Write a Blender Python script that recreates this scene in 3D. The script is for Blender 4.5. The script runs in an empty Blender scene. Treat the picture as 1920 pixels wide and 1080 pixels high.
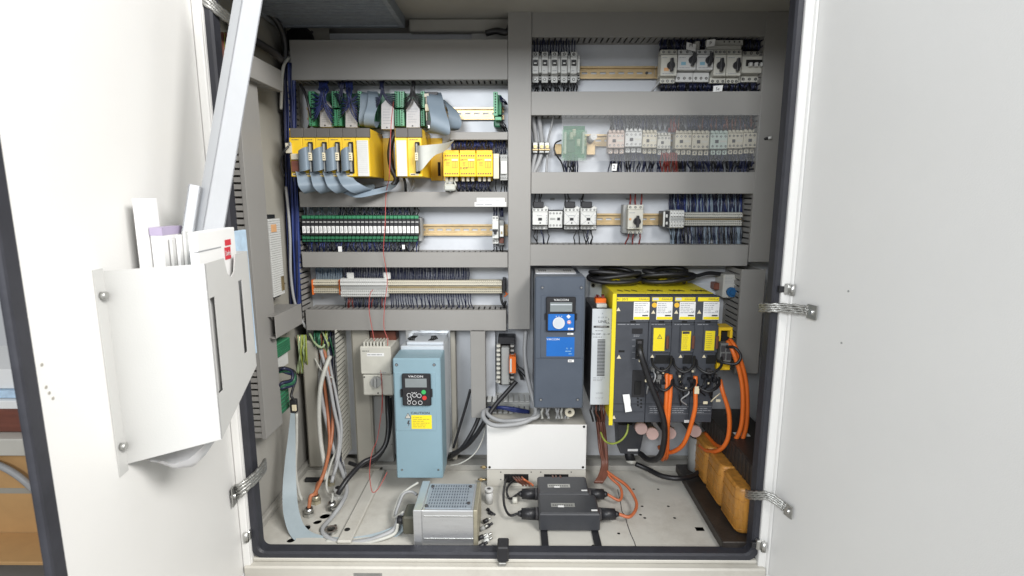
import bpy, bmesh, math, random
from mathutils import Vector, Matrix
random.seed(7)
R = math.radians
scene = bpy.context.scene
C = scene.collection

# ------------------------------------------------------------------ camera
F = 997.0                      # focal length in pixels of the 1920 px wide photograph
PITCH, YAW, CAMH = R(9.56), R(0.46), 0.87
cam_d = bpy.data.cameras.new('camera')
cam = bpy.data.objects.new('camera', cam_d)
C.objects.link(cam)
cam.location = (0, 0, CAMH)
cam.rotation_euler = (math.pi / 2 - PITCH, 0, YAW)
cam_d.sensor_width = 36
cam_d.lens = F / 1920 * 36
cam_d.clip_start = 0.02
cam_d.clip_end = 60
cam_d.dof.use_dof = True
cam_d.dof.focus_distance = 1.5
cam_d.dof.aperture_fstop = 5.6
scene.camera = cam

# ------------------------------------------------------------------ world and lamps (workshop ceiling light, added front fill)
world = bpy.data.worlds.new('World')
scene.world = world
world.use_nodes = True
wb = world.node_tree.nodes['Background']
wb.inputs[0].default_value = (0.93, 0.96, 1.0, 1)
wb.inputs[1].default_value = 0.26


def area(name, loc, target, sx, sy, power, col):
    l = bpy.data.lights.new(name, 'AREA')
    l.shape = 'RECTANGLE'
    l.size, l.size_y = sx, sy
    l.energy = power
    l.color = col
    o = bpy.data.objects.new(name, l)
    C.objects.link(o)
    o.location = loc
    o.rotation_euler = (Vector(target) - Vector(loc)).to_track_quat('-Z', 'Y').to_euler()
    return o


area('unseen_lamp', (1.5, -0.6, 2.3), (-0.5, 1.1, 0.7), 1.6, 0.8, 80, (1.0, 0.98, 0.95))
area('unseen_lamp', (-0.75, -1.9, 1.9), (0.3, 1.5, 0.8), 1.5, 0.8, 52, (0.94, 0.97, 1.0))  # added fill from an unseen source, brightens right door and top rows
scene.view_settings.view_transform = 'Standard'
scene.view_settings.look = 'None'
scene.view_settings.exposure = 0.75
scene.view_settings.gamma = 1
scene.cycles.max_bounces = 6
scene.cycles.diffuse_bounces = 3
scene.cycles.glossy_bounces = 3
scene.cycles.transparent_max_bounces = 8
scene.cycles.caustics_reflective = False
scene.cycles.caustics_refractive = False
scene.view_settings.use_curve_mapping = False

# ------------------------------------------------------------------ pixel -> place
RM = cam.rotation_euler.to_matrix()
CO = Vector((0, 0, CAMH))


def ray(px, py):
    return RM @ Vector(((px - 960) / F, (540 - py) / F, -1.0))


def P(px, py, Y):                       # on a plane parallel to the mounting plate
    d = ray(px, py)
    return CO + d * (Y / d.y)


def PX(px, py, X):                      # on a plane parallel to the side walls
    d = ray(px, py)
    return CO + d * (X / d.x)


def PZ(px, py, Z=0.0):                  # on a level plane
    d = ray(px, py)
    return CO + d * ((Z - CAMH) / d.z)


def PN(px, py, p0, n):
    d = ray(px, py)
    return CO + d * ((p0 - CO).dot(n) / d.dot(n))


def rect(px0, py0, px1, py1, Y):        # x0, x1, z0, z1
    m = (py0 + py1) / 2
    a, b = P(px0, m, Y), P(px1, m, Y)
    return a.x, b.x, P(px0, py1, Y).z, P(px0, py0, Y).z


# ------------------------------------------------------------------ materials
def lin(h):
    h = h.lstrip('#')
    v = [int(h[i:i + 2], 16) / 255 for i in (0, 2, 4)]
    return tuple((c / 12.92 if c <= 0.04045 else ((c + 0.055) / 1.055) ** 2.4) for c in v)


MATS = {}


def pm(name, col, rough=0.5, metal=0.0, var=0.10, scale=9.0, bump=0.05, bscale=160.0, alpha=1.0, trans=0.0, dirt=0.0, spec=0.5, stretch=None):
    m = bpy.data.materials.new(name)
    m.use_nodes = True
    nt = m.node_tree
    b = nt.nodes['Principled BSDF']
    if isinstance(col, str):
        col = lin(col)
    tc = nt.nodes.new('ShaderNodeTexCoord')
    src = tc.outputs['Object']
    if stretch:
        mp = nt.nodes.new('ShaderNodeMapping')
        mp.inputs['Scale'].default_value = stretch
        nt.links.new(src, mp.inputs[0])
        src = mp.outputs[0]
    n1 = nt.nodes.new('ShaderNodeTexNoise')
    n1.inputs['Scale'].default_value = scale
    n1.inputs['Detail'].default_value = 5
    n1.inputs['Roughness'].default_value = 0.65
    nt.links.new(src, n1.inputs['Vector'])
    rp = nt.nodes.new('ShaderNodeValToRGB')
    rp.color_ramp.elements[0].position = 0.3
    rp.color_ramp.elements[1].position = 0.72
    lo, hi = 1 - var, 1 + var * 0.6
    rp.color_ramp.elements[0].color = (*[min(1, c * lo) for c in col], 1)
    rp.color_ramp.elements[1].color = (*[min(1, c * hi) for c in col], 1)
    nt.links.new(n1.outputs['Fac'], rp.inputs[0])
    out = rp.outputs[0]
    if dirt:
        n3 = nt.nodes.new('ShaderNodeTexNoise')
        n3.inputs['Scale'].default_value = scale * 0.45
        n3.inputs['Detail'].default_value = 8
        n3.inputs['Roughness'].default_value = 0.75
        nt.links.new(tc.outputs['Object'], n3.inputs['Vector'])
        r3 = nt.nodes.new('ShaderNodeMapRange')
        r3.inputs[1].default_value, r3.inputs[2].default_value = 0.50, 0.78
        r3.inputs[3].default_value, r3.inputs[4].default_value = 0, dirt
        nt.links.new(n3.outputs['Fac'], r3.inputs[0])
        mx = nt.nodes.new('ShaderNodeMixRGB')
        mx.inputs[2].default_value = (0.20, 0.165, 0.12, 1)
        nt.links.new(r3.outputs[0], mx.inputs[0])
        nt.links.new(out, mx.inputs[1])
        out = mx.outputs[0]
    nt.links.new(out, b.inputs['Base Color'])
    mr = nt.nodes.new('ShaderNodeMapRange')
    mr.inputs[3].default_value = max(0.04, rough - 0.10)
    mr.inputs[4].default_value = min(1, rough + 0.12)
    nt.links.new(n1.outputs['Fac'], mr.inputs[0])
    nt.links.new(mr.outputs[0], b.inputs['Roughness'])
    b.inputs['Metallic'].default_value = metal
    b.inputs['Specular IOR Level'].default_value = spec
    if alpha < 1:
        b.inputs['Alpha'].default_value = alpha
    if trans:
        b.inputs['Transmission Weight'].default_value = trans
        b.inputs['IOR'].default_value = 1.2
    if bump:
        n2 = nt.nodes.new('ShaderNodeTexNoise')
        n2.inputs['Scale'].default_value = bscale
        n2.inputs['Detail'].default_value = 2
        nt.links.new(src, n2.inputs['Vector'])
        bp = nt.nodes.new('ShaderNodeBump')
        bp.inputs['Strength'].default_value = bump
        bp.inputs['Distance'].default_value = 0.002
        nt.links.new(n2.outputs['Fac'], bp.inputs['Height'])
        nt.links.new(bp.outputs[0], b.inputs['Normal'])
    MATS[name] = m
    return m


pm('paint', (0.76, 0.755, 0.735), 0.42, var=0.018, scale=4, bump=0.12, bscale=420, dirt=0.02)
pm('paint_floor', (0.56, 0.545, 0.495), 0.5, var=0.10, scale=5, bump=0.06, dirt=0.55)
pm('paint_wall_shaded', (0.36, 0.35, 0.32), 0.5, var=0.06, bump=0.06, dirt=0.2)  # cabinet interior shade put into the colour, darker than the other paint
pm('plinth', (0.54, 0.52, 0.465), 0.5, var=0.06, dirt=0.35)
pm('galvanised', (0.60, 0.62, 0.65), 0.55, 0.5, var=0.07, scale=18, bump=0.03, bscale=60)
pm('duct', (0.272, 0.264, 0.25), 0.5, var=0.05, scale=5, bump=0.02, dirt=0.05)
pm('duct_old', (0.355, 0.34, 0.295), 0.5, var=0.08, scale=5, bump=0.02, dirt=0.2)
pm('rubber', (0.028, 0.029, 0.037), 0.55, var=0.2, scale=30, bump=0.2, bscale=90)
pm('black', (0.018, 0.018, 0.021), 0.42, var=0.2, scale=20, bump=0.03)
pm('dark', (0.055, 0.052, 0.055), 0.5, var=0.2, scale=20)
pm('hole', (0.006, 0.006, 0.006), 0.8, bump=0)
pm('steel', (0.62, 0.62, 0.60), 0.3, 1.0, var=0.15, scale=60, bump=0.05)
pm('steel_dull', (0.50, 0.50, 0.48), 0.42, 0.9, var=0.2, scale=40, bump=0.06, dirt=0.1)
pm('zinc_rail', (0.60, 0.45, 0.25), 0.36, 0.6, var=0.15, scale=30, bump=0.03)
pm('alu', (0.74, 0.75, 0.76), 0.3, 0.85, var=0.08, scale=14, bump=0.03, stretch=(1, 1, 8))
pm('alu_soft', (0.66, 0.70, 0.74), 0.35, 0.35, var=0.05, scale=14, bump=0.02)
pm('white', (0.60, 0.60, 0.585), 0.45, var=0.05, bump=0.03)
pm('paper', (0.80, 0.80, 0.79), 0.6, var=0.03, bump=0.03)
pm('device', (0.60, 0.605, 0.585), 0.45, var=0.07, scale=30, bump=0.03)
pm('device_cream', (0.58, 0.54, 0.43), 0.45, var=0.09, scale=30, bump=0.03)
pm('device_cream2', (0.56, 0.55, 0.49), 0.45, var=0.08, scale=30, bump=0.03)
pm('device_grey', (0.33, 0.335, 0.325), 0.45, var=0.08, scale=30, bump=0.03)
pm('yellow', (0.80, 0.52, 0.022), 0.4, var=0.07, scale=22, bump=0.03, dirt=0.06)
pm('yellow_amp', (0.76, 0.63, 0.02), 0.45, var=0.07, scale=22, bump=0.03, dirt=0.08)
pm('yellow_relay', (0.85, 0.54, 0.012), 0.38, var=0.06, scale=22, bump=0.03)
pm('green', (0.05, 0.27, 0.13), 0.45, var=0.18, scale=60, bump=0.05)
pm('green_light', (0.16, 0.42, 0.25), 0.45, var=0.15, scale=60, bump=0.05)
pm('green_pcb', (0.03, 0.14, 0.075), 0.4, var=0.25, scale=70, bump=0.05)
pm('ribbon', (0.205, 0.26, 0.315), 0.5, var=0.12, scale=12, bump=0.25, bscale=700)
pm('ribbon_pale', (0.48, 0.49, 0.45), 0.5, var=0.12, scale=12, bump=0.25, bscale=700)
pm('blue_wire', (0.018, 0.03, 0.13), 0.42, var=0.25, scale=40, bump=0)
pm('navy_wire', (0.016, 0.02, 0.055), 0.42, var=0.25, scale=40, bump=0)
pm('black_wire', (0.014, 0.014, 0.016), 0.4, var=0.2, scale=40, bump=0)
pm('grey_cable', (0.34, 0.345, 0.35), 0.45, var=0.1, scale=30, bump=0.02)
pm('pale_cable', (0.50, 0.50, 0.46), 0.45, var=0.1, scale=30, bump=0.02, dirt=0.15)
pm('orange_cable', (0.72, 0.15, 0.02), 0.42, var=0.12, scale=30, bump=0.05)
pm('brown_wire', (0.15, 0.055, 0.035), 0.45, var=0.2, scale=30, bump=0)
pm('red_wire', (0.19, 0.028, 0.024), 0.45, var=0.15, scale=30, bump=0)
pm('earth_wire', (0.30, 0.36, 0.06), 0.45, var=0.3, scale=60, bump=0)
pm('slate', (0.072, 0.088, 0.115), 0.42, var=0.06, scale=18, bump=0.12, bscale=500)
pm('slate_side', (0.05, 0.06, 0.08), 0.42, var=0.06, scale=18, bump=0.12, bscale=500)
pm('sky_blue', (0.225, 0.34, 0.395), 0.42, var=0.04, scale=10, bump=0.1, bscale=500, dirt=0.04)
pm('blue_panel', (0.01, 0.13, 0.46), 0.4, var=0.05, bump=0.02)
pm('amp_black', (0.058, 0.063, 0.075), 0.45, var=0.1, scale=30, bump=0.08, bscale=400)
pm('filter_black', (0.042, 0.044, 0.05), 0.4, var=0.12, scale=30, bump=0.08, bscale=300)
pm('print_dark', (0.05, 0.05, 0.055), 0.6, bump=0)
pm('print_white', (0.72, 0.72, 0.72), 0.6, bump=0)
pm('print_grey', (0.30, 0.31, 0.33), 0.6, bump=0)
pm('print_red', (0.62, 0.03, 0.05), 0.6, bump=0)
pm('print_blue', (0.25, 0.45, 0.62), 0.6, bump=0)
pm('label_yellow', (0.86, 0.70, 0.02), 0.5, var=0.04, bump=0)
pm('label_cream', (0.74, 0.66, 0.47), 0.5, var=0.04, bump=0)
pm('lcd', (0.22, 0.245, 0.25), 0.25, var=0.08, bump=0)
pm('btn_green', (0.05, 0.45, 0.12), 0.4, bump=0)
pm('btn_red', (0.60, 0.04, 0.035), 0.4, bump=0)
pm('knob_blue', (0.02, 0.10, 0.24), 0.35, bump=0)
pm('orange_plastic', (0.75, 0.15, 0.015), 0.4, bump=0)
pm('coil_tape', (0.52, 0.24, 0.045), 0.4, var=0.35, scale=22, bump=0.6, bscale=40, dirt=0.5, stretch=(3, 3, .5))
pm('core_iron', (0.045, 0.038, 0.033), 0.45, 0.3, var=0.35, scale=40, bump=0.3, bscale=200)
pm('clear_sheet', (0.55, 0.56, 0.57), 0.15, var=0.02, scale=6, bump=0.02, bscale=12, alpha=0.10, spec=0.3)
pm('acrylic_green', (0.20, 0.42, 0.26), 0.2, var=0.1, alpha=0.2, bump=0)
pm('plastic_bag', (0.80, 0.80, 0.82), 0.2, var=0.06, alpha=0.75, bump=0.5, bscale=40)
pm('purple', (0.42, 0.36, 0.50), 0.5, bump=0)
pm('pale_blue', (0.50, 0.66, 0.82), 0.5, var=0.2, scale=30, bump=0)
pm('braid', (0.50, 0.50, 0.48), 0.38, 0.9, var=0.3, scale=180, bump=0.6, bscale=500)
pm('filter_mesh', (0.27, 0.30, 0.34), 0.55, 0.3, var=0.2, scale=60, bump=0.3, bscale=300)
pm('cardboard', (0.52, 0.31, 0.13), 0.7, var=0.10, scale=8, bump=0.1)
pm('wood_dark', (0.17, 0.055, 0.035), 0.5, var=0.25, scale=8, stretch=(1, 1, 8))
pm('concrete', (0.30, 0.29, 0.27), 0.7, var=0.15, scale=5, bump=0.1)
pm('pink_cap', (0.60, 0.42, 0.38), 0.5, var=0.1)
pm('wire_red_thin', (0.42, 0.07, 0.06), 0.45, bump=0)
pm('brass', (0.48, 0.37, 0.2), 0.35, 0.9, var=0.2, scale=60)
pm('tag_orange', (0.66, 0.36, 0.17), 0.5, bump=0)
pm('tag_blue', (0.22, 0.42, 0.52), 0.5, bump=0)
pm('device_grey2', (0.46, 0.455, 0.42), 0.45, var=0.07, bump=0.03)
pm('pinkish', (0.56, 0.46, 0.40), 0.45, var=0.08, scale=30)
pm('mint', (0.50, 0.58, 0.52), 0.45, var=0.07, scale=30)
pm('dark_cap', (0.095, 0.088, 0.08), 0.5, var=0.1, bump=0.03)
pm('tag_amber', (0.86, 0.50, 0.04), 0.5, bump=0)
pm('print_olive', (0.42, 0.34, 0.05), 0.6, bump=0)
pm('device_grey3', (0.17, 0.17, 0.165), 0.45, var=0.12, scale=30)
pm('orange_dull', (0.50, 0.14, 0.055), 0.45, var=0.15, scale=30)
pm('brass_dull', (0.52, 0.48, 0.36), 0.4, 0.7, var=0.15, scale=40)
pm('dark_olive', (0.085, 0.082, 0.06), 0.5, var=0.2, scale=40)
pm('lid_grey', (0.44, 0.455, 0.475), 0.4, var=0.05, bump=0.02)
pm('lid_blue', (0.33, 0.375, 0.42), 0.45, 0.2, var=0.15, scale=60)
pm('ribbon_ice', (0.29, 0.345, 0.37), 0.42, var=0.10, scale=12, bump=0.25, bscale=700)
pm('blue_wire2', (0.03, 0.055, 0.21), 0.42, var=0.25, scale=40, bump=0)
pm('orange_brown', (0.42, 0.15, 0.07), 0.45, var=0.15, scale=30, bump=0)
pm('green_pale', (0.33, 0.42, 0.24), 0.45, var=0.2, scale=30, bump=0)
pm('cover_silver', (0.46, 0.45, 0.45), 0.5, 0.3, var=0.08, scale=30, bump=0.03)
pm('pocket_white', (0.53, 0.53, 0.515), 0.42, var=0.02, bump=0.1, bscale=420)
M = MATS

# ------------------------------------------------------------------ mesh builder
ORG = {}


class MB:
    def __init__(s):
        s.v, s.f, s.sm = [], [], []

    def add(s, vs, fs, smooth=False):
        o = len(s.v)
        s.v += [tuple(x) for x in vs]
        s.f += [tuple(i + o for i in f) for f in fs]
        s.sm += [smooth] * len(fs)
        return s

    def hexa(s, p):                     # 4 bottom then 4 top, counter-clockwise
        return s.add(p, [(3, 2, 1, 0), (4, 5, 6, 7), (0, 1, 5, 4), (1, 2, 6, 5), (2, 3, 7, 6), (3, 0, 4, 7)])

    def box(s, x0, x1, y0, y1, z0, z1, c=0.0):
        if x0 > x1: x0, x1 = x1, x0
        if y0 > y1: y0, y1 = y1, y0
        if z0 > z1: z0, z1 = z1, z0
        c = min(c, (x1 - x0) * .45, (y1 - y0) * .45, (z1 - z0) * .45)
        if c <= 0:
            return s.hexa([(x0, y0, z0), (x1, y0, z0), (x1, y1, z0), (x0, y1, z0), (x0, y0, z1), (x1, y0, z1), (x1, y1, z1), (x0, y1, z1)])
        X, Y, Z = (x0, x1), (y0, y1), (z0, z1)
        vs, idx = [], {}
        for i in (0, 1):
            for j in (0, 1):
                for k in (0, 1):
                    sx, sy, sz = (c if i == 0 else -c), (c if j == 0 else -c), (c if k == 0 else -c)
                    for a in range(3):
                        idx[i, j, k, a] = len(vs)
                        vs.append((X[i] + (0 if a == 0 else sx), Y[j] + (0 if a == 1 else sy), Z[k] + (0 if a == 2 else sz)))
        fs = []
        g = lambda i, j, k, a: idx[i, j, k, a]
        for i in (0, 1):
            q = [g(i, 0, 0, 0), g(i, 1, 0, 0), g(i, 1, 1, 0), g(i, 0, 1, 0)]
            fs.append(q if i else q[::-1])
            q = [g(0, i, 0, 1), g(1, i, 0, 1), g(1, i, 1, 1), g(0, i, 1, 1)]
            fs.append(q[::-1] if i else q)
            q = [g(0, 0, i, 2), g(1, 0, i, 2), g(1, 1, i, 2), g(0, 1, i, 2)]
            fs.append(q if i else q[::-1])
        for a in (0, 1):
            for b_ in (0, 1):
                q = [g(a, b_, 0, 0), g(a, b_, 0, 1), g(a, b_, 1, 1), g(a, b_, 1, 0)]
                fs.append(q if a != b_ else q[::-1])
                q = [g(a, 0, b_, 0), g(a, 0, b_, 2), g(a, 1, b_, 2), g(a, 1, b_, 0)]
                fs.append(q if a == b_ else q[::-1])
                q = [g(0, a, b_, 1), g(0, a, b_, 2), g(1, a, b_, 2), g(1, a, b_, 1)]
                fs.append(q if a != b_ else q[::-1])
                for k in (0, 1):
                    fs.append([g(a, b_, k, 0), g(a, b_, k, 1), g(a, b_, k, 2)])
        return s.add(vs, fs)

    def cyl(s, p, q, r, n=12, r2=None, smooth=True):
        p, q = Vector(p), Vector(q)
        d = (q - p).normalized()
        u = d.orthogonal().normalized()
        w = d.cross(u)
        r2 = r if r2 is None else r2
        vs = []
        for c, rr in ((p, r), (q, r2)):
            for i in range(n):
                a = 2 * math.pi * i / n
                vs.append(c + (u * math.cos(a) + w * math.sin(a)) * rr)
        o = len(s.v)
        s.add(vs, [(i, (i + 1) % n, n + (i + 1) % n, n + i) for i in range(n)], smooth)
        s.f += [tuple(o + i for i in range(n))[::-1], tuple(o + n + i for i in range(n))]
        s.sm += [False, False]
        return s

    def ring(s, p, q, r0, r1, n=20):    # a washer with a hole
        p, q = Vector(p), Vector(q)
        d = (q - p).normalized()
        u = d.orthogonal().normalized()
        w = d.cross(u)
        vs = []
        for c, rr in ((p, r1), (q, r1), (q, r0), (p, r0)):
            for i in range(n):
                a = 2 * math.pi * i / n
                vs.append(c + (u * math.cos(a) + w * math.sin(a)) * rr)
        fs = []
        for k in range(4):
            for i in range(n):
                j = (i + 1) % n
                k2 = (k + 1) % 4
                fs.append((k * n + i, k * n + j, k2 * n + j, k2 * n + i))
        return s.add(vs, fs)

    def tube(s, pts, r, n=6, closed=False):
        pts = [Vector(p) for p in pts]
        k = len(pts)
        rs = r if isinstance(r, (list, tuple)) else [r] * k
        t0 = (pts[1] - pts[0]).normalized()
        u = t0.orthogonal().normalized()
        vs = []
        for i, p in enumerate(pts):
            a, b = pts[max(0, i - 1)], pts[min(k - 1, i + 1)]
            if closed:
                a, b = pts[i - 1], pts[(i + 1) % k]
            t = (b - a)
            t = t.normalized() if t.length > 1e-9 else t0
            u = (u - t * u.dot(t))
            u = u.normalized() if u.length > 1e-6 else t.orthogonal().normalized()
            w = t.cross(u)
            for j in range(n):
                an = 2 * math.pi * j / n
                vs.append(p + (u * math.cos(an) + w * math.sin(an)) * rs[i])
        fs = []
        for i in range(k if closed else k - 1):
            i2 = (i + 1) % k
            for j in range(n):
                j2 = (j + 1) % n
                fs.append((i * n + j, i * n + j2, i2 * n + j2, i2 * n + j))
        o = len(s.v)
        s.add(vs, fs, True)
        if not closed:
            s.f += [tuple(o + j for j in range(n))[::-1], tuple(o + (k - 1) * n + j for j in range(n))]
            s.sm += [False, False]
        return s

    def prism(s, poly, vec):            # polygon given as 3-D points, pushed along vec
        n = len(poly)
        vec = Vector(vec)
        a = [Vector(p) for p in poly]
        nrm = Vector((0, 0, 0))
        for i in range(n):
            nrm += a[i].cross(a[(i + 1) % n])
        vs = a + [p + vec for p in a]
        fs = [tuple(range(n)), tuple(range(n, 2 * n))[::-1]] + [((i + 1) % n, i, n + i, n + (i + 1) % n) for i in range(n)]
        if nrm.dot(vec) > 0:
            fs = [f[::-1] for f in fs]
        return s.add(vs, fs)

    def strip(s, A, B, th=0.0012, smooth=True):       # thin band between two point rows, with thickness
        A = [Vector(p) for p in A]
        B = [Vector(p) for p in B]
        k = len(A)
        N = []
        for i in range(k):
            t = A[min(k - 1, i + 1)] - A[max(0, i - 1)]
            nn = t.cross(B[i] - A[i])
            N.append(nn.normalized() * th if nn.length > 1e-12 else Vector((0, -th, 0)))
        A2 = [p + q for p, q in zip(A, N)]
        B2 = [p + q for p, q in zip(B, N)]
        for u, w, sm in ((A, B, smooth), (B2, A2, smooth), (B, B2, False), (A2, A, False)):
            vs = []
            for i in range(k):
                vs += [u[i], w[i]]
            s.add(vs, [(2 * i, 2 * i + 1, 2 * i + 3, 2 * i + 2) for i in range(k - 1)], sm)
        return s

    def build(s, name, mat, parent=None, bevel=0):
        me = bpy.data.meshes.new(name)
        o0 = ORG.get(parent, Vector((0, 0, 0))) if parent else Vector((0, 0, 0))
        me.from_pydata([(x - o0.x, y - o0.y, z - o0.z) for x, y, z in s.v], [], s.f)
        me.polygons.foreach_set('use_smooth', s.sm)
        me.materials.append(M[mat] if isinstance(mat, str) else mat)
        ob = bpy.data.objects.new(name, me)
        C.objects.link(ob)
        if parent:
            ob.parent = parent
            ORG[ob] = o0
        if bevel:
            md = ob.modifiers.new('bevel', 'BEVEL')
            md.width = bevel
            md.segments = 2
            md.limit_method = 'ANGLE'
        return ob


def tag(o, label, cat, group=None):
    o['label'] = label
    o['category'] = cat
    if group:
        o['group'] = group
    return o


def thing(name, label, cat, loc, group=None):
    o = bpy.data.objects.new(name, None)
    o.empty_display_size = 0.02
    C.objects.link(o)
    o.location = loc
    ORG[o] = Vector(loc)
    return tag(o, label, cat, group)


def bx(name, mat, parent, x0, x1, y0, y1, z0, z1, c=0.0008):
    return MB().box(x0, x1, y0, y1, z0, z1, c).build(name, mat, parent)


def smooth_path(pts, sub=6):
    pts = [Vector(p) for p in pts]
    if len(pts) < 3:
        return pts
    out = []
    ext = [pts[0] * 2 - pts[1]] + pts + [pts[-1] * 2 - pts[-2]]
    for i in range(1, len(ext) - 2):
        p0, p1, p2, p3 = ext[i - 1:i + 3]
        for k in range(sub):
            t = k / sub
            out.append(0.5 * ((2 * p1) + (p2 - p0) * t + (2 * p0 - 5 * p1 + 4 * p2 - p3) * t * t + (3 * p1 - p0 - 3 * p2 + p3) * t ** 3))
    out.append(pts[-1])
    return out


def wire(parent, pts, r, mat, name='wire', sub=6, n=6):
    return MB().tube(smooth_path(pts, sub), r, n).build(name, mat, parent)


def cable(name, label, pts, r, mat, cat='cable', group=None, sub=8, n=8):
    o = wire(None, pts, r, mat, name, sub, n)
    return tag(o, label, cat, group)


TXT = {}


def text(s, size, loc, mat, parent, rot=(math.pi / 2, 0, 0), align='CENTER', name='lettering', wscale=1.0, bold=0.0, space=1.0):
    key = (s, align, bold, space)
    if key not in TXT:
        cu = bpy.data.curves.new('t', 'FONT')
        cu.body = s
        cu.size = 1
        cu.align_x = align
        cu.align_y = 'CENTER'
        cu.extrude = 0.004
        cu.offset = bold
        cu.space_character = space
        cu.resolution_u = 2
        to = bpy.data.objects.new('t', cu)
        me = bpy.data.meshes.new_from_object(to)
        me.name = name
        bpy.data.objects.remove(to)
        TXT[key] = me
    me = TXT[key].copy()
    me.materials.clear()
    me.materials.append(M[mat])
    o = bpy.data.objects.new(name, me)
    C.objects.link(o)
    o0 = ORG.get(parent, Vector((0, 0, 0)))
    o.parent = parent
    ORG[o] = o0
    o.location = Vector(loc) - o0
    o.rotation_euler = rot
    o.scale = (size * wscale, size, size)
    return o


def print_lines(parent, x0, x1, z0, z1, y, rows, mat='print_grey', fill=0.45, seed=0, name='print'):
    rg = random.Random(seed)
    m = MB()
    h = (z1 - z0) / rows
    for i in range(rows):
        zc = z1 - h * (i + .5)
        x = x0
        w = x1 - x0
        end = x0 + w * rg.uniform(0.55, 1.0)
        while x < end - w * 0.05:
            ww = w * rg.uniform(0.08, 0.3)
            m.box(x, min(x + ww, end), y - 0.0002, y, zc - h * fill / 2, zc + h * fill / 2)
            x += ww + w * 0.04
    return m.build(name, mat, parent)


def copy_tree(o, parent=None):
    c = o.copy()
    C.objects.link(c)
    c.parent = parent
    for ch in list(o.children):
        copy_tree(ch, c)
    return c

# ------------------------------------------------------------------ the cabinet
YP = 1.65           # face of the mounting plate
YD = 1.57           # front of the wire ducts
YF = 1.195          # plane of the door seal
XL, XR = P(475, 940, YF).x, P(1419, 940, YF).x
WL, WR = -0.690, 0.800            # inner faces of the side walls
ZT = 1.375                        # roof underside
GAP = 1.70                        # back wall
cab = thing('electrical_cabinet', 'large cream steel electrical cabinet standing open with both doors swung out', 'cabinet', (0.05, 1.45, -0.45))

# floor panel with real holes
holes = [(570, 990, 13), (595, 978, 9), (613, 992, 15), (651, 993, 9), (546, 1012, 9), (609, 967, 11), (713, 878, 5), (628, 985, 4),
         (1188, 917, 2.2), (1234, 917, 2.2), (1204, 949, 2.5), (1253, 949, 2.5), (1209, 971, 2.5), (1201, 965, 2.2), (1265, 971, 2.5), (1112, 1023, 3), (1160, 1000, 2)]
from mathutils.geometry import delaunay_2d_cdt
v2 = [Vector((WL, 1.185)), Vector((WR, 1.185)), Vector((WR, GAP)), Vector((WL, GAP))]
loops = [[0, 1, 2, 3]]
rims = MB()
for hx, hy, hr in holes:
    p = PZ(hx, hy)
    rr = max(hr * 1.35 / F * 0.95, .0042)
    k0 = len(v2)
    ring_ = [Vector((p.x + rr * math.cos(2 * math.pi * k / 16), p.y + rr * math.sin(2 * math.pi * k / 16))) for k in range(16)]
    v2 += ring_
    loops.append(list(range(k0, k0 + 16)))
    for k in range(16):
        a_, b_ = ring_[k], ring_[(k + 1) % 16]
        rims.add([(a_.x, a_.y, 0), (b_.x, b_.y, 0), (b_.x, b_.y, -.004 if rr > .006 else -.0006), (a_.x, a_.y, -.004 if rr > .006 else -.0006)], [(0, 1, 2, 3)])
sq = PZ(1312, 992)
k0 = len(v2)
v2 += [Vector((sq.x + a_, sq.y + b_)) for a_, b_ in ((-.011, -.008), (-.011, .008), (.011, .008), (.011, -.008))]
loops.append(list(range(k0, k0 + 4)))
r_ = delaunay_2d_cdt(v2, [], loops, 2, 1e-6)
fm = MB()
fm.add([(p.x, p.y, 0.0) for p in r_[0]], r_[2])
fm.v += []
o_ = len(fm.v)
fm.add(rims.v, rims.f)
fl = fm.build('floor_panel', 'paint_floor', cab)

bx('base_pan', 'hole', cab, WL, WR, 1.19, GAP, -0.08, -0.074)
bx('side_wall', 'paint_wall_shaded', cab, WL - .012, WL, 1.19, GAP + .02, -0.06, ZT, 0)
bx('side_wall', 'paint_wall_shaded', cab, WR, WR + .012, 1.19, GAP + .02, -0.06, ZT, 0)
bx('back_wall', 'paint_wall_shaded', cab, WL, WR, GAP, GAP + .012, -0.06, ZT, 0)
bx('roof_panel', 'paint_wall_shaded', cab, WL - .012, WR + .012, 1.17, GAP + .02, ZT, ZT + .012, 0)
# front frame: posts, head and sill round the opening
for x0, x1 in ((WL - .012, XL - .004), (XR + .004, WR + .012)):
    bx('front_post', 'paint', cab, x0, x1, 1.17, 1.19, -0.06, ZT, .002)
bx('front_head', 'paint', cab, XL - .004, XR + .004, 1.17, 1.19, 1.335, ZT, .002)
m = MB().box(XL - .004, XR + .004, 1.176, 1.188, -0.013, -0.004, .002)
m.build('sill_lip', 'plinth', cab)
m = MB().box(XL - .020, XR + .020, 1.158, 1.19, -0.45, -0.014, .004)
m.build('plinth', 'plinth', cab)
m = MB().box(P(663, 1078, 1.157).x, P(716, 1078, 1.157).x, 1.1572, 1.16, -.08, P(690, 1075, 1.157).z)
m.build('plinth_slot', 'steel_dull', cab)
# little foot rail along the left wall at the floor
m = MB().box(WL, WL + .016, 1.21, GAP, 0.0, 0.022, .003)
m.build('floor_rail', 'paint_wall_shaded', cab)
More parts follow.
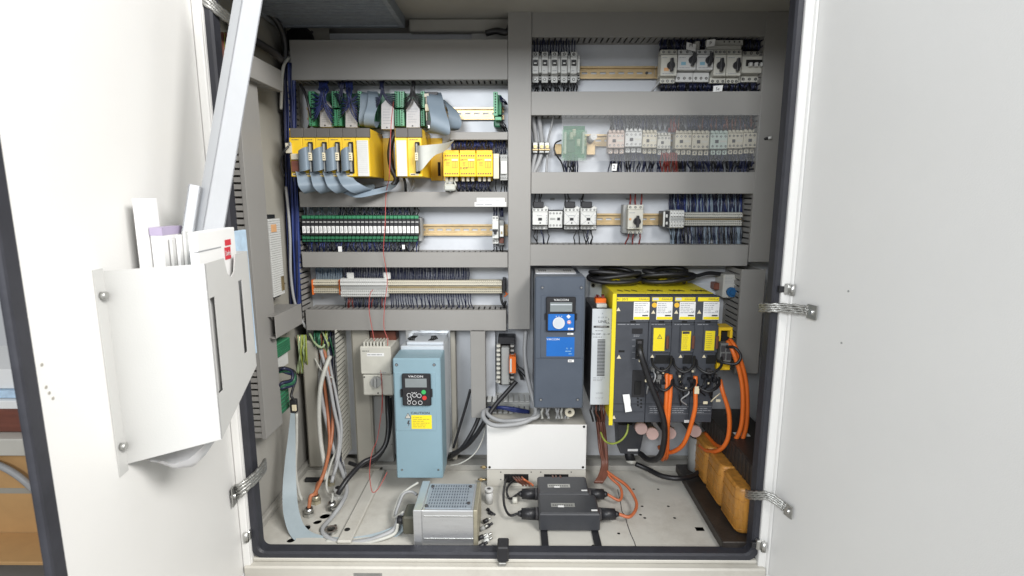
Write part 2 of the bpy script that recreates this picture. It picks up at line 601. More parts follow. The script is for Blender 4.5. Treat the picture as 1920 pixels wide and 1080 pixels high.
# seal
pts = []
rc = 0.028
z0, z1 = 0.000, 1.32
for cx, cz, a0 in ((XL + rc, z0 + rc, 180), (XR - rc, z0 + rc, 270), (XR - rc, z1 - rc, 0), (XL + rc, z1 - rc, 90)):
    for k in range(7):
        a = R(a0 + 15 * k)
        pts.append(Vector((cx + rc * math.cos(a), YF, cz + rc * math.sin(a))))
prof = [(-.011, -.012), (-.007, -.017), (.007, -.017), (.011, -.012), (.011, .014), (-.011, .014)]
vs, fs = [], []
n = len(pts)
for i, p in enumerate(pts):
    t = (pts[(i + 1) % n] - pts[i - 1]).normalized()
    nn = Vector((t.z, 0, -t.x))
    for a, b in prof:
        vs.append(p + nn * a + Vector((0, b, 0)))
k = len(prof)
for i in range(n):
    for j in range(k):
        fs.append((i * k + j, i * k + (j + 1) % k, ((i + 1) % n) * k + (j + 1) % k, ((i + 1) % n) * k + j))
MB().add(vs, fs).build('door_seal', 'rubber', cab)

# mounting plate
px0, px1 = -0.672, 0.785
plate = bx('mounting_plate', 'galvanised', cab, px0, px1, YP, YP + .003, 0.03, 1.345, 0)
# edge strip under the plate and a kick board behind the floor
bx('back_sill', 'paint_wall_shaded', cab, WL, WR, YP - .05, YP - .002, 0, 0.018, .002)

# roof: fan filter grille, plate with cable hole, gland plate
g = thing('filter_grille', 'blue grey fine mesh filter grille set in the cabinet roof', 'grille', (-.3, 1.45, ZT))
x0, x1 = P(497, 20, 1.50).x, P(748, 33, 1.58).x
bx('mesh_pad', 'filter_mesh', g, x0, x1, 1.20, 1.585, ZT - .022, ZT - .012, .002)
m = MB()
nr = 34
for i in range(nr):
    y = 1.20 + (1.585 - 1.20) * (i + .5) / nr
    m.box(x0, x1, y - .003, y + .003, ZT - .027, ZT - .0225)
m.build('mesh_ribs', 'filter_mesh', g)['kind'] = 'stuff'
m = MB()
m.box(x0 - .012, x1 + .012, 1.585, 1.60, ZT - .03, ZT)
m.box(x1, x1 + .012, 1.19, 1.585, ZT - .03, ZT)
m.box(x0 - .012, x0, 1.19, 1.585, ZT - .03, ZT)
m.build('frame', 'filter_mesh', g)
t = thing('hole_plate', 'small beige plate with a round cable hole above the top left duct', 'plate', P(580, 70, YP - .003))
a = rect(536, 34, 617, 80, YP - .003)
hc = P(563, 78, YP - .003)
m = MB().box(a[0], a[1], YP - .003, YP - .0004, a[2], a[3], .0005)
m.build('sheet', 'duct_old', t)
MB().cyl((hc.x, YP - .0045, hc.z), (hc.x, YP - .0032, hc.z), .040, 28).build('opening', 'hole', t)
MB().ring((hc.x, YP - .006, hc.z), (hc.x, YP - .0032, hc.z), .037, .043, 28).build('rim', 'black', t)
for sx in (540, 585):
    q = P(sx, 60, YP - .004)
    MB().cyl((q.x, YP - .006, q.z), (q.x, YP - .003, q.z), .004, 10).build('screw', 'dark', t)
# angle rail under the roof, right part
bx('roof_rail', 'paint_wall_shaded', cab, x1 + .02, WR, YP - .035, YP - .004, ZT - .035, ZT - .001, .003)
tb = thing('white_bracket', 'white folded bracket hanging at the top beside the central duct', 'bracket', P(918, 50, YP - .01))
a = rect(882, 32, 953, 72, YP - .05)
bx('plate', 'white', tb, a[0], a[1], YP - .012, YP - .0005, a[2], a[3] + .01)
bx('lip', 'white', tb, a[0], a[1], YP - .05, YP - .012, a[3] + .006, a[3] + .010)
cable('black_cable', 'short black cable end poking out above the central duct', [P(912, 62, 1.60), P(930, 58, 1.59), P(950, 60, 1.58), P(958, 48, 1.60)], .009, 'black_wire')

# ------------------------------------------------------------------ doors
DL0 = Vector((XL - .024, 1.178, 0))
dfree = P(10, 650, 0.585)
e1 = Vector((dfree.x - DL0.x, dfree.y - DL0.y, 0)).normalized()
nL = Vector((-e1.y, e1.x, 0))
if nL.x < 0: nL = -nL
WD = 0.625


def DL(s, t, z):
    return DL0 + e1 * s + nL * t + Vector((0, 0, z))


def doorbox(m, D, s0, s1, t0, t1, z0, z1):
    p = [D(s0, t0, z0), D(s1, t0, z0), D(s1, t1, z0), D(s0, t1, z0), D(s0, t0, z1), D(s1, t0, z1), D(s1, t1, z1), D(s0, t1, z1)]
    return m.hexa(p)


ZB = -0.035
WDL = 0.590
ld = doorbox(MB(), DL, 0, WDL, -.004, 0, ZB, 1.40).build('door', 'paint', cab)
ld['label'] = 'left cabinet door with document pocket, swung open'
m = MB()
doorbox(m, DL, WDL - .025, WDL + .002, -.005, .006, ZB, 1.40)
m.build('seal', 'rubber', ld, .004)
m = MB()
doorbox(m, DL, .0, .016, .0005, .018, ZB, 1.40)
m.build('edge_flange', 'paint', ld, .003)
m = MB()
for sx, sy in ((78, 684), (86, 726), (92, 737), (99, 747)):
    p = PN(sx, sy, DL(0, 0, 0), nL)
    MB().cyl(p - nL * .001, p + nL * .0007, .0022, 8).build('paint_chip', 'duct_old', ld)

DR0 = Vector((XR + .026, 1.178, 0))
a = R(14)
e2 = Vector((math.sin(a), -math.cos(a), 0))
nR = Vector((-math.cos(a), -math.sin(a), 0))


def DR(s, t, z):
    return DR0 + e2 * s + nR * t + Vector((0, 0, z))


rd = doorbox(MB(), DR, 0, WD, -.020, 0, ZB, 1.40).build('door', 'paint', cab, .003)
rd['label'] = 'right cabinet door, plain light grey inner face'
m = MB()
doorbox(m, DR, -.004, .014, .0005, .007, ZB, 1.40)
m.build('edge_flange', 'paint', rd, .004)
m = MB()
doorbox(m, DR, WD - .052, WD - .006, .0005, .014, ZB + .03, 1.37)
m.build('seal', 'rubber', rd, .004)
m = MB()
for sx, sy in ((1591, 546), (1578, 643)):
    p = PN(sx, sy, DR(0, 0, 0), nR)
    MB().cyl(p - nR * .001, p + nR * .0008, .0022, 8).build('paint_chip', 'device_grey', rd)


# hinge blocks
def hinge(px, py, side):
    q = P(px, py, 1.18)
    o = thing('hinge_block', 'small bright metal hinge block on the %s' % side, 'hinge', (q.x, q.y, q.z))
    bx('body', 'steel', o, q.x - .011, q.x + .011, 1.166, 1.18, q.z - .013, q.z + .013, .003)
    MB().cyl((q.x + .004, 1.163, q.z + .012), (q.x + .004, 1.163, q.z - .012), .006, 12).build('pin', 'steel', o)
    bx('clip', 'black', o, q.x - .022, q.x - .011, 1.168, 1.178, q.z - .007, q.z + .007, .001)


hinge(1475, 541, 'right door, the upper one')
hinge(1423, 1017, 'right door, the lower one')
hinge(465, 999, 'left door edge')
# latch keeper in the middle of the sill
q = P(943, 1040, 1.17)
o = thing('latch_keeper', 'black latch keeper clipped over the seal in the middle of the sill', 'latch', (q.x, 1.17, q.z))
bx('clip', 'black', o, q.x - .014, q.x + .014, 1.165, 1.206, q.z - .018, q.z + .022, .003)
bx('hook', 'steel_dull', o, q.x - .010, q.x + .008, 1.163, 1.170, q.z - .026, q.z - .018, .001)


# braided earth straps
def strap(label, rows, w, lug, lugdir, zlug=True):
    c = smooth_path(rows, 8)
    o = thing('earth_strap', label, 'earth strap', c[0], 'braided earth straps')
    k = len(c)
    for j in range(4):
        m = MB()
        pts = []
        for i, p in enumerate(c):
            t = (c[min(k - 1, i + 1)] - c[max(0, i - 1)]).normalized()
            up = Vector((0, 0, 1)) - t * t.z
            up.normalize()
            off = (j - 1.5) / 4 * w
            pts.append(p + up * (off + 0.0008 * math.sin(i * 1.3 + j * 1.5)))
        m.tube(pts, w / 6.4, 6)
        m.build('braid', 'braid', o)
    p = c[-1]
    e = Vector(lugdir)
    u = Vector((0, 0, 1))
    nn = e.cross(u)
    m = MB()
    m.hexa([p - u * w * .75 - e * .002 - nn * .0012, p - u * w * .75 + e * lug - nn * .0012, p - u * w * .75 + e * lug + nn * .0012, p - u * w * .75 - e * .002 + nn * .0012,
            p + u * w * .75 - e * .002 - nn * .0012, p + u * w * .75 + e * lug - nn * .0012, p + u * w * .75 + e * lug + nn * .0012, p + u * w * .75 - e * .002 + nn * .0012])
    m.build('lug', 'steel_dull', o)
    b = p + e * lug * .5
    MB().cyl(b - nn * .006, b + nn * .007, .006, 10).build('bolt', 'steel', o)
    return o


def onR(px, py, t=.006):
    return PN(px, py, DR(0, t, 0), nR)


def onL(px, py, t=.006):
    return PN(px, py, DL(0, t, 0), nL)


strap('flat braided earth strap from right post to right door beside the orange cables',
      [P(1424, 577, 1.215), P(1440, 577, 1.175), onR(1465, 577, .03), onR(1500, 580, .012), onR(1515, 583, .006)], .020, .024, e2)
strap('sagging braided earth strap to right door low by the yellow coils',
      [P(1396, 924, 1.25), P(1405, 928, 1.20), P(1418, 929, 1.17), onR(1440, 930, .03), onR(1462, 944, .012), onR(1472, 953, .006)], .020, .022, e2)
strap('short twisted braided earth strap between left door and the bottom left of the opening',
      [P(497, 870, 1.24), P(492, 880, 1.20), P(478, 896, 1.165), onL(455, 915, .03), onL(442, 925, .008)], .030, .022, e1)
strap('blurred braided earth strap at the top left corner of the opening',
      [P(452, 62, 1.30), P(432, 38, 1.24), P(412, 22, 1.20), onL(390, 2, .03), onL(372, -12, .01)], .024, .022, e1)

# ------------------------------------------------------------------ document pocket on the left door
fa = PN(214, 690, DL(0, 0, 0), nL)                   # where the near cheek meets the door
sA = (fa - DL0).dot(e1)
# protrusion such that the outer near corner falls on (365,500)
best = None
for i in range(400):
    t = i * .0005
    q = DL(sA, t, 0)
    v = q - CO
    u = RM.transposed() @ Vector((v.x, v.y, CAMH - .02 - CAMH))
    pxx = 960 + F * u.x / -u.z
    if best is None or abs(pxx - 375) < best[0]:
        best = (abs(pxx - 375), t)
TP = best[1]


def onB(px, py, t=None):
    q = PN(px, py, DL(0, TP if t is None else t, 0), nL)
    return (q - DL0).dot(e1), q.z


sN, zNt = onB(365, 500)
_, zNb = onB(405, 836)
sFt, zFt = onB(462, 471)
sFb, zFb = onB(483, 684)
sF = (sFt + sFb) / 2
pk = thing('document_pocket', 'white sheet steel document pocket screwed to the left door', 'document pocket', DL(sA, TP / 2, zNb))
TH = .0015
zft_door = PN(196, 507, DL(0, 0, 0), nL).z
zfb_door = PN(240, 868, DL(0, 0, 0), nL).z
# near cheek
m = MB()
m.prism([DL(sA, 0, zfb_door), DL(sA, TP, zNb), DL(sA, TP, zNt), DL(sA, 0, zft_door)], e1 * -TH)
m.build('side_cheek', 'pocket_white', pk)
m = MB()
m.prism([DL(sF, 0, zFb - .01), DL(sF, TP, zFb), DL(sF, TP, zFt), DL(sF, 0, zFt)], e1 * TH)
m.build('side_cheek', 'pocket_white', pk)
# front sheet with two slots and a thumb notch, as columns
def zb(s):
    k = (s - sA) / (sF - sA)
    return zNb + (zFb - zNb) * max(0, min(1, k))
def zt(s):
    k = (s - sA) / (sF - sA)
    return zNt + (zFt - zNt) * max(0, min(1, k))
s1a, s1b = sorted((onB(401, 640)[0], onB(411, 640)[0]))
s2a, s2b = sorted((onB(452, 590)[0], onB(459, 590)[0]))
zs1 = (onB(404, 555)[1], onB(417, 733)[1])
zs2 = (onB(456, 523)[1], onB(467, 657)[1])
nA, nB_ = sorted((onB(421, 500)[0], onB(441, 485)[0]))
zn = onB(430, 521)[1]
cuts = sorted({sA, sF, s1a, s1b, s2a, s2b, nA, nB_, (nA + nB_) / 2, nA + (nB_ - nA) * .2, nA + (nB_ - nA) * .8}, reverse=True)
m = MB()
for a_, b_ in zip(cuts[:-1], cuts[1:]):
    mid = (a_ + b_) / 2
    def top(s):
        z = zt(s)
        if nA - 1e-6 <= s <= nB_ + 1e-6 and nA < mid < nB_:
            k = abs((s - (nA + nB_) / 2) / ((nB_ - nA) / 2))
            return zn + (z - zn) * k ** 3
        return z
    segs = [(zb(a_), zb(b_), top(a_), top(b_))]
    for (u0, u1, zz) in ((s1a, s1b, zs1), (s2a, s2b, zs2)):
        if u0 - 1e-6 <= b_ and a_ <= u1 + 1e-6:
            segs = [(zb(a_), zb(b_), zz[1], zz[1]), (zz[0], zz[0], top(a_), top(b_))]
    for q0, q1, q2, q3 in segs:
        m.prism([DL(a_, TP, q0), DL(b_, TP, q1), DL(b_, TP, q3), DL(a_, TP, q2)], nL * -TH)
m.build('front_sheet', 'pocket_white', pk)
m = MB()
m.prism([DL(sA - .004, 0.004, zfb_door), DL(sA - .004, TP - .004, zNb + .002), DL(sF + .01, TP - .004, zFb + .002), DL(sF + .01, 0.004, zFb - .008)], Vector((0, 0, TH)))
m.build('bottom_sheet', 'pocket_white', pk)
m = MB()
m.prism([DL(sA, .0005, zfb_door - .01), DL(sA + .022, .0005, zfb_door - .01), DL(sA + .022, .0005, zft_door + .004), DL(sA, .0005, zft_door + .004)], nL * TH)
m.build('screw_flange', 'pocket_white', pk)
for zz in (zft_door - .035, zfb_door + .035):
    b = DL(sA + .012, .002, zz)
    MB().cyl(b, b + nL * .008, .006, 10).build('bolt', 'steel_dull', pk)

# what stands in the pocket (each document a thing; boxes in door coordinates)
def docbox(name, label, cat, mat, s0, s1, t0, t1, z0, z1, lean=0.0, extra=None):
    o = thing(name, label, cat, DL((s0 + s1) / 2, (t0 + t1) / 2, z0))
    p = [DL(s0, t0, z0), DL(s1, t0, z0), DL(s1, t1, z0), DL(s0, t1, z0)]
    L = e1 * lean
    m = MB().hexa(p + [Vector(q) + Vector((0, 0, z1 - z0)) + L for q in p])
    m.build('cover', mat, o, .0012)
    return o
zin = zFb + .004
d0 = .012
def zT(px, py, t):
    return PN(px, py, DL(0, t, 0), nL).z
def span(pa, pb, y, t):
    return onB(pa, y, t)[0], onB(pb, y, t)[0]
s0, s1 = span(272, 304, 460, .03)
o = docbox('white_binder', 'white ring binder standing tallest at the door side of the pocket', 'binder', 'paper', s0, s1, .018, .03, zfb_door + .01, zT(285, 372, .03))
s0, s1 = span(306, 344, 460, .05)
o = docbox('purple_folder', 'thin folder with a purple top edge among the papers in the pocket', 'folder', 'paper', s0, s1, .032, .05, zin, zT(330, 425, .05))
zz = zT(330, 425, .05)
m = MB()
m.hexa([DL(s0 + .0005, .0315, zz - .012), DL(s1 - .0005, .0315, zz - .012), DL(s1 - .0005, .0505, zz - .012), DL(s0 + .0005, .0505, zz - .012),
        DL(s0 + .0005, .0315, zz + .001), DL(s1 - .0005, .0315, zz + .001), DL(s1 - .0005, .0505, zz + .001), DL(s0 + .0005, .0505, zz + .001)])
m.build('purple_band', 'purple', o)
for i in range(3):
    t0 = .052 + i * .006
    s0, s1 = span(318 + i * 11, 352 + i * 14, 470, t0)
    docbox('loose_booklet', ['dog-eared white booklet right beside the purple folder', 'narrow white booklet leaning in the middle of the pocket', 'white booklet just behind the red logo booklet'][i], 'booklet', ['white', 'paper', 'device'][i], s0, s1, t0, t0 + .005, zin, zT(330 + i * 11, 446 - i * 7, t0), lean=-.004 * i)
tb_ = TP - .022
lb = docbox('logo_booklet', 'white manual with a red square logo leaning against the pocket front', 'booklet', 'paper', sA - .004, onB(441, 450, tb_ + .012)[0], tb_, tb_ + .012, zin, zT(395, 432, tb_ + .012))
def decal(px0, py0, px1, py1, t, mat, parent, name):
    a, b = onB(px0, (py0 + py1) / 2, t), onB(px1, (py0 + py1) / 2, t)
    z0, z1 = onB((px0 + px1) / 2, py1, t)[1], onB((px0 + px1) / 2, py0, t)[1]
    m = MB()
    m.prism([DL(a[0], t, z0), DL(b[0], t, z0), DL(b[0], t, z1), DL(a[0], t, z1)], nL * -.0004)
    return m.build(name, mat, parent), (a[0] + b[0]) / 2, (z0 + z1) / 2, abs(b[0] - a[0])
tt = tb_ + .0128
decal(422, 449, 433, 460, tt, 'print_red', lb, 'red_bar')
_, sc_, zc_, ww = decal(422, 463, 433, 486, tt, 'print_red', lb, 'red_logo')
yaw = math.atan2(-e1.y, -e1.x)
text('Danfoss', .012, DL(sc_, tt + .0006, zc_), 'print_white', lb, rot=(math.pi / 2, 0, yaw), wscale=.62)
decal(360, 468, 415, 470, tt, 'print_grey', lb, 'rule')
lb2 = docbox('blue_brochure', 'pale blue brochure at the far end of the pocket', 'brochure', 'pale_blue', onB(441, 450, tb_)[0], onB(466, 450, tb_)[0], tb_ - .008, tb_ - .001, zin, zT(452, 432, tb_), lean=.006)
# plastic bag bulging out below
m = MB()
bp0 = DL(sA - .02, TP * .25, zfb_door - .004)
bag = thing('plastic_bag', 'crumpled clear plastic bag sticking out under the document pocket', 'bag', bp0)
nu, nv = 12, 6
vs = []
rg = random.Random(3)
for i in range(nu + 1):
    for j in range(nv + 1):
        u, v = i / nu, j / nv
        zc = zfb_door + .004 - .045 * math.sin(math.pi * u) * math.sin(math.pi * (.15 + .7 * v)) - .006 * rg.random()
        vs.append(DL(sA - .012 - .06 * v, TP * (.15 + .7 * u), zc + (zNb - zfb_door) * u * .8))
fs = [(i * (nv + 1) + j, (i + 1) * (nv + 1) + j, (i + 1) * (nv + 1) + j + 1, i * (nv + 1) + j + 1) for i in range(nu) for j in range(nv)]
m.add(vs, fs, True).build('film', 'plastic_bag', bag)


# long duct lid and a short offcut standing in the pocket
def lid(name, label, a, b, wa, depth_dir, w, flange, mat):
    a, b = Vector(a), Vector(b)
    o = thing(name, label, 'profile', a)
    ax = (b - a).normalized()
    x = Vector(wa)
    x = (x - ax * x.dot(ax)).normalized()
    y = ax.cross(x)
    if y.y < 0: y = -y
    m = MB()
    th = .002
    L = b - a
    m.prism([a - x * w / 2, a + x * w / 2, a + x * w / 2 + y * th, a - x * w / 2 + y * th], L)
    m.build('face', mat, o)
    for sg in (-1, 1):
        m = MB()
        e = a + x * (sg * w / 2)
        m.prism([e, e - x * sg * th, e - x * sg * th + y * flange, e + y * flange], L)
        m.build('flange', mat, o)
    return o


lq = PN(386, 520, DL(0, tb_ - .03, 0), nL)
lid('leaning_profile', 'long pale grey trunking lid leaning diagonally out of the document pocket', lq, P(489, -90, lq.y + .14), (1, 1.6, 0), None, .036, .030, 'lid_grey')
lid('profile_offcut', 'short grey trunking offcut standing behind the long lid in the pocket', PN(345, 480, DL(0, .062, 0), nL), P(365, 347, PN(345, 480, DL(0, .062, 0), nL).y + .03), (1, .5, 0), None, .018, .012, 'lid_grey')

# ------------------------------------------------------------------ what shows beyond the left door
gf = bx('ground', 'concrete', None, -4.5, 2.5, -3, 4.6, -0.46, -0.451, 0)
gf['kind'] = 'structure'
YK = 1.75
zk = lambda y: P(30, y, YK).z
cb = thing('cardboard_box', 'brown cardboard box beyond the left door edge', 'box', (-1.9, 1.9, -.45))
bx('carton', 'cardboard', cb, -2.4, -1.2, YK, YK + .5, -.45, zk(850), .006)
bx('flap', 'cardboard', cb, -2.4, -1.2, YK - .16, YK - .002, zk(1004), zk(998), .002)
bx('tape', 'duct_old', cb, -2.4, -1.2, YK - .001, YK + .001, zk(925), zk(915), 0)
sb = tag(bx('cream_board', 'plinth', None, -2.4, -1.2, YK - .05, YK + .45, zk(845) + .004, zk(812), .004), 'cream board lying on the cardboard box beyond the left door', 'board')
rb = tag(bx('red_case', 'wood_dark', None, -2.35, -1.25, YK, YK + .4, zk(812) + .001, zk(768), .006), 'dark red case on top of the cream board beyond the left door', 'case')
for k, (y0, y1, m_) in enumerate(((768, 752, 'paper'), (751.5, 738, 'pale_blue'), (737.5, 700, 'paper'))):
    tag(bx('paper_stack', m_, None, -2.3, -1.3 - .01 * k, YK + .02 * k, YK + .35, zk(y0) + .001, zk(y1), .003), ['lowest white paper pile on the dark red case', 'pale blue folder in the middle of the paper pile', 'thick white top of the paper pile beyond the door'][k], 'papers')
cable('grey_lead', 'grey lead hanging across the cardboard box', [P(-30, 862, YK - .02), P(0, 873, YK - .03), P(25, 886, YK - .03), P(50, 905, YK - .03), P(80, 935, YK - .02)], .012, 'grey_cable')
crt = tag(bx('grey_crate', 'device_grey', None, -1.9, -1.15, YK - .4, YK - .18, -.45, zk(1030), .01), 'dark grey crate on the ground at the bottom left', 'crate')
bw = bx('wall', 'paint', None, -4.5, 2.5, 4.6, 4.65, -.45, 3.0, 0)
bw['kind'] = 'structure'

# ------------------------------------------------------------------ wire ducts
def fingers(m, fixed, along0, along1, yb, yf, axis, pitch=.0165, slot=.005, base=.012, th=.0016, lip=.012):
    # a slotted duct wall: solid foot at the plate, fingers up to the lid
    def B(a0, a1, y0, y1):
        if axis == 'x':
            m.box(a0, a1, y0, y1, fixed - th / 2, fixed + th / 2)
        else:
            m.box(fixed - th / 2, fixed + th / 2, y0, y1, a0, a1)
    B(along0, along1, yb - base, yb)
    nfi = max(1, int((along1 - along0) / pitch))
    p = (along1 - along0) / nfi
    for i in range(nfi):
        B(along0 + i * p + slot / 2, along0 + (i + 1) * p - slot / 2, yf + .002, yb - base)
    return m


def hduct(label, px0, py0, px1, py1, Yf=YD, mat='duct', lid=True, top=True, group='wire ducts'):
    x0, x1, z0, z1 = rect(px0, py0, px1, py1, Yf)
    o = thing('wire_duct', label, 'wire duct', ((x0 + x1) / 2, YP, z0), group)
    MB().box(x0, x1, YP - .002, YP - .0004, z0, z1).build('base', mat, o)
    fingers(MB(), z0 + .002, x0, x1, YP - .002, Yf, 'x').build('slotted_wall', mat, o)
    fingers(MB(), z1 - .002, x0, x1, YP - .002, Yf, 'x').build('slotted_wall', mat, o)
    if lid:
        m = MB()
        m.box(x0, x1, Yf - .002, Yf, z0, z1, .0007)
        m.box(x0, x1, Yf + .0002, Yf + .009, z0 - .0005, z0 + .0009)
        m.box(x0, x1, Yf + .0002, Yf + .009, z1 - .0009, z1 + .0005)
        m.build('lid', mat, o)
    return o, (x0, x1, z0, z1)


def vduct(label, px0, py0, px1, py1, Yf=YD, mat='duct', lid=True, walls=(1, 1), yb=None, pitch=.0165, group='wire ducts'):
    x0, x1, z0, z1 = rect(px0, py0, px1, py1, Yf)
    yb = yb or YP
    o = thing('wire_duct', label, 'wire duct', ((x0 + x1) / 2, yb, z0), group)
    MB().box(x0, x1, yb - .002, yb - .0004, z0, z1).build('base', mat, o)
    for k, f in enumerate((x0 + .002, x1 - .002)):
        if walls[k]:
            fingers(MB(), f, z0, z1, yb - .002, Yf, 'z', pitch).build('slotted_wall', mat, o)
    if lid:
        m = MB()
        m.box(x0, x1, Yf - .002, Yf, z0, z1, .0007)
        m.box(x0 - .0005, x0 + .0009, Yf + .0002, Yf + .009, z0, z1)
        m.box(x1 - .0009, x1 + .0005, Yf + .0002, Yf + .009, z0, z1)
        m.build('lid', mat, o)
    return o, (x0, x1, z0, z1)


vduct('tall vertical grey duct down the middle of the mounting plate', 953, 19, 995, 617, YD - .004)
hduct('tallest horizontal grey duct, top left above the green modules', 545, 75, 952, 150, YD)
hduct('grey duct at the top right above the circuit breakers', 997, 22, 1441, 69)
hduct('grey duct between the breaker row and the contactor row', 996, 172, 1431, 216)
hduct('grey duct under the contactors behind the clear sheet', 996, 323, 1416, 363)
hduct('grey duct above the dark blue drive and yellow amplifiers', 994, 459, 1402, 498)
vduct('tall vertical grey duct at the right edge of the plate', 1421, 22, 1466, 491, YD - .003)
hduct('short grey duct above the three yellow safety relays', 844, 248, 952, 262, YD)
d3, r3 = hduct('grey duct with two white stickers under the yellow racks', 562, 360, 952, 388)
hduct('grey duct between the relay row and the terminal strip', 567, 473, 952, 501)
hduct('lowest left grey duct above the pale blue drive', 574, 581, 949, 619)
vduct('open vertical slotted duct full of blue wires at the plate left edge', 526, 150, 555, 615, YD, lid=False)
vduct('narrow vertical grey duct beside the small transformer', 883, 621, 910, 783, YD - .01)
vduct('grey slotted duct at lower right behind the orange cables', 1384, 505, 1428, 700, 1.53, 'duct')
vduct('cream slotted duct standing behind the grey cables at lower left', 606, 618, 636, 868, 1.555, 'device_cream2', lid=False, walls=(0, 1), pitch=.0145)
for i, (a_, b_, c_, d_) in enumerate(((894, 371, 946, 379), (890, 379, 949, 387))):
    x0, x1, z0, z1 = rect(a_, b_, c_, d_, YD - .0022)
    st = bx('sticker', 'paper', d3, x0, x1, YD - .0024, YD - .0021, z0, z1, 0)
    print_lines(d3, x0 + .004, x1 - .004, z0 + .003, z1 - .003, YD - .0025, 1, seed=i)

# cream post beside the slotted duct, lower left
x0, x1, z0, z1 = rect(664, 618, 697, 870, 1.60)
o = thing('cream_post', 'smooth cream vertical post left of the white inverter with rotary switch', 'post', ((x0 + x1) / 2, YP, z0))
bx('profile', 'duct_old', o, x0, x1, 1.595, YP - .001, z0 - .01, z1 + .03, .006)
bx('foot', 'duct_old', o, x0 - .006, x1 + .02, 1.585, YP - .001, z0 - .03, z0 - .0101, .002)
x0, x1, z0, z1 = rect(572, 640, 602, 905, 1.58)
o = thing('cream_post', 'worn cream corner post at the far left behind the ribbon cable', 'post', ((x0 + x1) / 2, YP, z0))
bx('profile', 'duct_old', o, x0, x1, 1.58, YP - .001, .0185, z1, .006)


# ------------------------------------------------------------------ DIN rails
def rail(label, px0, px1, pyc, Yr=YP - .014, h=.035):
    a, b = P(px0, pyc, Yr), P(px1, pyc, Yr)
    x0, x1, zc = a.x, b.x, a.z
    o = thing('mounting_rail', label, 'rail', ((x0 + x1) / 2, YP, zc), 'mounting rails')
    m = MB()
    t = .0014
    for sg in (-1, 1):
        za, zb_ = zc + sg * .0125, zc + sg * .0175
        m.box(x0, x1, Yr, Yr + t, min(za, zb_), max(za, zb_))
        zw = zc + sg * .0125
        m.box(x0, x1, Yr + t, YP - .003, zw - t / 2, zw + t / 2)
    m.build('flanges', 'zinc_rail', o)
    m = MB()
    yw0, yw1 = YP - .0045, YP - .003
    m.box(x0, x1, yw0, yw1, zc + .0028, zc + .0118)
    m.box(x0, x1, yw0, yw1, zc - .0118, zc - .0028)
    x = x0
    while x < x1:
        e = min(x + .010, x1)
        m.box(x, e, yw0, yw1, zc - .0028, zc + .0028)
        x += .027
    m.build('web', 'zinc_rail', o)
    q = Vector((x1 - .022, yw0, zc))
    MB().cyl((q.x, yw0 - .004, zc), (q.x, yw0, zc), .004, 10).build('screw', 'dark', o)
    return zc


rail('gold zinc mounting rail behind the green modules, top left', 575, 945, 213)
rail('gold zinc mounting rail behind the relay modules', 566, 952, 431)
rail('gold zinc mounting rail behind the first circuit breakers', 998, 1228, 136)
rail('gold zinc mounting rail behind the rotary motor starters', 1229, 1424, 136)
rail('gold zinc mounting rail behind the contactors under the clear sheet', 1060, 1420, 263)
rail('gold zinc mounting rail through the contactors and terminal blocks, right', 998, 1398, 411)
rail('gold zinc mounting rail carrying the three yellow safety relays', 838, 950, 307)
rail('gold zinc mounting rail under the long cream terminal strip', 590, 948, 538)

# ------------------------------------------------------------------ device helpers (pixel rectangles on a front plane)
def pbox(parent, name, mat, x0, y0, x1, y1, Yf, Yb, c=.0008):
    a, b, z0, z1 = rect(x0, y0, x1, y1, Yf)
    return bx(name, mat, parent, a, b, Yf, Yb, z0, z1, c)


def dots(parent, pts, Y, r, mat='hole', name='terminal_screws', n=8, depth=.0012):
    m = MB()
    for px, py in pts:
        q = P(px, py, Y)
        m.cyl((q.x, Y - depth, q.z), (q.x, Y + .0005, q.z), r, n, smooth=False)
    o = m.build(name, mat, parent)
    if len(pts) > 1:
        o['kind'] = 'stuff'
    return o


def screws(parent, pts, Y, r=.0032):
    # a dark well with a small metal head in it
    dots(parent, pts, Y, r, 'hole', 'screw_wells', 8, .0006)
    dots(parent, pts, Y, r * .62, 'steel_dull', 'screw_heads', 6, .0011)


def dev(name, label, cat, px, py, group=None, Y=YP):
    q = P(px, py, Y)
    return thing(name, label, cat, (q.x, q.y, q.z), group)


def lineprint(parent, x0, y0, x1, y1, Y, rows, mat='print_grey', fill=.45, seed=0):
    a, b, z0, z1 = rect(x0, y0, x1, y1, Y)
    return print_lines(parent, a, b, z0, z1, Y, rows, mat, fill, seed)


def ptext(parent, s, px, py, Y, hpx, mat, wscale=1.0, align='CENTER', bold=0.0, space=1.0):
    q = P(px, py, Y)
    size = abs(P(px, py - hpx / 2, Y).z - P(px, py + hpx / 2, Y).z) / .70
    return text(s, size, (q.x, Y - .0006, q.z), mat, parent, wscale=wscale, align=align, bold=bold, space=space)


RW = random.Random(11)


def wires(label, xs, ya, Ya, yb, Yb, mat, r=.0016, bulge=.012, jx=3.0, jb=4.0, group=None, cat='wires', mats=None, midshift=0, name='wire_bundle', sag=0.0):
    q = P(sum(xs) / len(xs), ya, Ya)
    o = thing(name, label, cat, (q.x, q.y, q.z), group)
    for i, x in enumerate(xs):
        x2 = x + RW.uniform(-jb, jb) + midshift * 2
        xm = (x + x2) / 2 + RW.uniform(-jx, jx)
        ym = ya + (yb - ya) * RW.uniform(.4, .6)
        m_ = mats[RW.randrange(len(mats))] if mats else mat
        bl = bulge * RW.uniform(.5, 1.3)
        y25, y75 = ya + (yb - ya) * .25, ya + (yb - ya) * .78
        pts = [P(x, ya, Ya), P(x + (xm - x) * .4, y25 + sag, min(Ya, Yb) - bl * .7), P(xm, ym + sag, min(Ya, Yb) - bl), P(x2 + (xm - x2) * .3, y75, min(Ya, Yb) - bl * .4 + .006), P(x2, yb, Yb)]
        wire(o, pts, r, m_, sub=4, n=5)
    return o


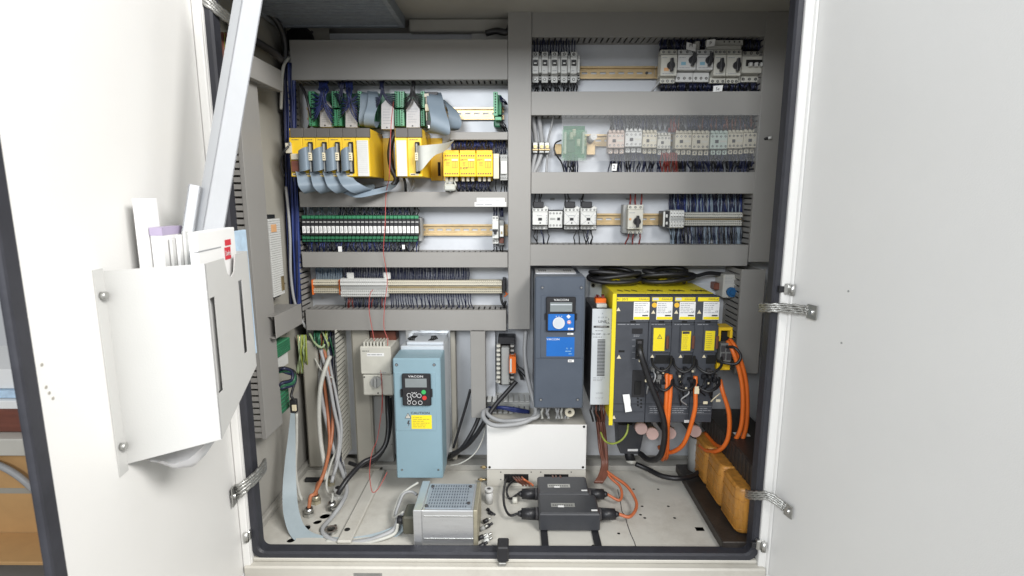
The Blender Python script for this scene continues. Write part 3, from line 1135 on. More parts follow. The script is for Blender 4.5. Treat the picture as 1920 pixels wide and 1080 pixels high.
def frange(a, b, n):
    return [a + (b - a) * (i + .5) / n for i in range(n)]


# ------------------------------------------------------------------ row L1: green terminal interface modules
def termcol(o, x0, x1, y0, y1, Yf, rows=9, split=None):
    ym = (y0 + y1) / 2
    for a, b in ((y0, ym - 1.8), (ym + 1.8, y1)):
        pbox(o, 'terminal_block', 'green_light' if RW.random() < .35 else 'green', x0, a, x1, b, Yf, 1.60, .0006)
        k = max(3, int((b - a) / 4.2))
        dots(o, [((x0 + x1) / 2 - .6, a + (b - a) * (i + .5) / k) for i in range(k)], Yf, .0018, 'hole', 'terminal_screws', 6)


def ifmod(label, x0, x1, terms, plate, y0=171, y1=236):
    o = dev('interface_module', label, 'interface module', (x0 + x1) / 2, y1, 'green interface modules')
    pbox(o, 'circuit_board', 'green_pcb', x0, y0 + 4, x1, y1 + 1, 1.60, YP - .014)
    for a, b in terms:
        termcol(o, a, b, y0, y1, 1.575)
    if plate:
        a, b, t, m_ = plate
        pm_ = (a + b) / 2
        pts = [P(a, m_, 1.568), P(a, t + 12, 1.568), P(pm_, t, 1.568), P(b, t + 12, 1.568), P(b, m_, 1.568)]
        MB().prism(pts, (0, .03, 0)).build('cover_plate', 'cover_silver', o)
        lineprint(o, a + 3, t + 18, b - 3, m_ - 8, 1.5678, 6, 'print_grey', .2, seed=int(a))
        dots(o, [((a + b) / 2 - 1, m_ - 3)], 1.568, .0022, 'dark', 'screw')
    return o


ifmod('green interface module at the far left, half hidden by blue wires', 578, 631, [(579, 590), (622, 631)], (600, 621, 188, 238))
ifmod('second green interface module from the left with dark wires fanning right', 632, 678, [(632, 640), (671, 678)], (648, 670, 193, 239))
ifmod('green interface module left of centre with two curled ribbons before it', 706, 749, [(740, 749)], (715, 738, 184, 242))
ifmod('green interface module with clean silver plate and black wires fanning both ways', 750, 796, [(750, 758), (789, 796)], (762, 787, 184, 239))
o = ifmod('green connector board behind the big grey curled ribbon', 797, 822, [], None, 172, 238)
pbox(o, 'header', 'dark', 800, 172, 820, 178, 1.57, 1.60)
o = ifmod('green connector board behind the two narrow ribbons', 680, 705, [], None, 173, 238)
o = dev('interface_module', 'single green terminal module alone at the right end of the top left rail', 'interface module', 933, 238, 'green interface modules')
pbox(o, 'terminal_block', 'green_light', 925, 172, 933, 217, 1.56, YP - .014)
pbox(o, 'terminal_block', 'green', 933, 178, 940, 215, 1.585, YP - .014)
pbox(o, 'lower_plug', 'green_pcb', 925.5, 222, 941, 238, 1.58, YP - .014, .004)
pbox(o, 'tag', 'green_light', 928, 219, 940, 225, 1.555, YP - .05)
dots(o, [(929, 176 + 5 * i) for i in range(8)], 1.56, .002)
wires('black wires curling from the lone green module into the middle duct', [937, 938, 939, 938, 939], 180, 1.585, 196, 1.60, 'navy_wire', .0017, .012, 5, 3, midshift=6)
wires('dark wires leaving the foot of the lone green module', [938, 939, 937, 939], 222, 1.585, 246, 1.60, 'black_wire', .0017, .006, 4, 3, midshift=5)


# wire trees falling out of the top left duct
def tree(label, px, py, spread, ends, mat, r=.0016, Yt=1.585, k0=158, mats=None):
    q = P(px, k0, Yt)
    o = thing('wire_bundle', label, 'wires', q)
    for i, (ex, ey) in enumerate(ends):
        jx, jy = RW.uniform(-spread, spread), RW.uniform(-3, 3)
        m_ = mats[i % len(mats)] if mats else mat
        pts = [P(px + RW.uniform(-spread, spread) * 1.3, k0 - 8, 1.60), P(px + jx, k0 + 8, Yt - .012), P(px + jx * .6, py - 14 + jy, 1.553 - RW.uniform(0, .006)),
               P(px + jx * .5 + (ex - px) * .25, py + (ey - py) * .35 + jy, 1.552), P(px + (ex - px) * .75, py + (ey - py) * .85, 1.556), P(ex, ey, 1.574)]
        wire(o, pts, r, m_, sub=5, n=5)
    return o


tree('bright blue wire tuft hanging from the duct at the far left module', 607, 188, 9, [(585 + 3 * (i % 3), 176 + i * 3.2) for i in range(17)] + [(624 + i % 3, 205 + i * 4) for i in range(8)], 'blue_wire', .0018, mats=['blue_wire', 'blue_wire', 'navy_wire'])
tree('dark blue wire tuft on the second green module', 655, 190, 6, [(672, 176 + i * 5) for i in range(12)] + [(638, 180 + i * 5) for i in range(9)], 'navy_wire', .0017, mats=['navy_wire', 'blue_wire'])
tree('navy wire tuft falling left of the silver module cover', 716, 178, 4, [(741, 177 + i * 4) for i in range(7)] + [(703, 184 + i * 5) for i in range(5)], 'navy_wire', .0017)
tree('black wire tuft above the clean silver module cover', 774, 176, 4, [(790, 178 + i * 4) for i in range(8)] + [(757, 185 + i * 4) for i in range(7)], 'black_wire', .0016)
tree('short dark wires between the first and second green modules', 640, 172, 7, [(626 + i * 1.5, 176 + i * 3) for i in range(8)], 'navy_wire', .0016)
cable('black_cable', 'black cable curving down beside the open duct to the first module', [P(563, 158, 1.59), P(572, 175, 1.58), P(579, 200, 1.575), P(583, 225, 1.58), P(579, 240, 1.6)], .004, 'black_wire')


def ribbon(name, label, centre, half, mat, th=.0016, sub=8, group='flat ribbon cables'):
    # centre: points; half: half-width vector for each point
    c = smooth_path(centre, sub)
    h = smooth_path(half, sub)
    m = MB().strip([p - q for p, q in zip(c, h)], [p + q for p, q in zip(c, h)], th)
    o = m.build(name, mat)
    return tag(o, label, 'ribbon cable', group)


V = Vector
ribbon('ribbon_cable', 'left one of the two narrow ribbons curled before the green boards',
       [P(684, 174, 1.60), P(683, 180, 1.572), P(682, 200, 1.562), P(680, 222, 1.556), P(681, 233, 1.566), P(684, 236, 1.585)], [V((.010, .004, 0))] * 6, 'ribbon')
ribbon('ribbon_cable', 'right one of the two narrow ribbons, rolled into an open loop',
       [P(698, 172, 1.60), P(700, 180, 1.568), P(698, 200, 1.556), P(693, 216, 1.545), P(692, 232, 1.552), P(697, 238, 1.575), P(703, 228, 1.59)], [V((.0135, .005, 0))] * 7, 'ribbon')
ribbon('ribbon_cable', 'wide grey ribbon hanging in a big open curl right of the green modules',
       [P(812, 174, 1.592), P(815, 182, 1.562), P(818, 200, 1.55), P(824, 222, 1.532), P(826, 240, 1.530), P(819, 249, 1.548), P(806, 247, 1.58)], [V((.022, .006, 0)), V((.022, .004, -.003)), V((.024, .004, -.008)), V((.026, .004, -.013)), V((.026, .002, -.012)), V((.026, 0, -.006)), V((.024, 0, 0))], 'ribbon')
ribbon('ribbon_cable', 'second fold of grey ribbon behind the big open curl',
       [P(826, 186, 1.597), P(836, 192, 1.588), P(848, 206, 1.582), P(853, 224, 1.577), P(850, 240, 1.585), P(842, 244, 1.61)], [V((.012, .004, -.004)), V((.014, .004, -.010)), V((.016, .006, -.008)), V((.018, .006, -.006)), V((.018, .004, 0)), V((.016, 0, 0))], 'ribbon')
o = dev('ribbon_plug', 'cream ribbon plug with a cable tag on the green board, top row', 'plug', 799, 176)
pbox(o, 'plug_head', 'device_cream', 795, 175, 804, 182, 1.556, 1.60)
pbox(o, 'stem', 'device_cream', 798.5, 182, 801, 236, 1.56, 1.575)
pbox(o, 'cable_tag', 'label_cream', 797, 195, 804, 208, 1.548, 1.559)
o = dev('plug_bracket', 'small dark latch at the foot of the big ribbon curl', 'latch', 803, 238)
pbox(o, 'latch', 'dark', 799, 226, 815, 236, 1.553, 1.58)
pbox(o, 'tab', 'steel_dull', 802, 234, 806, 241, 1.548, 1.553)

# ------------------------------------------------------------------ row L2: yellow input/output racks
YR = 1.495


def rack(label, slots, capx, y0, yc, y1, labelslot, side_to, flange, slotmark=None):
    o = dev('control_rack', label, 'control rack', (capx[0] + capx[1]) / 2, y1)
    a, b, z0, z1 = rect(capx[0], y0, capx[1], y1, YR)
    bx('chassis', 'yellow', o, a, b, YR + .004, YP - .004, z0, z1, .001)
    for i, (s0, s1) in enumerate(slots):
        pbox(o, 'module', 'yellow', s0 + .2, yc, s1 - .2, y1, YR - .004, YR + .003, .0012)
        pbox(o, 'module_cap', 'dark_cap', s0 + .2, y0, s1 - .2, yc - .4, YR - .006, YR + .003, .001)
        if i != labelslot:
            pbox(o, 'tag', 'label_cream', s0 + 5, y1 - 6, s1 - 6, y1 - 2, YR - .0046, YR - .0038, 0)
            lineprint(o, s0 + 6, y1 - 5.5, s1 - 7, y1 - 2.5, YR - .0047, 1, 'print_dark', .6, i)
            lineprint(o, s0 + 3, yc + 2, s1 - 4, yc + 6, YR - .0041, 1, 'print_dark', .3, i + 9)
    s0, s1 = slots[labelslot]
    pbox(o, 'label_panel', 'device', s0 + 2.5, yc + 5, s1 - 2, y1 - .5, YR - .007, YR - .0038, .001)
    m = MB()
    aa, bb, q0, q1 = rect(s0 + 4, yc + 8, s1 - 4, y1 - 8, YR - .0072)
    for k in range(16):
        z = q0 + (q1 - q0) * k / 15
        m.box(aa, bb, YR - .0074, YR - .007, z, z + .0006)
    m.build('ruled_lines', 'device_grey', o)
    fa, fb, fz0, fz1 = rect(flange[0], flange[1], flange[2], flange[3], YP - .006)
    bx('side_flange', 'yellow', o, b, fb, YP - .008, YP - .003, fz0, fz1, .001)
    if slotmark:
        pbox(o, 'flange_slot', 'hole', *slotmark, YP - .0086, YP - .0078, 0)
    return o


sl = [543.7, 568.3, 592.6, 617.2, 642.1, 667.3, 693]
rk1 = rack('long yellow rack of five ribbon-connected modules with a white label panel', list(zip(sl[:-1], sl[1:])), (543.7, 693), 240, 258, 331, 5, 718, (718, 259, 738, 339))
rk2 = rack('short yellow rack of two modules beside the safety relays', [(741, 764.5), (764.5, 791)], (741, 791), 240, 258, 331, 0, 809, (809, 259, 830, 339), (821, 304, 826, 330))


def slotconn(o, xc, n):
    pbox(o, 'connector', 'hole', xc - 2.5, 266, xc + 6, 325, YR - .010, YR - .0038, .001)
    pbox(o, 'connector_rail', 'device_grey', xc - 1, 269, xc + 1.5, 322, YR - .020, YR - .010, .0005)
    pbox(o, 'cable_tag', 'label_cream', xc - 3, 286, xc + 3.5, 301, YR - .026, YR - .0202, .0008)
    lineprint(o, xc - 1.6, 288, xc + 2.2, 299, YR - .0262, 3, 'print_dark', .4, n)


RN = ['first', 'second', 'third', 'fourth']
for i, xc in enumerate((581, 607, 631.5, 656.5)):
    slotconn(rk1, xc, i)
    zt_, zb_ = P(xc, 274, YR).z, P(xc, 316, YR).z
    hz = (zt_ - zb_) / 2
    w = 21 if i < 3 else 17
    y_ = 296
    ribbon('ribbon_cable', '%s blue-grey ribbon from the left plugged into the long yellow rack' % RN[i],
           [P(xc, y_, YR - .014), P(xc - w * .25, y_ + 1, YR - .034), P(xc - w * .6, y_ + 3, YR - .036), P(xc - w * .95, y_ + 6, YR - .028), P(xc - w, y_ + 8, YR - .012)],
           [V((0, 0, hz)), V((0, 0, hz)), V((0, 0, hz * 1.0)), V((0, 0, hz * .93)), V((0, 0, hz * .9))], 'ribbon')
    dx = [9, 14, 22, 34][i]
    ribbon('ribbon_cable', '%s hanging ribbon loop below the long yellow rack, counted from the left' % RN[i],
           [P(xc - 12, 322, YR - .004), P(xc - 8, 334, YR - .006), P(xc - 6 + dx * .3, 348, YR - .012), P(xc + dx * .7, 358, YR + .012), P(xc + dx, 354, YR + .07), P(xc + dx, 345, YR + .10)],
           [V((.020, .006, -.002)), V((.020, .010, -.004)), V((.022, .010, .003)), V((.020, .012, .006)), V((.016, .012, .004)), V((.014, .012, 0))], 'ribbon')
ribbon('ribbon_cable', 'long flat ribbon running right along the duct under the yellow rack',
       [P(640, 352, YR + .03), P(668, 364, YR + .02), P(700, 361, YR + .03), P(730, 352, YR + .06), P(748, 336, YR + .09)],
       [V((.002, .004, .012)), V((.0, .006, .010)), V((0, .006, .008)), V((-.003, .006, .008)), V((-.004, .006, .006))], 'ribbon')
slotconn(rk2, 781, 8)
ribbon('ribbon_cable', 'pale ribbon twisting right from the short yellow rack', [P(781, 297, YR - .014), P(790, 296, YR - .034), P(806, 287, YR - .030), P(820, 280, YR - .01), P(834, 276, YR + .03), P(845, 270, YR + .07), P(850, 262, YR + .11)],
       [V((0, 0, .034)), V((0, 0, .032)), V((.004, 0, .022)), V((.004, .008, .015)), V((.006, .01, .014)), V((.008, .01, .012)), V((.01, .006, .01))], 'ribbon_pale')
cable('black_conduit', 'thick black cable running between the two yellow racks', [P(742, 242, 1.60), P(735, 262, 1.585), P(731, 290, 1.58), P(735, 316, 1.58), P(743, 334, 1.575), P(738, 346, 1.57), P(724, 353, 1.575), P(700, 358, 1.585)], .0085, 'black')
o = dev('end_connector', 'beige connector block on the left end of the long yellow rack', 'connector', 538, 292)
pbox(o, 'block', 'device_cream', 535, 268, 546, 287, YR - .01, YR + .05)
pbox(o, 'upper_tag', 'device_cream', 545, 288, 559, 299, YR - .012, YR - .0042)
pbox(o, 'lower_block', 'wood_dark', 546, 301, 560, 322, YR - .012, YR - .0042)
pbox(o, 'screw_lug', 'steel_dull', 541, 266, 545, 272, YR - .014, YR - .010)
cable('thin_cable', 'thin dark lead looping at the left end of the yellow rack', [P(541, 274, YR - .015), P(532, 285, YR - .02), P(527, 300, YR), P(529, 318, YR + .01), P(534, 330, YR + .03)], .003, 'black_wire')


# safety relays
def safety(label, x0, x1, mark):
    o = dev('safety_relay', label, 'safety relay', (x0 + x1) / 2, 338, 'yellow safety relays')
    Yf = 1.545
    pbox(o, 'base', 'yellow_relay', x0 + .8, 281, x1 - .8, 339, 1.59, YP - .014)
    pbox(o, 'front', 'yellow_relay', x0 + .2, 287, x1 - .2, 331, Yf, 1.59, .0012)
    w = x1 - x0
    xs = [x0 + w * k for k in (.15, .29, .43, .59, .73, .87)]
    dots(o, [(x, 292) for x in xs] + [(x, 325.5) for x in xs], Yf, .0021, 'brown_wire')
    ptext(o, 'pilz', x0 + 5, 299.5, Yf, 3.0, 'print_dark', 1.0, bold=.006)
    lineprint(o, x0 + 8.5, 298.5, x0 + 14.5, 300.5, Yf - .0001, 1, 'print_dark', .5, int(x0))
    pbox(o, 'white_tag', 'label_cream', x0 + 16, 298, x1 - 3, 301.5, Yf - .0006, Yf, 0)
    lineprint(o, x0 + 6, 303, x0 + 14, 311, Yf - .0001, 3, 'print_dark', .3, int(x0) + 3)
    a, b, z0, z1 = rect(x1 - 14, 302, x1 - 4, 315, Yf - .0003)
    m = MB()
    for u0, u1, v0, v1 in ((a, b, z1 - .0008, z1), (a, b, z0, z0 + .0008), (a, a + .0008, z0, z1), (b - .0008, b, z0, z1), (a + (b - a) * .35, a + (b - a) * .4, z0, z1), (a + (b - a) * .65, a + (b - a) * .7, z0, z1)):
        m.box(u0, u1, Yf - .0003, Yf, v0, v1)
    m.build('circuit_print', 'brown_wire', o)
    if mark:
        ptext(o, mark, x0 + 9, 315.5, Yf, 4.4, 'print_dark', .8, bold=.006)
    for k in range(3):
        pbox(o, 'plug', 'device_cream', x0 + 4 + k * 9, 331.5, x0 + 9.5 + k * 9, 340, 1.565, 1.60)
    return o


safety('leftmost of the three yellow safety relays', 830.7, 861.5, None)
safety('middle yellow safety relay with a handwritten marking', 861.5, 892.5, 'K 459P')
safety('rightmost of the three yellow safety relays, next to the pale relay', 892.5, 924, None)
o = dev('slim_relay', 'slim cream relay just right of the yellow safety relays', 'relay', 930, 336)
pbox(o, 'body', 'device_cream', 925, 288, 935.5, 335, 1.55, YP - .014)
pbox(o, 'front_tag', 'device', 926, 294, 934.5, 297, 1.5492, 1.551)
o = dev('slim_relay', 'slim grey-green relay next to the central duct, yellow row', 'relay', 944, 338)
pbox(o, 'body', 'device_grey', 938, 290, 951.5, 338, 1.555, YP - .014)
pbox(o, 'front', 'device', 939, 302, 950.5, 326, 1.547, 1.555)
pbox(o, 'front_tag', 'paper', 940, 305, 948, 309, 1.5464, 1.5475)
screws(o, [(940 + 3.2 * k, 295) for k in range(4)] + [(940 + 3.2 * k, 333.5) for k in range(4)], 1.555, .0022)
wires('dense blue wires between the short duct and the yellow safety relays', frange(846, 924, 44), 281, 1.59, 262, 1.60, 'blue_wire', .0016, .012, 3, 4, mats=['blue_wire', 'navy_wire', 'navy_wire'])
wires('dark wires above the two slim relays beside the central duct', frange(927, 950, 9), 289, 1.59, 262, 1.60, 'navy_wire', .0016, .012, 3, 4)
wires('looping navy wires below the three yellow safety relays', frange(846, 922, 34), 339, 1.585, 362, 1.60, 'navy_wire', .0016, .012, 6, 7, mats=['navy_wire', 'navy_wire', 'black_wire'])
wires('three dark wires below the slim grey-green relay', [930, 940, 945, 949], 338, 1.59, 362, 1.60, 'black_wire', .0016, .010, 3, 2)
wires('grey wires bunched left of the safety relays', frange(836, 852, 7), 336, 1.575, 361, 1.60, 'ribbon_pale', .0025, .016, 3, 5)
o = dev('plug_housing', 'grey plug housing on the duct under the first safety relay', 'plug', 843, 352)
pbox(o, 'shell', 'ribbon_pale', 832, 345, 853, 358, 1.535, 1.567, .004)
pbox(o, 'nut', 'device_grey', 840, 340, 847, 346, 1.54, 1.56, .002)
cable('black_cable', 'black cable dropping from the short yellow rack to the duct', [P(757, 333, 1.6), P(760, 345, 1.59), P(761, 362, 1.60)], .004, 'black_wire')
cable('grey_lead', 'grey lead crossing below the short yellow rack', [P(772, 333, 1.6), P(776, 345, 1.59), P(768, 362, 1.60)], .004, 'grey_cable')

# ------------------------------------------------------------------ row L3: relay modules
ORD = 'leftmost second third fourth fifth sixth seventh eighth ninth tenth eleventh twelfth thirteenth fourteenth fifteenth sixteenth seventeenth eighteenth nineteenth twentieth'.split() + ['twenty-%s' % w for w in 'first second third fourth fifth sixth seventh'.split()] + ['rightmost']
RY = 1.575
rel = None
relx0, relx1, NR = 566, 784, 28
for i in range(NR):
    xa = relx0 + (relx1 - relx0) * i / NR
    xb = relx0 + (relx1 - relx0) * (i + 1) / NR
    if rel is None:
        o = dev('relay_module', 'slim green and black relay module, leftmost in the long relay row', 'relay module', (xa + xb) / 2, 452, 'slim relay modules in one row')
        pbox(o, 'base', 'green_pcb', xa + .3, 404, xb - .3, 452, RY + .02, YP - .014, .0005)
        pbox(o, 'relay_body', 'black', xa + .3, 411, xb - .3, 441, RY - .008, RY + .02, .0006)
        pbox(o, 'terminal', 'green', xa + .5, 404.5, xb - .5, 410, RY + .004, RY + .02, .0006)
        pbox(o, 'terminal', 'green', xa + .5, 442, xb - .5, 447.5, RY + .004, RY + .02, .0006)
        pbox(o, 'lower_terminal', 'green_pcb', xa + .7, 448, xb - .7, 453, RY + .012, RY + .03, .0006)
        pbox(o, 'tag', 'label_cream' if False else 'paper', xa + .9, 424, xb - .9, 437, RY - .010, RY - .0079, .0004)
        lineprint(o, xa + 2.4, 426, xb - 2.2, 435, RY - .0101, 4, 'print_grey', .5, 3)
        pbox(o, 'white_line', 'device', xa + 1.2, 415.5, xb - 1.2, 417, RY - .0084, RY - .0079, 0)
        rel = o
        x_first = P((xa + xb) / 2, 430, RY).x
    else:
        c = copy_tree(rel)
        c.location.x += P((xa + xb) / 2, 430, RY).x - x_first
        c['label'] = 'slim green and black relay module, %s%s in the long relay row' % (ORD[i], '' if i in (0, NR - 1) else ' from the left')
        if i == 2:
            c['label'] = 'third relay module from the left, its white tag scribbled over'
            q0 = P((xa + xb) / 2, 430, RY)
            ORG[c] = c.location.copy()
            for s_ in ('#', 'X', 'X'):
                text(s_, .022, (q0.x, RY - .0112, q0.z + RW.uniform(-.003, .003)), 'print_dark', c, wscale=.45)
wires('dark wires arching from the duct into the top of the relay row', frange(632, 784, 38), 404, 1.60, 388, 1.60, 'navy_wire', .0016, .016, 4, 5, mats=['navy_wire', 'black_wire'])
wires('dense dark wires below the relay row', frange(568, 784, 66), 452, 1.60, 474, 1.605, 'navy_wire', .0017, .010, 5, 6, mats=['navy_wire', 'navy_wire', 'black_wire', 'blue_wire'])
wires('sparse dark wires above the left half of the relay row', frange(568, 632, 12), 404, 1.61, 388, 1.61, 'ribbon', .0014, .006, 3, 4)
o = dev('end_stop', 'grey end stop at the right end of the relay row', 'end stop', 787, 440)
pbox(o, 'clamp', 'device_grey', 784.5, 409, 790, 452, 1.60, YP - .01)
o = dev('cable_flag', 'white cable flag lying among wires under the relay row', 'tag', 640, 468)
pbox(o, 'flag', 'paper', 634, 462, 641, 472, 1.585, 1.586, 0)
o = dev('cable_flag', 'small white flag at the right end under the relay row', 'tag', 757, 464)
pbox(o, 'flag', 'paper', 754, 459, 759, 467, 1.585, 1.586, 0)

# circuit breaker and slim relay at the right end
o = dev('circuit_breaker', 'single white circuit breaker beside the central duct, relay row', 'circuit breaker', 929, 457)
pbox(o, 'housing', 'device', 923, 405, 934.5, 457, 1.60, YP - .014)
pbox(o, 'nose', 'device', 923, 414, 934.5, 447, 1.578, 1.60)
pbox(o, 'toggle', 'black', 923.5, 430, 933.5, 434, 1.572, 1.579)
pbox(o, 'lever', 'black', 926, 434, 931, 439, 1.566, 1.579)
screws(o, [(926, 409), (931.5, 409), (926, 452.5), (931.5, 452.5)], 1.60, .003)
o = dev('slim_relay', 'slim clear-fronted relay at the right end of the relay row', 'relay', 941, 457)
pbox(o, 'socket', 'device_grey', 936, 413, 945, 459, 1.605, YP - .014)
pbox(o, 'relay_body', 'device', 937, 423, 944, 444, 1.58, 1.605)
pbox(o, 'indicator', 'brass', 939, 434, 942, 439, 1.5785, 1.58)
pbox(o, 'lower_socket', 'wood_dark', 936.5, 446, 944.5, 456, 1.598, 1.606)
wires('four dark wires above the breaker by the central duct', [926, 931, 938, 943, 941], 406, 1.61, 388, 1.61, 'navy_wire', .0022, .006, 1, 1.5)
wires('dark wires below the breaker by the central duct', [926, 931, 938, 944], 457, 1.61, 474, 1.61, 'black_wire', .002, .006, 2, 2)

# ------------------------------------------------------------------ row L4: terminal strips
def tstrip(label, x0, x1, y0, y1, nt_, mat, Yf=1.60, two=True, group='terminal strips', lh=None):
    o = dev('terminal_strip', label, 'terminal strip', (x0 + x1) / 2, y1, group)
    first = None
    h = y1 - y0
    for i in range(nt_):
        xa, xb = x0 + (x1 - x0) * i / nt_, x0 + (x1 - x0) * (i + 1) / nt_
        if first is None:
            m = MB()
            a, b, z0, z1 = rect(xa + .25, y0, xb - .25, y1, Yf)
            zc = (z0 + z1) / 2
            hh = (z1 - z0) / 2
            prof = [(-hh, YP - .016), (-hh, Yf + .008), (-hh * .88, Yf + .002), (-hh * .3, Yf), (-hh * .26, Yf + .006), (hh * .26, Yf + .006), (hh * .3, Yf), (hh * .88, Yf + .002), (hh, Yf + .008), (hh, YP - .016)]
            m.prism([(a, y, zc + z) for z, y in prof], (b - a, 0, 0))
            first = m.build('terminal', mat, o)
            xf = a
        else:
            a = rect(xa + .25, y0, xb - .25, y1, Yf)[0]
            c = first.copy()
            C.objects.link(c)
            c.location.x += a - xf
            c.parent = o
    xs = [x0 + (x1 - x0) * (i + .5) / nt_ for i in range(nt_)]
    ro = (.17, .35, .65, .83) if two else (.14, .34, .66, .86)
    for k in ro:
        dots(o, [(x, y0 + h * k) for x in xs], Yf + .0006, .0014, 'hole', 'screw_holes', 6, .0008)
    aa, bb, z0, z1 = rect(x0 + 1, y0 + h * .44, x1 - 1, y0 + h * .56, Yf + .004)
    bx('marker_band', 'brass' if mat != 'device' else 'device_grey', o, aa, bb, Yf + .004, Yf + .0058, z0, z1, 0)
    return o


t1 = tstrip('short yellowed terminal strip between orange end plates', 587, 636, 525, 551, 12, 'device_cream')
for x in (585, 636):
    pbox(t1, 'end_plate', 'orange_plastic', x - .6, 525, x + 1.2, 553, 1.596, YP - .014, .0005)
tstrip('taller white terminal block group in the middle of the strip', 638, 725.5, 523, 558, 24, 'device', 1.585)
tstrip('long cream terminal strip running right to the central duct', 726.5, 941, 526, 551, 56, 'device_cream')
o = dev('end_stop', 'black end clamp at the right end of the long terminal strip', 'end stop', 945, 552)
pbox(o, 'clamp', 'black', 942, 523, 948, 549, 1.595, YP - .014)
wires('dark vertical wires above the white terminal group', frange(646, 722, 22), 523, 1.61, 501, 1.612, 'navy_wire', .0017, .006, 1.5, 2.5)
wires('navy vertical wires above the long cream terminal strip', frange(728, 880, 52), 526, 1.615, 501, 1.615, 'navy_wire', .0017, .005, 1.2, 2)
wires('dark wires below the white terminal group', frange(645, 722, 22), 558, 1.61, 581, 1.612, 'navy_wire', .0018, .006, 1.5, 3, mats=['navy_wire', 'black_wire', 'red_wire', 'navy_wire'])
wires('dark slanting wires below the long cream terminal strip', frange(730, 884, 34), 551, 1.615, 581, 1.61, 'navy_wire', .0017, .006, 1.5, 3, midshift=2)
wires('pale blue flat wires above the yellowed terminal strip', frange(592, 642, 16), 525, 1.615, 501, 1.618, 'ribbon', .0022, .003, .8, 1)
o = dev('blue_label', 'blue printed label behind the wires at the left of the terminal strip', 'label', 612, 512)
pbox(o, 'card', 'blue_panel', 592, 504, 640, 518, YP - .012, YP - .0008, 0)
lineprint(o, 595, 506, 637, 516, YP - .0121, 3, 'print_blue', .25, 5)
for i, x in enumerate((650, 719)):
    o = dev('marker_carrier', ['left white marker carrier standing above the white terminal group', 'right white marker carrier standing above the white terminal group'][i], 'marker', x + 6, 523)
    pbox(o, 'carrier', 'device', x, 511, x + 13, 523, 1.60, 1.605, .001)
    pbox(o, 'foot', 'device', x + 2, 519, x + 11, 523.5, 1.596, 1.60, .001)
cable('orange_lead', 'thin orange lead at the right end of the long terminal strip', [P(946, 545, 1.60), P(950, 552, 1.595), P(946, 556, 1.59), P(953, 550, 1.585)], .002, 'orange_cable')
cable('black_cable', 'black cable hooking down from the end of the terminal strip', [P(939, 550, 1.61), P(940, 562, 1.60), P(944, 572, 1.60), P(948, 565, 1.60), P(943, 581, 1.605)], .0038, 'black_wire')
dots(dev('plate_screw', 'bright screw in the plate below the yellowed terminal strip', 'screw', 605, 558), [(605, 558)], YP, .004, 'steel', 'head')

# thin red wires hanging down in front of everything
cable('red_wire', 'long thin red wire from the rack down past the relay row to the white inverter', [P(738, 190, 1.56), P(734, 225, 1.49), P(732, 262, 1.486), P(730, 330, 1.48), P(724, 362, 1.55), P(722, 420, 1.545), P(719, 470, 1.55), P(723, 500, 1.56), P(726, 530, 1.56), P(721, 575, 1.55), P(720, 615, 1.55), P(727, 640, 1.54), P(722, 680, 1.53), P(714, 705, 1.53), P(717, 740, 1.53), P(718, 775, 1.53)], .0011, 'wire_red_thin', 'wire')
cable('red_wire', 'thin red wire dangling from the white terminal group to the cabinet floor', [P(699, 543, 1.575), P(694, 552, 1.56), P(692, 580, 1.55), P(698, 618, 1.55), P(708, 670, 1.53), P(715, 705, 1.525), P(716, 760, 1.52), P(708, 820, 1.50), P(697, 850, 1.46), P(693, 885, 1.42), P(697, 920, 1.37), P(706, 920, 1.365), P(716, 905, 1.38), P(726, 885, 1.41)], .0011, 'wire_red_thin', 'wire')

# ------------------------------------------------------------------ row R1: breakers and rotary motor starters
OR5 = ['leftmost', 'second', 'middle', 'fourth', 'rightmost']
for i, xc in enumerate((1004, 1021.7, 1039.8, 1058, 1076)):
    o = dev('circuit_breaker', '%s of the five slim white circuit breakers with black toggles' % OR5[i], 'circuit breaker', xc, 155, 'five slim circuit breakers')
    pbox(o, 'housing', 'device', xc - 6, 97, xc + 6, 155, 1.60, YP - .014)
    pbox(o, 'nose', 'device', xc - 6, 107, xc + 6, 138, 1.578, 1.60, .0015)
    pbox(o, 'auxiliary_contact', 'device', xc + 6.3, 104, xc + 11.2, 150, 1.606, YP - .014)
    pbox(o, 'auxiliary_nose', 'device', xc + 6.3, 110, xc + 11.2, 136, 1.582, 1.606)
    pbox(o, 'toggle_well', 'black', xc - 4.5, 112, xc + 4.5, 123, 1.5765, 1.579, 0)
    pbox(o, 'toggle', 'black', xc - 4, 116, xc + 4, 121, 1.566, 1.577, .001)
    pbox(o, 'toggle_mark', 'device', xc - 2.4, 117.2, xc + 2.4, 119.6, 1.5655, 1.5662, 0)
    lineprint(o, xc - 4, 131, xc + 4, 134, 1.5779, 1, 'print_grey', .4, i)
    screws(o, [(xc, 101.5), (xc - .5, 149)], 1.60, .0042)
    dots(o, [(xc + 8.6, 142), (xc + 8.6, 147)], 1.606, .0022)
wires('thin dark wires from the top right duct down to the five slim breakers', frange(1000, 1080, 16), 99, 1.615, 72, 1.605, 'navy_wire', .0019, .004, 1, 2)
wires('dark wires looping below the five slim breakers', frange(1000, 1080, 20), 154, 1.61, 173, 1.605, 'black_wire', .0022, .008, 3, 4)


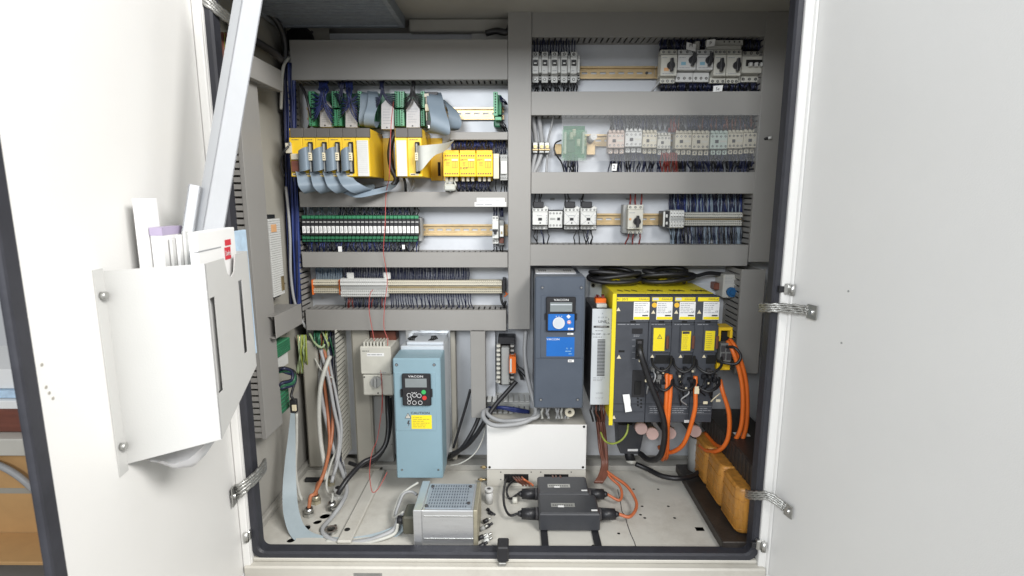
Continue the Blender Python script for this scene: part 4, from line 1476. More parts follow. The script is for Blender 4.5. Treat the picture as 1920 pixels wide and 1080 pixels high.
def knob(o, px, py, Y, rpx=6.8, hpx=11, tilt=0, mat='black'):
    q = P(px, py, Y)
    r = rpx / F * 1.55
    h = hpx / F * 1.55
    MB().cyl((q.x, Y, q.z), (q.x, Y - .008, q.z), r, 20).build('knob_disc', mat, o)
    m = MB()
    ca, sa = math.cos(tilt), math.sin(tilt)
    pts = []
    for u, v in ((-.55, -1), (.55, -1), (.75, 0), (.5, 1), (-.5, 1), (-.75, 0)):
        x, z = u * r * .62, v * h
        pts.append((q.x + x * ca - z * sa, Y - .0175, q.z + x * sa + z * ca))
    m.prism(pts, (0, .0115, 0))
    m.build('knob_handle', mat, o, .001)


def starter(label, x0, x1, y0, y1, kx, ky, low, mat='device', tilt=0, lowmat=None, mark='print_grey', nscrew=3, brand=None):
    o = dev('motor_starter', label, 'motor starter', (x0 + x1) / 2, low[3], 'rotary motor starters')
    Yf = 1.565
    pbox(o, 'base', mat, x0 + .3, y0, x1 - .3, low[3] - 1, 1.60, YP - .014)
    pbox(o, 'upper_terminals', mat, x0 + .3, y0, x1 - .3, y0 + 9, 1.585, 1.60)
    pbox(o, 'front', mat, x0 + .3, y0 + 9.3, x1 - .3, y1, Yf, 1.60, .0015)
    w = x1 - x0
    screws(o, [(x0 + w * (k + .5) / nscrew, y0 + 4.5) for k in range(nscrew)], 1.585, .0034)
    a, b, c_, d_ = low
    pbox(o, 'lower_terminals', lowmat or mat, a, b, c_, d_, 1.585, YP - .02)
    ww = c_ - a
    screws(o, [(a + ww * (k + .5) / 3, (b + d_) / 2 + 2) for k in range(3)], 1.585, .0038)
    knob(o, kx, ky, Yf, tilt=tilt)
    lineprint(o, x0 + 3, y0 + 13, x0 + w * .6, y0 + 17, Yf - .0001, 1, mark, .35, int(x0))
    lineprint(o, x0 + 3, y1 - 6, x1 - 3, y1 - 2, Yf - .0001, 1, 'print_grey', .3, int(x0) + 1)
    if brand:
        pbox(o, 'colour_tag', brand, x0 + 6, y1 - 15, x0 + 15, y1 - 9, Yf - .0005, Yf + .0004, 0)
    return o


starter('cream rotary motor starter, leftmost in the top right group', 1239, 1270, 93, 142, 1257.5, 123, (1238, 144, 1265, 156), 'device_cream2', brand='tag_orange')
starter('whiter rotary motor starter with slanted knob, left of the pair', 1271, 1306, 93, 131, 1298, 113, (1267, 136, 1299, 153.5), 'white', tilt=-.15, brand='tag_blue')
starter('whiter rotary motor starter with slanted knob, right of the pair', 1306.6, 1338, 93, 131, 1329.5, 113, (1299.6, 136, 1329, 153.5), 'white', tilt=-.15, brand='tag_blue')
starter('cream rotary motor starter right of the whiter pair', 1338.8, 1362, 93, 142, 1350.5, 123, (1331, 145, 1360, 156), 'device_cream2')
starter('cream rotary motor starter beside the three-pole breaker', 1362.5, 1390.5, 93, 142, 1381, 123, (1362, 145, 1384, 156), 'device_cream2')
o = dev('circuit_breaker', 'three-pole white circuit breaker at the right end of the top row', 'circuit breaker', 1411, 155)
pbox(o, 'housing', 'device_cream2', 1391, 96, 1428, 154, 1.60, YP - .014)
pbox(o, 'nose', 'device_cream2', 1391.5, 105, 1429, 137, 1.575, 1.60, .0015)
pbox(o, 'toggle_slot', 'hole', 1399, 112, 1431, 124, 1.5738, 1.576, 0)
for k in range(3):
    pbox(o, 'toggle', 'device', 1406 + k * 10.5, 116.5, 1411.5 + k * 10.5 - (2 if k == 2 else 0), 124, 1.562, 1.574, .001)
screws(o, [(1397 + 11.5 * k, 99.5) for k in range(3)] + [(1393.5 + 11.5 * k, 148.5) for k in range(3)], 1.60, .004)
o = dev('auxiliary_block', 'long grey-white auxiliary contact block on top of the motor starters', 'contact block', 1360, 92)
pbox(o, 'block', 'device_grey2', 1324, 75, 1393.5, 85, 1.585, 1.63, .001)
pbox(o, 'lower_step', 'device_grey2', 1326, 85, 1390, 92.3, 1.578, 1.60, .001)
dots(o, [(1358 + 9.5 * k, 78.5) for k in range(4)], 1.585, .002)
def flag(label, x0, y0, x1, y1, Y, s=None, tilt=0.0, mat='paper'):
    o = dev('cable_flag', label, 'tag', (x0 + x1) / 2, y1, Y=Y)
    a, b, z0, z1 = rect(x0, y0, x1, y1, Y)
    dz = (b - a) * tilt
    MB().prism([(a, Y, z0), (b, Y, z0 + dz), (b + .002, Y, z1 + dz), (a + .001, Y, z1)], (0, .0016, 0)).build('flag', mat, o)
    if s:
        ptext(o, s, (x0 + x1) / 2, (y0 + y1) / 2, Y - .0003, (y1 - y0) * .5, 'print_dark')
    return o
flag('white handwritten tag hanging above the left slanted-knob starter', 1287, 79, 1304, 92, 1.575, 'M', -.25)
flag('white tag with a curl mark on the grey auxiliary block', 1324.5, 75, 1340, 88, 1.568, 'P', .12)
flag('white tag lying under the motor starters', 1337, 161, 1354, 172.5, 1.565, 'Se', .08)
o = dev('wire_duct_filler', 'pale cable sleeve behind the handwritten tag, top right', 'sleeve', 1310, 92)
pbox(o, 'sleeve', 'device_grey2', 1303, 76, 1313, 93, 1.585, 1.61, .003)
wires('dense dark wires above the rotary motor starters', frange(1236, 1428, 74), 96, 1.61, 69, 1.60, 'navy_wire', .0026, .005, 4, 6, mats=['navy_wire', 'navy_wire', 'black_wire'])
wires('dense dark wires below the rotary motor starters', frange(1238, 1428, 74), 154, 1.61, 174, 1.60, 'navy_wire', .0026, .005, 4, 6, mats=['navy_wire', 'navy_wire', 'black_wire'])
cable('grey_lead', 'grey lead at the lower left of the motor starters', [P(1240, 146, 1.60), P(1234, 156, 1.59), P(1226, 166, 1.59), P(1222, 174, 1.60)], .003, 'grey_cable')

# ------------------------------------------------------------------ row R2: contactors behind a clear sheet
def contactor(label, x0, y0, x1, y1, mat, style=0, ind='dark', Yf=1.575, up=5, dn=8, n=4):
    o = dev('contactor', label, 'contactor', (x0 + x1) / 2, y1 + dn, 'contactors on rails')
    pbox(o, 'base', mat, x0 + .6, y0 - up, x1 - .6, y1 + dn, 1.605, YP - .014)
    pbox(o, 'front', mat, x0 + .25, y0, x1 - .25, y1, Yf, 1.605, .0014)
    w, h = x1 - x0, y1 - y0
    xs = [x0 + w * (k + .5) / n for k in range(n)]
    screws(o, [(x, y0 + h * .17) for x in xs] + [(x, y1 - h * .17) for x in xs], Yf, .0030)
    pbox(o, 'indicator', ind, x0 + w * .28, y0 + h * .40, x0 + w * .48, y0 + h * .62, Yf - .0012, Yf + .0005, .0004)
    pbox(o, 'name_strip', 'device_cream2', x0 + w * .55, y0 + h * .44, x0 + w * .92, y0 + h * .56, Yf - .0006, Yf + .0005, 0)
    for k in range(3):
        xa = x0 + w * (k + .12) / 3
        pbox(o, 'lower_tab', mat, xa, y1 + 1.5, xa + w * .24, y1 + dn + 3, 1.593, 1.606, .0008)
    screws(o, [(x0 + w * (k + .42) / 3, y1 + dn - 1) for k in range(3)], 1.593, .003)
    for k in range(4):
        xa = x0 + w * (k + .2) / 4
        pbox(o, 'upper_tab', mat, xa, y0 - up - 1.5, xa + w * .14, y0 - 1, 1.597, 1.606, .0006)
    return o


cs = [('leftmost pinkish contactor behind the clear sheet', 1140, 250, 1171, 277, 'pinkish'),
      ('white contactor second from left behind the clear sheet', 1172, 247.5, 1204, 275, 'device'),
      ('cream contactor third from left behind the clear sheet', 1204.5, 250, 1232, 277, 'device_cream'),
      ('contactor with a low indicator window just left of the gap', 1232.6, 255, 1258, 279, 'device_cream2'),
      ('cream contactor just right of the gap behind the clear sheet', 1266, 251, 1297, 279, 'device_cream'),
      ('cream contactor left of the greenish-white one behind the clear sheet', 1297.7, 251, 1330, 280, 'device_cream'),
      ('greenish-white contactor in the right group behind the clear sheet', 1332, 251, 1364.5, 279, 'mint'),
      ('yellowed contactor, second from the right behind the clear sheet', 1365, 250, 1394, 278, 'device_cream'),
      ('rightmost yellowed contactor under the end of the clear sheet', 1394.5, 249, 1427, 276.5, 'device_cream')]
for c_ in cs:
    contactor(c_[0], *c_[1:5], c_[5])
wires('dark wires above the left contactors behind the clear sheet', frange(1142, 1258, 40), 246, 1.612, 217, 1.60, 'navy_wire', .0017, .006, 4, 6, mats=['navy_wire', 'black_wire', 'black_wire'])
wires('dense black wires above the right contactors behind the clear sheet', frange(1266, 1422, 62), 246, 1.612, 217, 1.60, 'navy_wire', .0024, .006, 4, 6, mats=['navy_wire', 'black_wire', 'navy_wire', 'brown_wire'])
wires('dense dark wires below the left contactors', frange(1142, 1240, 36), 287, 1.60, 324, 1.60, 'black_wire', .0018, .010, 6, 7, mats=['navy_wire', 'black_wire'])
wires('red wires hanging between the two contactor groups', frange(1240, 1270, 16), 286, 1.595, 324, 1.60, 'red_wire', .0018, .008, 4, 6, mats=['red_wire', 'red_wire', 'brown_wire'])
wires('red wires rising between the two contactor groups', frange(1252, 1270, 7), 248, 1.60, 217, 1.605, 'red_wire', .0016, .006, 3, 4)
wires('dense dark wires below the right contactors', frange(1266, 1418, 64), 287, 1.60, 324, 1.60, 'navy_wire', .0024, .008, 5, 7, mats=['navy_wire', 'black_wire'])
sh = dev('clear_cover_sheet', 'clear plastic cover sheet hung in front of the contactor row', 'cover sheet', 1236, 302, Y=1.548)
a, b, z0, z1 = rect(1053, 214, 1424, 302, 1.548)
bx('sheet', 'clear_sheet', sh, a, b, 1.548, 1.5505, z0, z1, .0003)
flag('round-cornered white tag below the left contactors', 1147, 307, 1156, 320, 1.575, '2')
cable('black_cable', 'black probe lead with a bright tip beyond the last contactor', [P(1424, 262, 1.59), P(1432, 261, 1.57), P(1440, 259, 1.56)], .004, 'black_wire')
o = dev('lead_tip', 'bright tip of the probe lead on the right vertical duct', 'tip', 1444, 259, Y=1.555)
MB().cyl(P(1440, 259, 1.56), P(1447, 257.5, 1.556), .0045, 10).build('ferrule', 'device', o)

# green board with acrylic cover
o = dev('circuit_board', 'green circuit board under a translucent cover at the left of the contactor row', 'circuit board', 1076, 302)
pbox(o, 'board', 'green_pcb', 1056, 236, 1096, 296, 1.61, 1.613, .0005)
pbox(o, 'acrylic_cover', 'acrylic_green', 1053, 243, 1100, 301, 1.572, 1.575, .001)
for x in (1058, 1092):
    pbox(o, 'terminal_row', 'device_cream2', x, 247, x + 4, 288, 1.58, 1.61)
for (x, y) in ((1071, 255), (1076, 250), (1084, 268)):
    q = P(x, y, 1.59)
    MB().cyl((q.x, 1.582, q.z - .010), (q.x, 1.582, q.z + .010), .0055, 10).build('capacitor', 'device_cream', o)
pbox(o, 'chip', 'black', 1064, 262, 1078, 285, 1.595, 1.61)
pbox(o, 'standoff', 'zinc_rail', 1040, 270, 1053, 289, 1.625, YP - .001)
pbox(o, 'standoff', 'zinc_rail', 1100, 270, 1116, 290, 1.625, YP - .001)
wires('dark wires dropping from the green circuit board', frange(1060, 1082, 12), 290, 1.59, 324, 1.60, 'navy_wire', .0020, .01, 5, 6, mats=['navy_wire', 'black_wire', 'navy_wire'])
cable('black_cable', 'black wire looping at the left of the green circuit board', [P(1052, 263, 1.60), P(1042, 268, 1.59), P(1039, 280, 1.58), P(1044, 292, 1.58), P(1053, 305, 1.59), P(1058, 322, 1.60)], .0022, 'black_wire')
o = dev('standoff_insulator', 'round white standoff beside the green circuit board', 'standoff', 1113, 257)
q = P(1113, 256.5, 1.575)
MB().cyl((q.x, 1.575, q.z), (q.x, YP - .0005, q.z), .0085, 18, .012).build('post', 'white', o)
MB().ring((q.x, 1.570, q.z), (q.x, 1.575, q.z), .0035, .0095, 18).build('washer', 'white', o)
MB().cyl((q.x, 1.569, q.z), (q.x, 1.574, q.z), .003, 8).build('screw', 'steel_dull', o)

# earth clamps with grey cables
for i, x in enumerate((1003.5, 1015.5, 1026)):
    o = dev('earth_clamp', ['leftmost brass cable clamp beside the central duct', 'middle brass cable clamp beside the central duct', 'rightmost brass cable clamp beside the central duct'][i], 'clamp', x, 287, 'earth clamps')
    pbox(o, 'saddle', 'steel_dull', x - 5, 266, x + 5, 287, 1.605, YP - .002, .002)
    q = P(x, 275, 1.60)
    MB().cyl((q.x, 1.596, q.z), (q.x, 1.607, q.z), .0055, 10).build('bolt', 'brass', o)
    pbox(o, 'bracket', 'brass', x - 5.4, 279, x + 5.4, 282, 1.598, 1.606)
cable('grey_cable', 'thick grey cable through the leftmost clamp', [P(998, 215, 1.61), P(1002, 240, 1.615), P(1005, 266, 1.622), P(1004, 287, 1.622), P(1000, 305, 1.615), P(997, 325, 1.61)], .0068, 'grey_cable', group='grey clamp cables')
cable('grey_cable', 'thick grey cable through the middle clamp', [P(1010, 215, 1.61), P(1013, 240, 1.615), P(1016, 266, 1.622), P(1015, 287, 1.622), P(1008, 308, 1.615), P(1000, 325, 1.61)], .0068, 'grey_cable', group='grey clamp cables')
cable('grey_cable', 'thin grey cable slanting through the rightmost clamp', [P(1038, 217, 1.61), P(1033, 240, 1.615), P(1027, 266, 1.624), P(1026, 290, 1.622), P(1024, 325, 1.615)], .0032, 'grey_cable', group='grey clamp cables')

# ------------------------------------------------------------------ row R3
def contactor2(label, x0, x1, cross=False):
    o = dev('contactor', label, 'contactor', (x0 + x1) / 2, 431, 'contactors on rails')
    w = x1 - x0
    pbox(o, 'base', 'black', x0 + .2, 391, x1 - .2, 432, 1.60, YP - .014)
    pbox(o, 'upper_terminals', 'device', x0 + .5, 388, x1 - .5, 397, 1.59, 1.605)
    pbox(o, 'lower_terminals', 'device', x0 + .8, 423, x1 - 1.2, 430, 1.59, 1.605)
    pbox(o, 'front', 'device', x0 + .8, 397.5, x1 - 1, 422, 1.565, 1.60, .0014)
    pbox(o, 'suppressor', 'black', x0 + 2, 378, x0 + w * .72, 390, 1.585, 1.61, .002)
    for k in range(4):
        pbox(o, 'upper_tab', 'device', x0 + 1 + k * w * .25, 386, x0 + 4 + k * w * .25, 388.5, 1.592, 1.605, .0006)
    screws(o, [(x0 + w * (k + .6) / 4.2, 393.5) for k in range(4)] + [(x0 + w * (k + .6) / 4.2, 427) for k in range(4)], 1.59, .0030)
    cx = (x0 + x1) / 2
    pbox(o, 'indicator', 'black', cx - 3.4, 408.5, cx + 3.4, 413.5, 1.5635, 1.566, .0004)
    dots(o, [(cx, 418)], 1.565, .0022, 'hole', 'window')
    lineprint(o, cx - 6, 403, cx + 6, 405.5, 1.5649, 1, 'print_grey', .5, int(x0))
    a, b, z0, z1 = rect(x1 - 4, 402, x1 - 2, 420, 1.5645)
    m = MB()
    for k in range(6):
        z = z0 + (z1 - z0) * k / 6
        m.box(a, b, 1.5644, 1.565, z, z + .002)
    m.build('side_marks', 'print_grey', o)
    if cross:
        for (u0, v0), (u1, v1) in (((x0 + 2, 399), (cx - 4, 408)), ((x1 - 5, 399), (cx + 4, 408)), ((x0 + 2, 421), (cx - 4, 414)), ((x1 - 5, 421), (cx + 4, 414))):
            MB().tube([P(u0, v0, 1.565), P(u1, v1, 1.565)], .0006, 4).build('moulded_line', 'print_grey', o)
    return o


contactor2('plain white contactor at the left end of the lower right row', 997.6, 1028)
contactor2('white contactor with crossed lines, left one of the pair', 1057, 1087, True)
contactor2('white contactor with crossed lines, right one of the pair', 1088, 1119, True)
o = dev('auxiliary_block', 'small white auxiliary contact block between the first two contactors', 'contact block', 1041, 429)
pbox(o, 'body', 'device', 1028.6, 396, 1054.5, 427, 1.578, YP - .014)
pbox(o, 'surround', 'black', 1028.6, 393.5, 1055.5, 429, 1.60, YP - .015)
screws(o, [(1032 + 6.2 * k, 400) for k in range(4)] + [(1032 + 6.2 * k, 422.5) for k in range(4)], 1.578, .0028)
pbox(o, 'window', 'black', 1045, 408, 1050, 413, 1.5765, 1.579, 0)
pbox(o, 'window', 'device_grey', 1032, 408.5, 1041, 412, 1.5765, 1.579, 0)
wires('dark wires rising from the black suppressors to the duct', [1000, 1010, 1013, 1060, 1064, 1090, 1096], 386, 1.60, 363, 1.61, 'black_wire', .0018, .006, 3, 4)
wires('dark wires looping below the lower right contactors', [1004, 1008, 1014, 1018, 1026, 1081, 1084, 1093, 1096, 1103, 1107, 1108], 431, 1.60, 458, 1.61, 'black_wire', .0018, .010, 6, 6, mats=['black_wire', 'navy_wire'])
for i, x in enumerate((1032, 1062, 1085, 1174)):
    o = dev('wire_marker', ['wire marker on the plate above the small auxiliary block', 'wire marker on the plate above the left crossed contactor', 'wire marker on the plate between the crossed contactors', 'wire marker on the plate beside the lone motor starter'][i], 'marker', x + 3, 373)
    pbox(o, 'sleeve', 'device_grey', x, 371.5, x + 8, 375, YP - .004, YP - .0005, .0006)
st = starter('lone rotary motor starter in the middle of the lower right row', 1177, 1206, 384, 430, 1194, 415, (1178, 431, 1203, 438), 'device_cream2', brand=None)
pbox(st, 'side_block', 'device_grey', 1168, 384, 1176.6, 437, 1.60, YP - .014, .001)
pbox(st, 'orange_button', 'tag_orange', 1180, 409, 1184, 413, 1.563, 1.566, .001)
wires('red wires above the lone motor starter', [1181, 1191, 1202], 385, 1.595, 363, 1.60, 'red_wire', .0024, .004, 1, 1.5)
wires('red-brown wires below the lone motor starter', [1179, 1188, 1200], 437, 1.60, 458, 1.605, 'red_wire', .0024, .006, 2, 3, midshift=-2)
o = dev('end_stop', 'black and white end block before the right terminal strip', 'end stop', 1249, 427)
pbox(o, 'clamp', 'black', 1243, 396, 1256, 426, 1.585, YP - .014, .001)
pbox(o, 'white_tab', 'device', 1248.5, 402, 1252, 408, 1.582, 1.586, .0006)
pbox(o, 'white_tab', 'device', 1248.5, 416, 1252, 421, 1.582, 1.586, .0006)
pbox(o, 'white_face', 'device', 1243.5, 396.5, 1247, 425, 1.5835, 1.586, .0006)
tstrip('short tall white terminal group next to the black end block', 1256.5, 1283, 394, 428, 5, 'device', 1.575, True)
tstrip('long grey-white terminal strip at the right of the lower row', 1283.5, 1392, 398, 424, 30, 'device_cream2', 1.60)
wires('blue and dark wires above the right terminal strip', frange(1254, 1392, 60), 398, 1.625, 363, 1.625, 'navy_wire', .0022, .003, 2, 3, mats=['navy_wire', 'blue_wire', 'ribbon', 'navy_wire'])
wires('dark grey wires below the right terminal strip', frange(1254, 1392, 60), 424, 1.625, 458, 1.625, 'navy_wire', .0022, .003, 2, 3, mats=['navy_wire', 'black_wire', 'slate', 'ribbon'])

# ------------------------------------------------------------------ dark blue drive
YV = 1.44
o = dev('frequency_drive', 'tall dark slate-blue frequency drive with bright blue panel and dial keypad', 'drive', 1050, 766, Y=YP)
a, b, z0, z1 = rect(1002, 519, 1096, 766, YV)
bx('cover', 'slate', o, a, b, YV, YV + .075, z0, z1, .004)
bx('body', 'slate_side', o, a + .002, b - .002, YV + .0755, YP - .002, z0 + .006, z1 - .004, .002)
bx('top_grille', 'alu', o, a + .004, b - .02, YV + .06, YP - .003, z1 - .0035, z1 + .004, .001)
for k in range(2):
    for j in range(4):
        xc = (a + .022) if k == 0 else (b - .045)
        bx('vent_slot', 'hole', o, xc - .008 + j * .006, xc - .005 + j * .006, YV + .085, YV + .115, z1 + .0035, z1 + .0045, 0)
pbox(o, 'recess_panel', 'slate', 1014, 554, 1091, 671, YV - .0016, YV + .001, .0008)
pbox(o, 'seam', 'slate_side', 1004, 671.4, 1096, 672.2, YV - .0006, YV + .001, 0)
for x, y in ((1017, 539), (1090, 539), (1014, 749), (1083, 749)):
    q = P(x, y, YV)
    MB().cyl((q.x, YV - .002, q.z), (q.x, YV + .001, q.z), .0045, 12).build('screw_well', 'slate_side', o)
    MB().cyl((q.x, YV - .0035, q.z), (q.x, YV, q.z), .0026, 10).build('screw', 'steel', o)
kp = pbox(o, 'keypad', 'black', 1024, 557, 1079, 622, YV - .010, YV - .0017, .002)
pbox(kp, 'display', 'lcd', 1031.5, 567, 1073, 584.5, YV - .0108, YV - .0098, .0003)
pbox(kp, 'display_glare', 'alu_soft', 1032.5, 570.5, 1072, 572, YV - .0111, YV - .0107, 0)
ptext(kp, 'VACON', 1052.5, 562.5, YV - .0102, 4.0, 'print_white', 1.35, bold=.006)
pbox(kp, 'button_plate', 'blue_panel', 1027.5, 589, 1077, 620, YV - .0125, YV - .0098, .0012)
q = P(1047.5, 605.5, YV - .0125)
MB().cyl((q.x, q.y - .003, q.z), (q.x, q.y, q.z), .0165, 28).build('dial', 'alu_soft', kp)
MB().ring((q.x, q.y - .0036, q.z), (q.x, q.y - .003, q.z), .0145, .0158, 28).build('dial_ring', 'print_white', kp)
for k in range(3):
    q = P(1043 + 5 * k, 593, YV - .0125)
    MB().cyl((q.x, q.y - .0008, q.z), (q.x, q.y, q.z), .0011, 8).build('led', 'print_white', kp)
q = P(1066, 593.5, YV - .0125)
MB().prism([(q.x - .006, q.y - .001, q.z), (q.x, q.y - .001, q.z - .006), (q.x + .006, q.y - .001, q.z), (q.x, q.y - .001, q.z + .006)], (0, .0012, 0)).build('start_button', 'print_white', kp)
q = P(1067, 604, YV - .0125)
MB().cyl((q.x, q.y - .001, q.z), (q.x, q.y, q.z), .0055, 16).build('stop_button', 'print_white', kp)
MB().ring((q.x, q.y - .0015, q.z), (q.x, q.y - .001, q.z), .003, .0045, 16).build('stop_mark', 'print_red', kp)
for x0, y0, x1, y1 in ((1065, 615, 1075, 618.5), (1064, 624.5, 1075, 627.5), (1065, 674.5, 1076, 679)):
    pbox(o, 'white_sticker', 'paper', x0, y0, x1, y1, YV - .0136, YV - .0126, 0) if y0 < 620 else pbox(o, 'white_sticker', 'paper', x0, y0, x1, y1, YV - .0024, YV - .0005, 0)
    lineprint(o, x0 + 1.5, y0 + .8, x1 - 1.5, y1 - .8, YV - (.0137 if y0 < 620 else .0025), 1, 'print_dark', .6, int(y0))
for x in (1022.5, 1080.5):
    pbox(o, 'keypad_wing', 'black', x - 1.6, 588, x + 1.6, 600, YV - .006, YV - .0016, .001)
bp_ = pbox(o, 'blue_label', 'blue_panel', 1024.5, 632, 1077, 668, YV - .0022, YV - .0012, 0)
ptext(bp_, 'VACON', 1037, 636.2, YV - .0022, 3.6, 'print_white', 1.3, bold=.006)
lineprint(bp_, 1060, 657, 1076, 660, YV - .0023, 1, 'print_blue', .5, 3)
lineprint(bp_, 1066, 662, 1076, 665, YV - .0023, 1, 'print_blue', .5, 4)
ptext(bp_, 'N', 1063, 653.5, YV - .0022, 3, 'print_blue')
ptext(bp_, 'M', 1071, 653.5, YV - .0022, 3, 'print_blue')
wires('white and dark connector leads bunched under the dark blue drive', [1018, 1024, 1030, 1042, 1048, 1054, 1062, 1066], 764, 1.50, 785, 1.50, 'black_wire', .004, .004, 5, 8, mats=['black_wire', 'pale_cable', 'grey_cable'])
q = P(1068, 772, 1.48)
o = dev('cable_ring', 'cream ferrite ring lying under the dark blue drive', 'ferrite', 1068, 780, Y=1.48)
MB().ring((q.x, 1.475, q.z), (q.x, 1.49, q.z), .006, .014, 20).build('core', 'device_cream', o)

# ------------------------------------------------------------------ line filter with printed front
YL = 1.45
o = dev('mains_filter', 'slim pale grey mains filter with printed front beside the yellow amplifiers', 'filter', 1126, 759)
a, b, z0, z1 = rect(1108.5, 579, 1145, 759, YL)
bx('case', 'alu_soft', o, a, b, YL, YL + .003, z0, z1, .001)
bx('body', 'dark', o, a + .001, b - .001, YL + .0032, YP - .012, z0 + .002, z1 - .002, .001)
ptext(o, 'LINE', 1129.5, 603, YL, 4.6, 'print_dark', 1.15, bold=.006)
ptext(o, 'L1  L2  L3', 1130, 595, YL, 2.6, 'print_dark', 1.1)
ptext(o, 'E', 1130, 588, YL, 2.4, 'print_dark')
ptext(o, 'UL', 1140, 605.5, YL, 3.6, 'print_dark', 1.1, bold=.006)
ptext(o, 'S', 1141, 599, YL, 3.2, 'print_dark', 1.1, bold=.006)
ptext(o, 'FN 258P - 16 - 07', 1127, 626.5, YL, 3.0, 'print_dark', 1.05)
band = pbox(o, 'brand_band', 'print_dark', 1113, 610.8, 1142.5, 614.6, YL - .0004, YL + .0005, 0)
ptext(band, 'SCHAFFNER', 1127.7, 612.7, YL - .0005, 2.2, 'print_white', 1.15)
lineprint(o, 1116, 618, 1138, 622, YL - .0001, 1, 'print_grey', .4, 3)
lineprint(o, 1112, 630, 1140, 634, YL - .0001, 1, 'print_grey', .4, 4)
m_slots = 26
for k in range(m_slots):
    y = 636.5 + k * (706 - 636.5) / m_slots
    xo = -(y - 636) * .022
    pbox(o, 'vent_slot', 'print_dark', 1120.5 + xo, y, 1135 + xo, y + 1.6, YL - .0005, YL + .0005, 0)
lineprint(o, 1112, 707, 1136, 715, YL - .0001, 3, 'print_grey', .35, 6)
ptext(o, 'LOAD', 1124, 737, YL, 3, 'print_grey', 1.1)
ptext(o, 'L1\' L2\' L3\'', 1124, 746, YL, 2.4, 'print_grey', 1.0)
pbox(o, 'top_terminal', 'orange_plastic', 1117, 560, 1137, 569, YL + .03, YL + .06, .001)
pbox(o, 'top_tag', 'device', 1119, 570, 1138, 577, YL + .012, YL + .03, .001)
wires('red wires entering the top of the printed mains filter', [1118, 1122, 1126, 1130, 1134], 561, YL + .045, 553, 1.55, 'red_wire', .0022, .004, 2, 3)
wires('brown and green-yellow wires under the printed mains filter', [1110, 1114, 1118, 1122, 1126, 1130], 757, 1.52, 790, 1.53, 'brown_wire', .003, .006, 5, 8, mats=['brown_wire', 'black_wire', 'brown_wire', 'earth_wire'])

# ------------------------------------------------------------------ yellow-backed servo amplifiers
YA = 1.41
o = dev('mounting_flange', 'pale flange plate with screw holes behind the yellow amplifiers', 'plate', 1115, 560)
pbox(o, 'flange', 'alu_soft', 1104, 528, 1345, 562, YP - .008, YP - .001, .004)
for x, y in ((1112, 535), (1121, 557)):
    dots(o, [(x, y)], YP - .008, .0055, 'hole', 'bolt_hole', 12)
    q = P(x, y, YP - .008)
    MB().ring((q.x, YP - .0095, q.z), (q.x, YP - .008, q.z), .0056, .0085, 14).build('washer', 'steel_dull', o)
edges = [1155, 1219, 1262, 1305, 1349.5]
ebot = [1147, 1210, 1252, 1294, 1337]
amp_lab = ['leftmost and widest yellow-topped servo amplifier', 'narrow servo amplifier, first right of the wide one, with large yellow warning label',
           'narrow servo amplifier, second right of the wide one, with a torn yellow label', 'rightmost narrow yellow-topped servo amplifier']
AMP = []
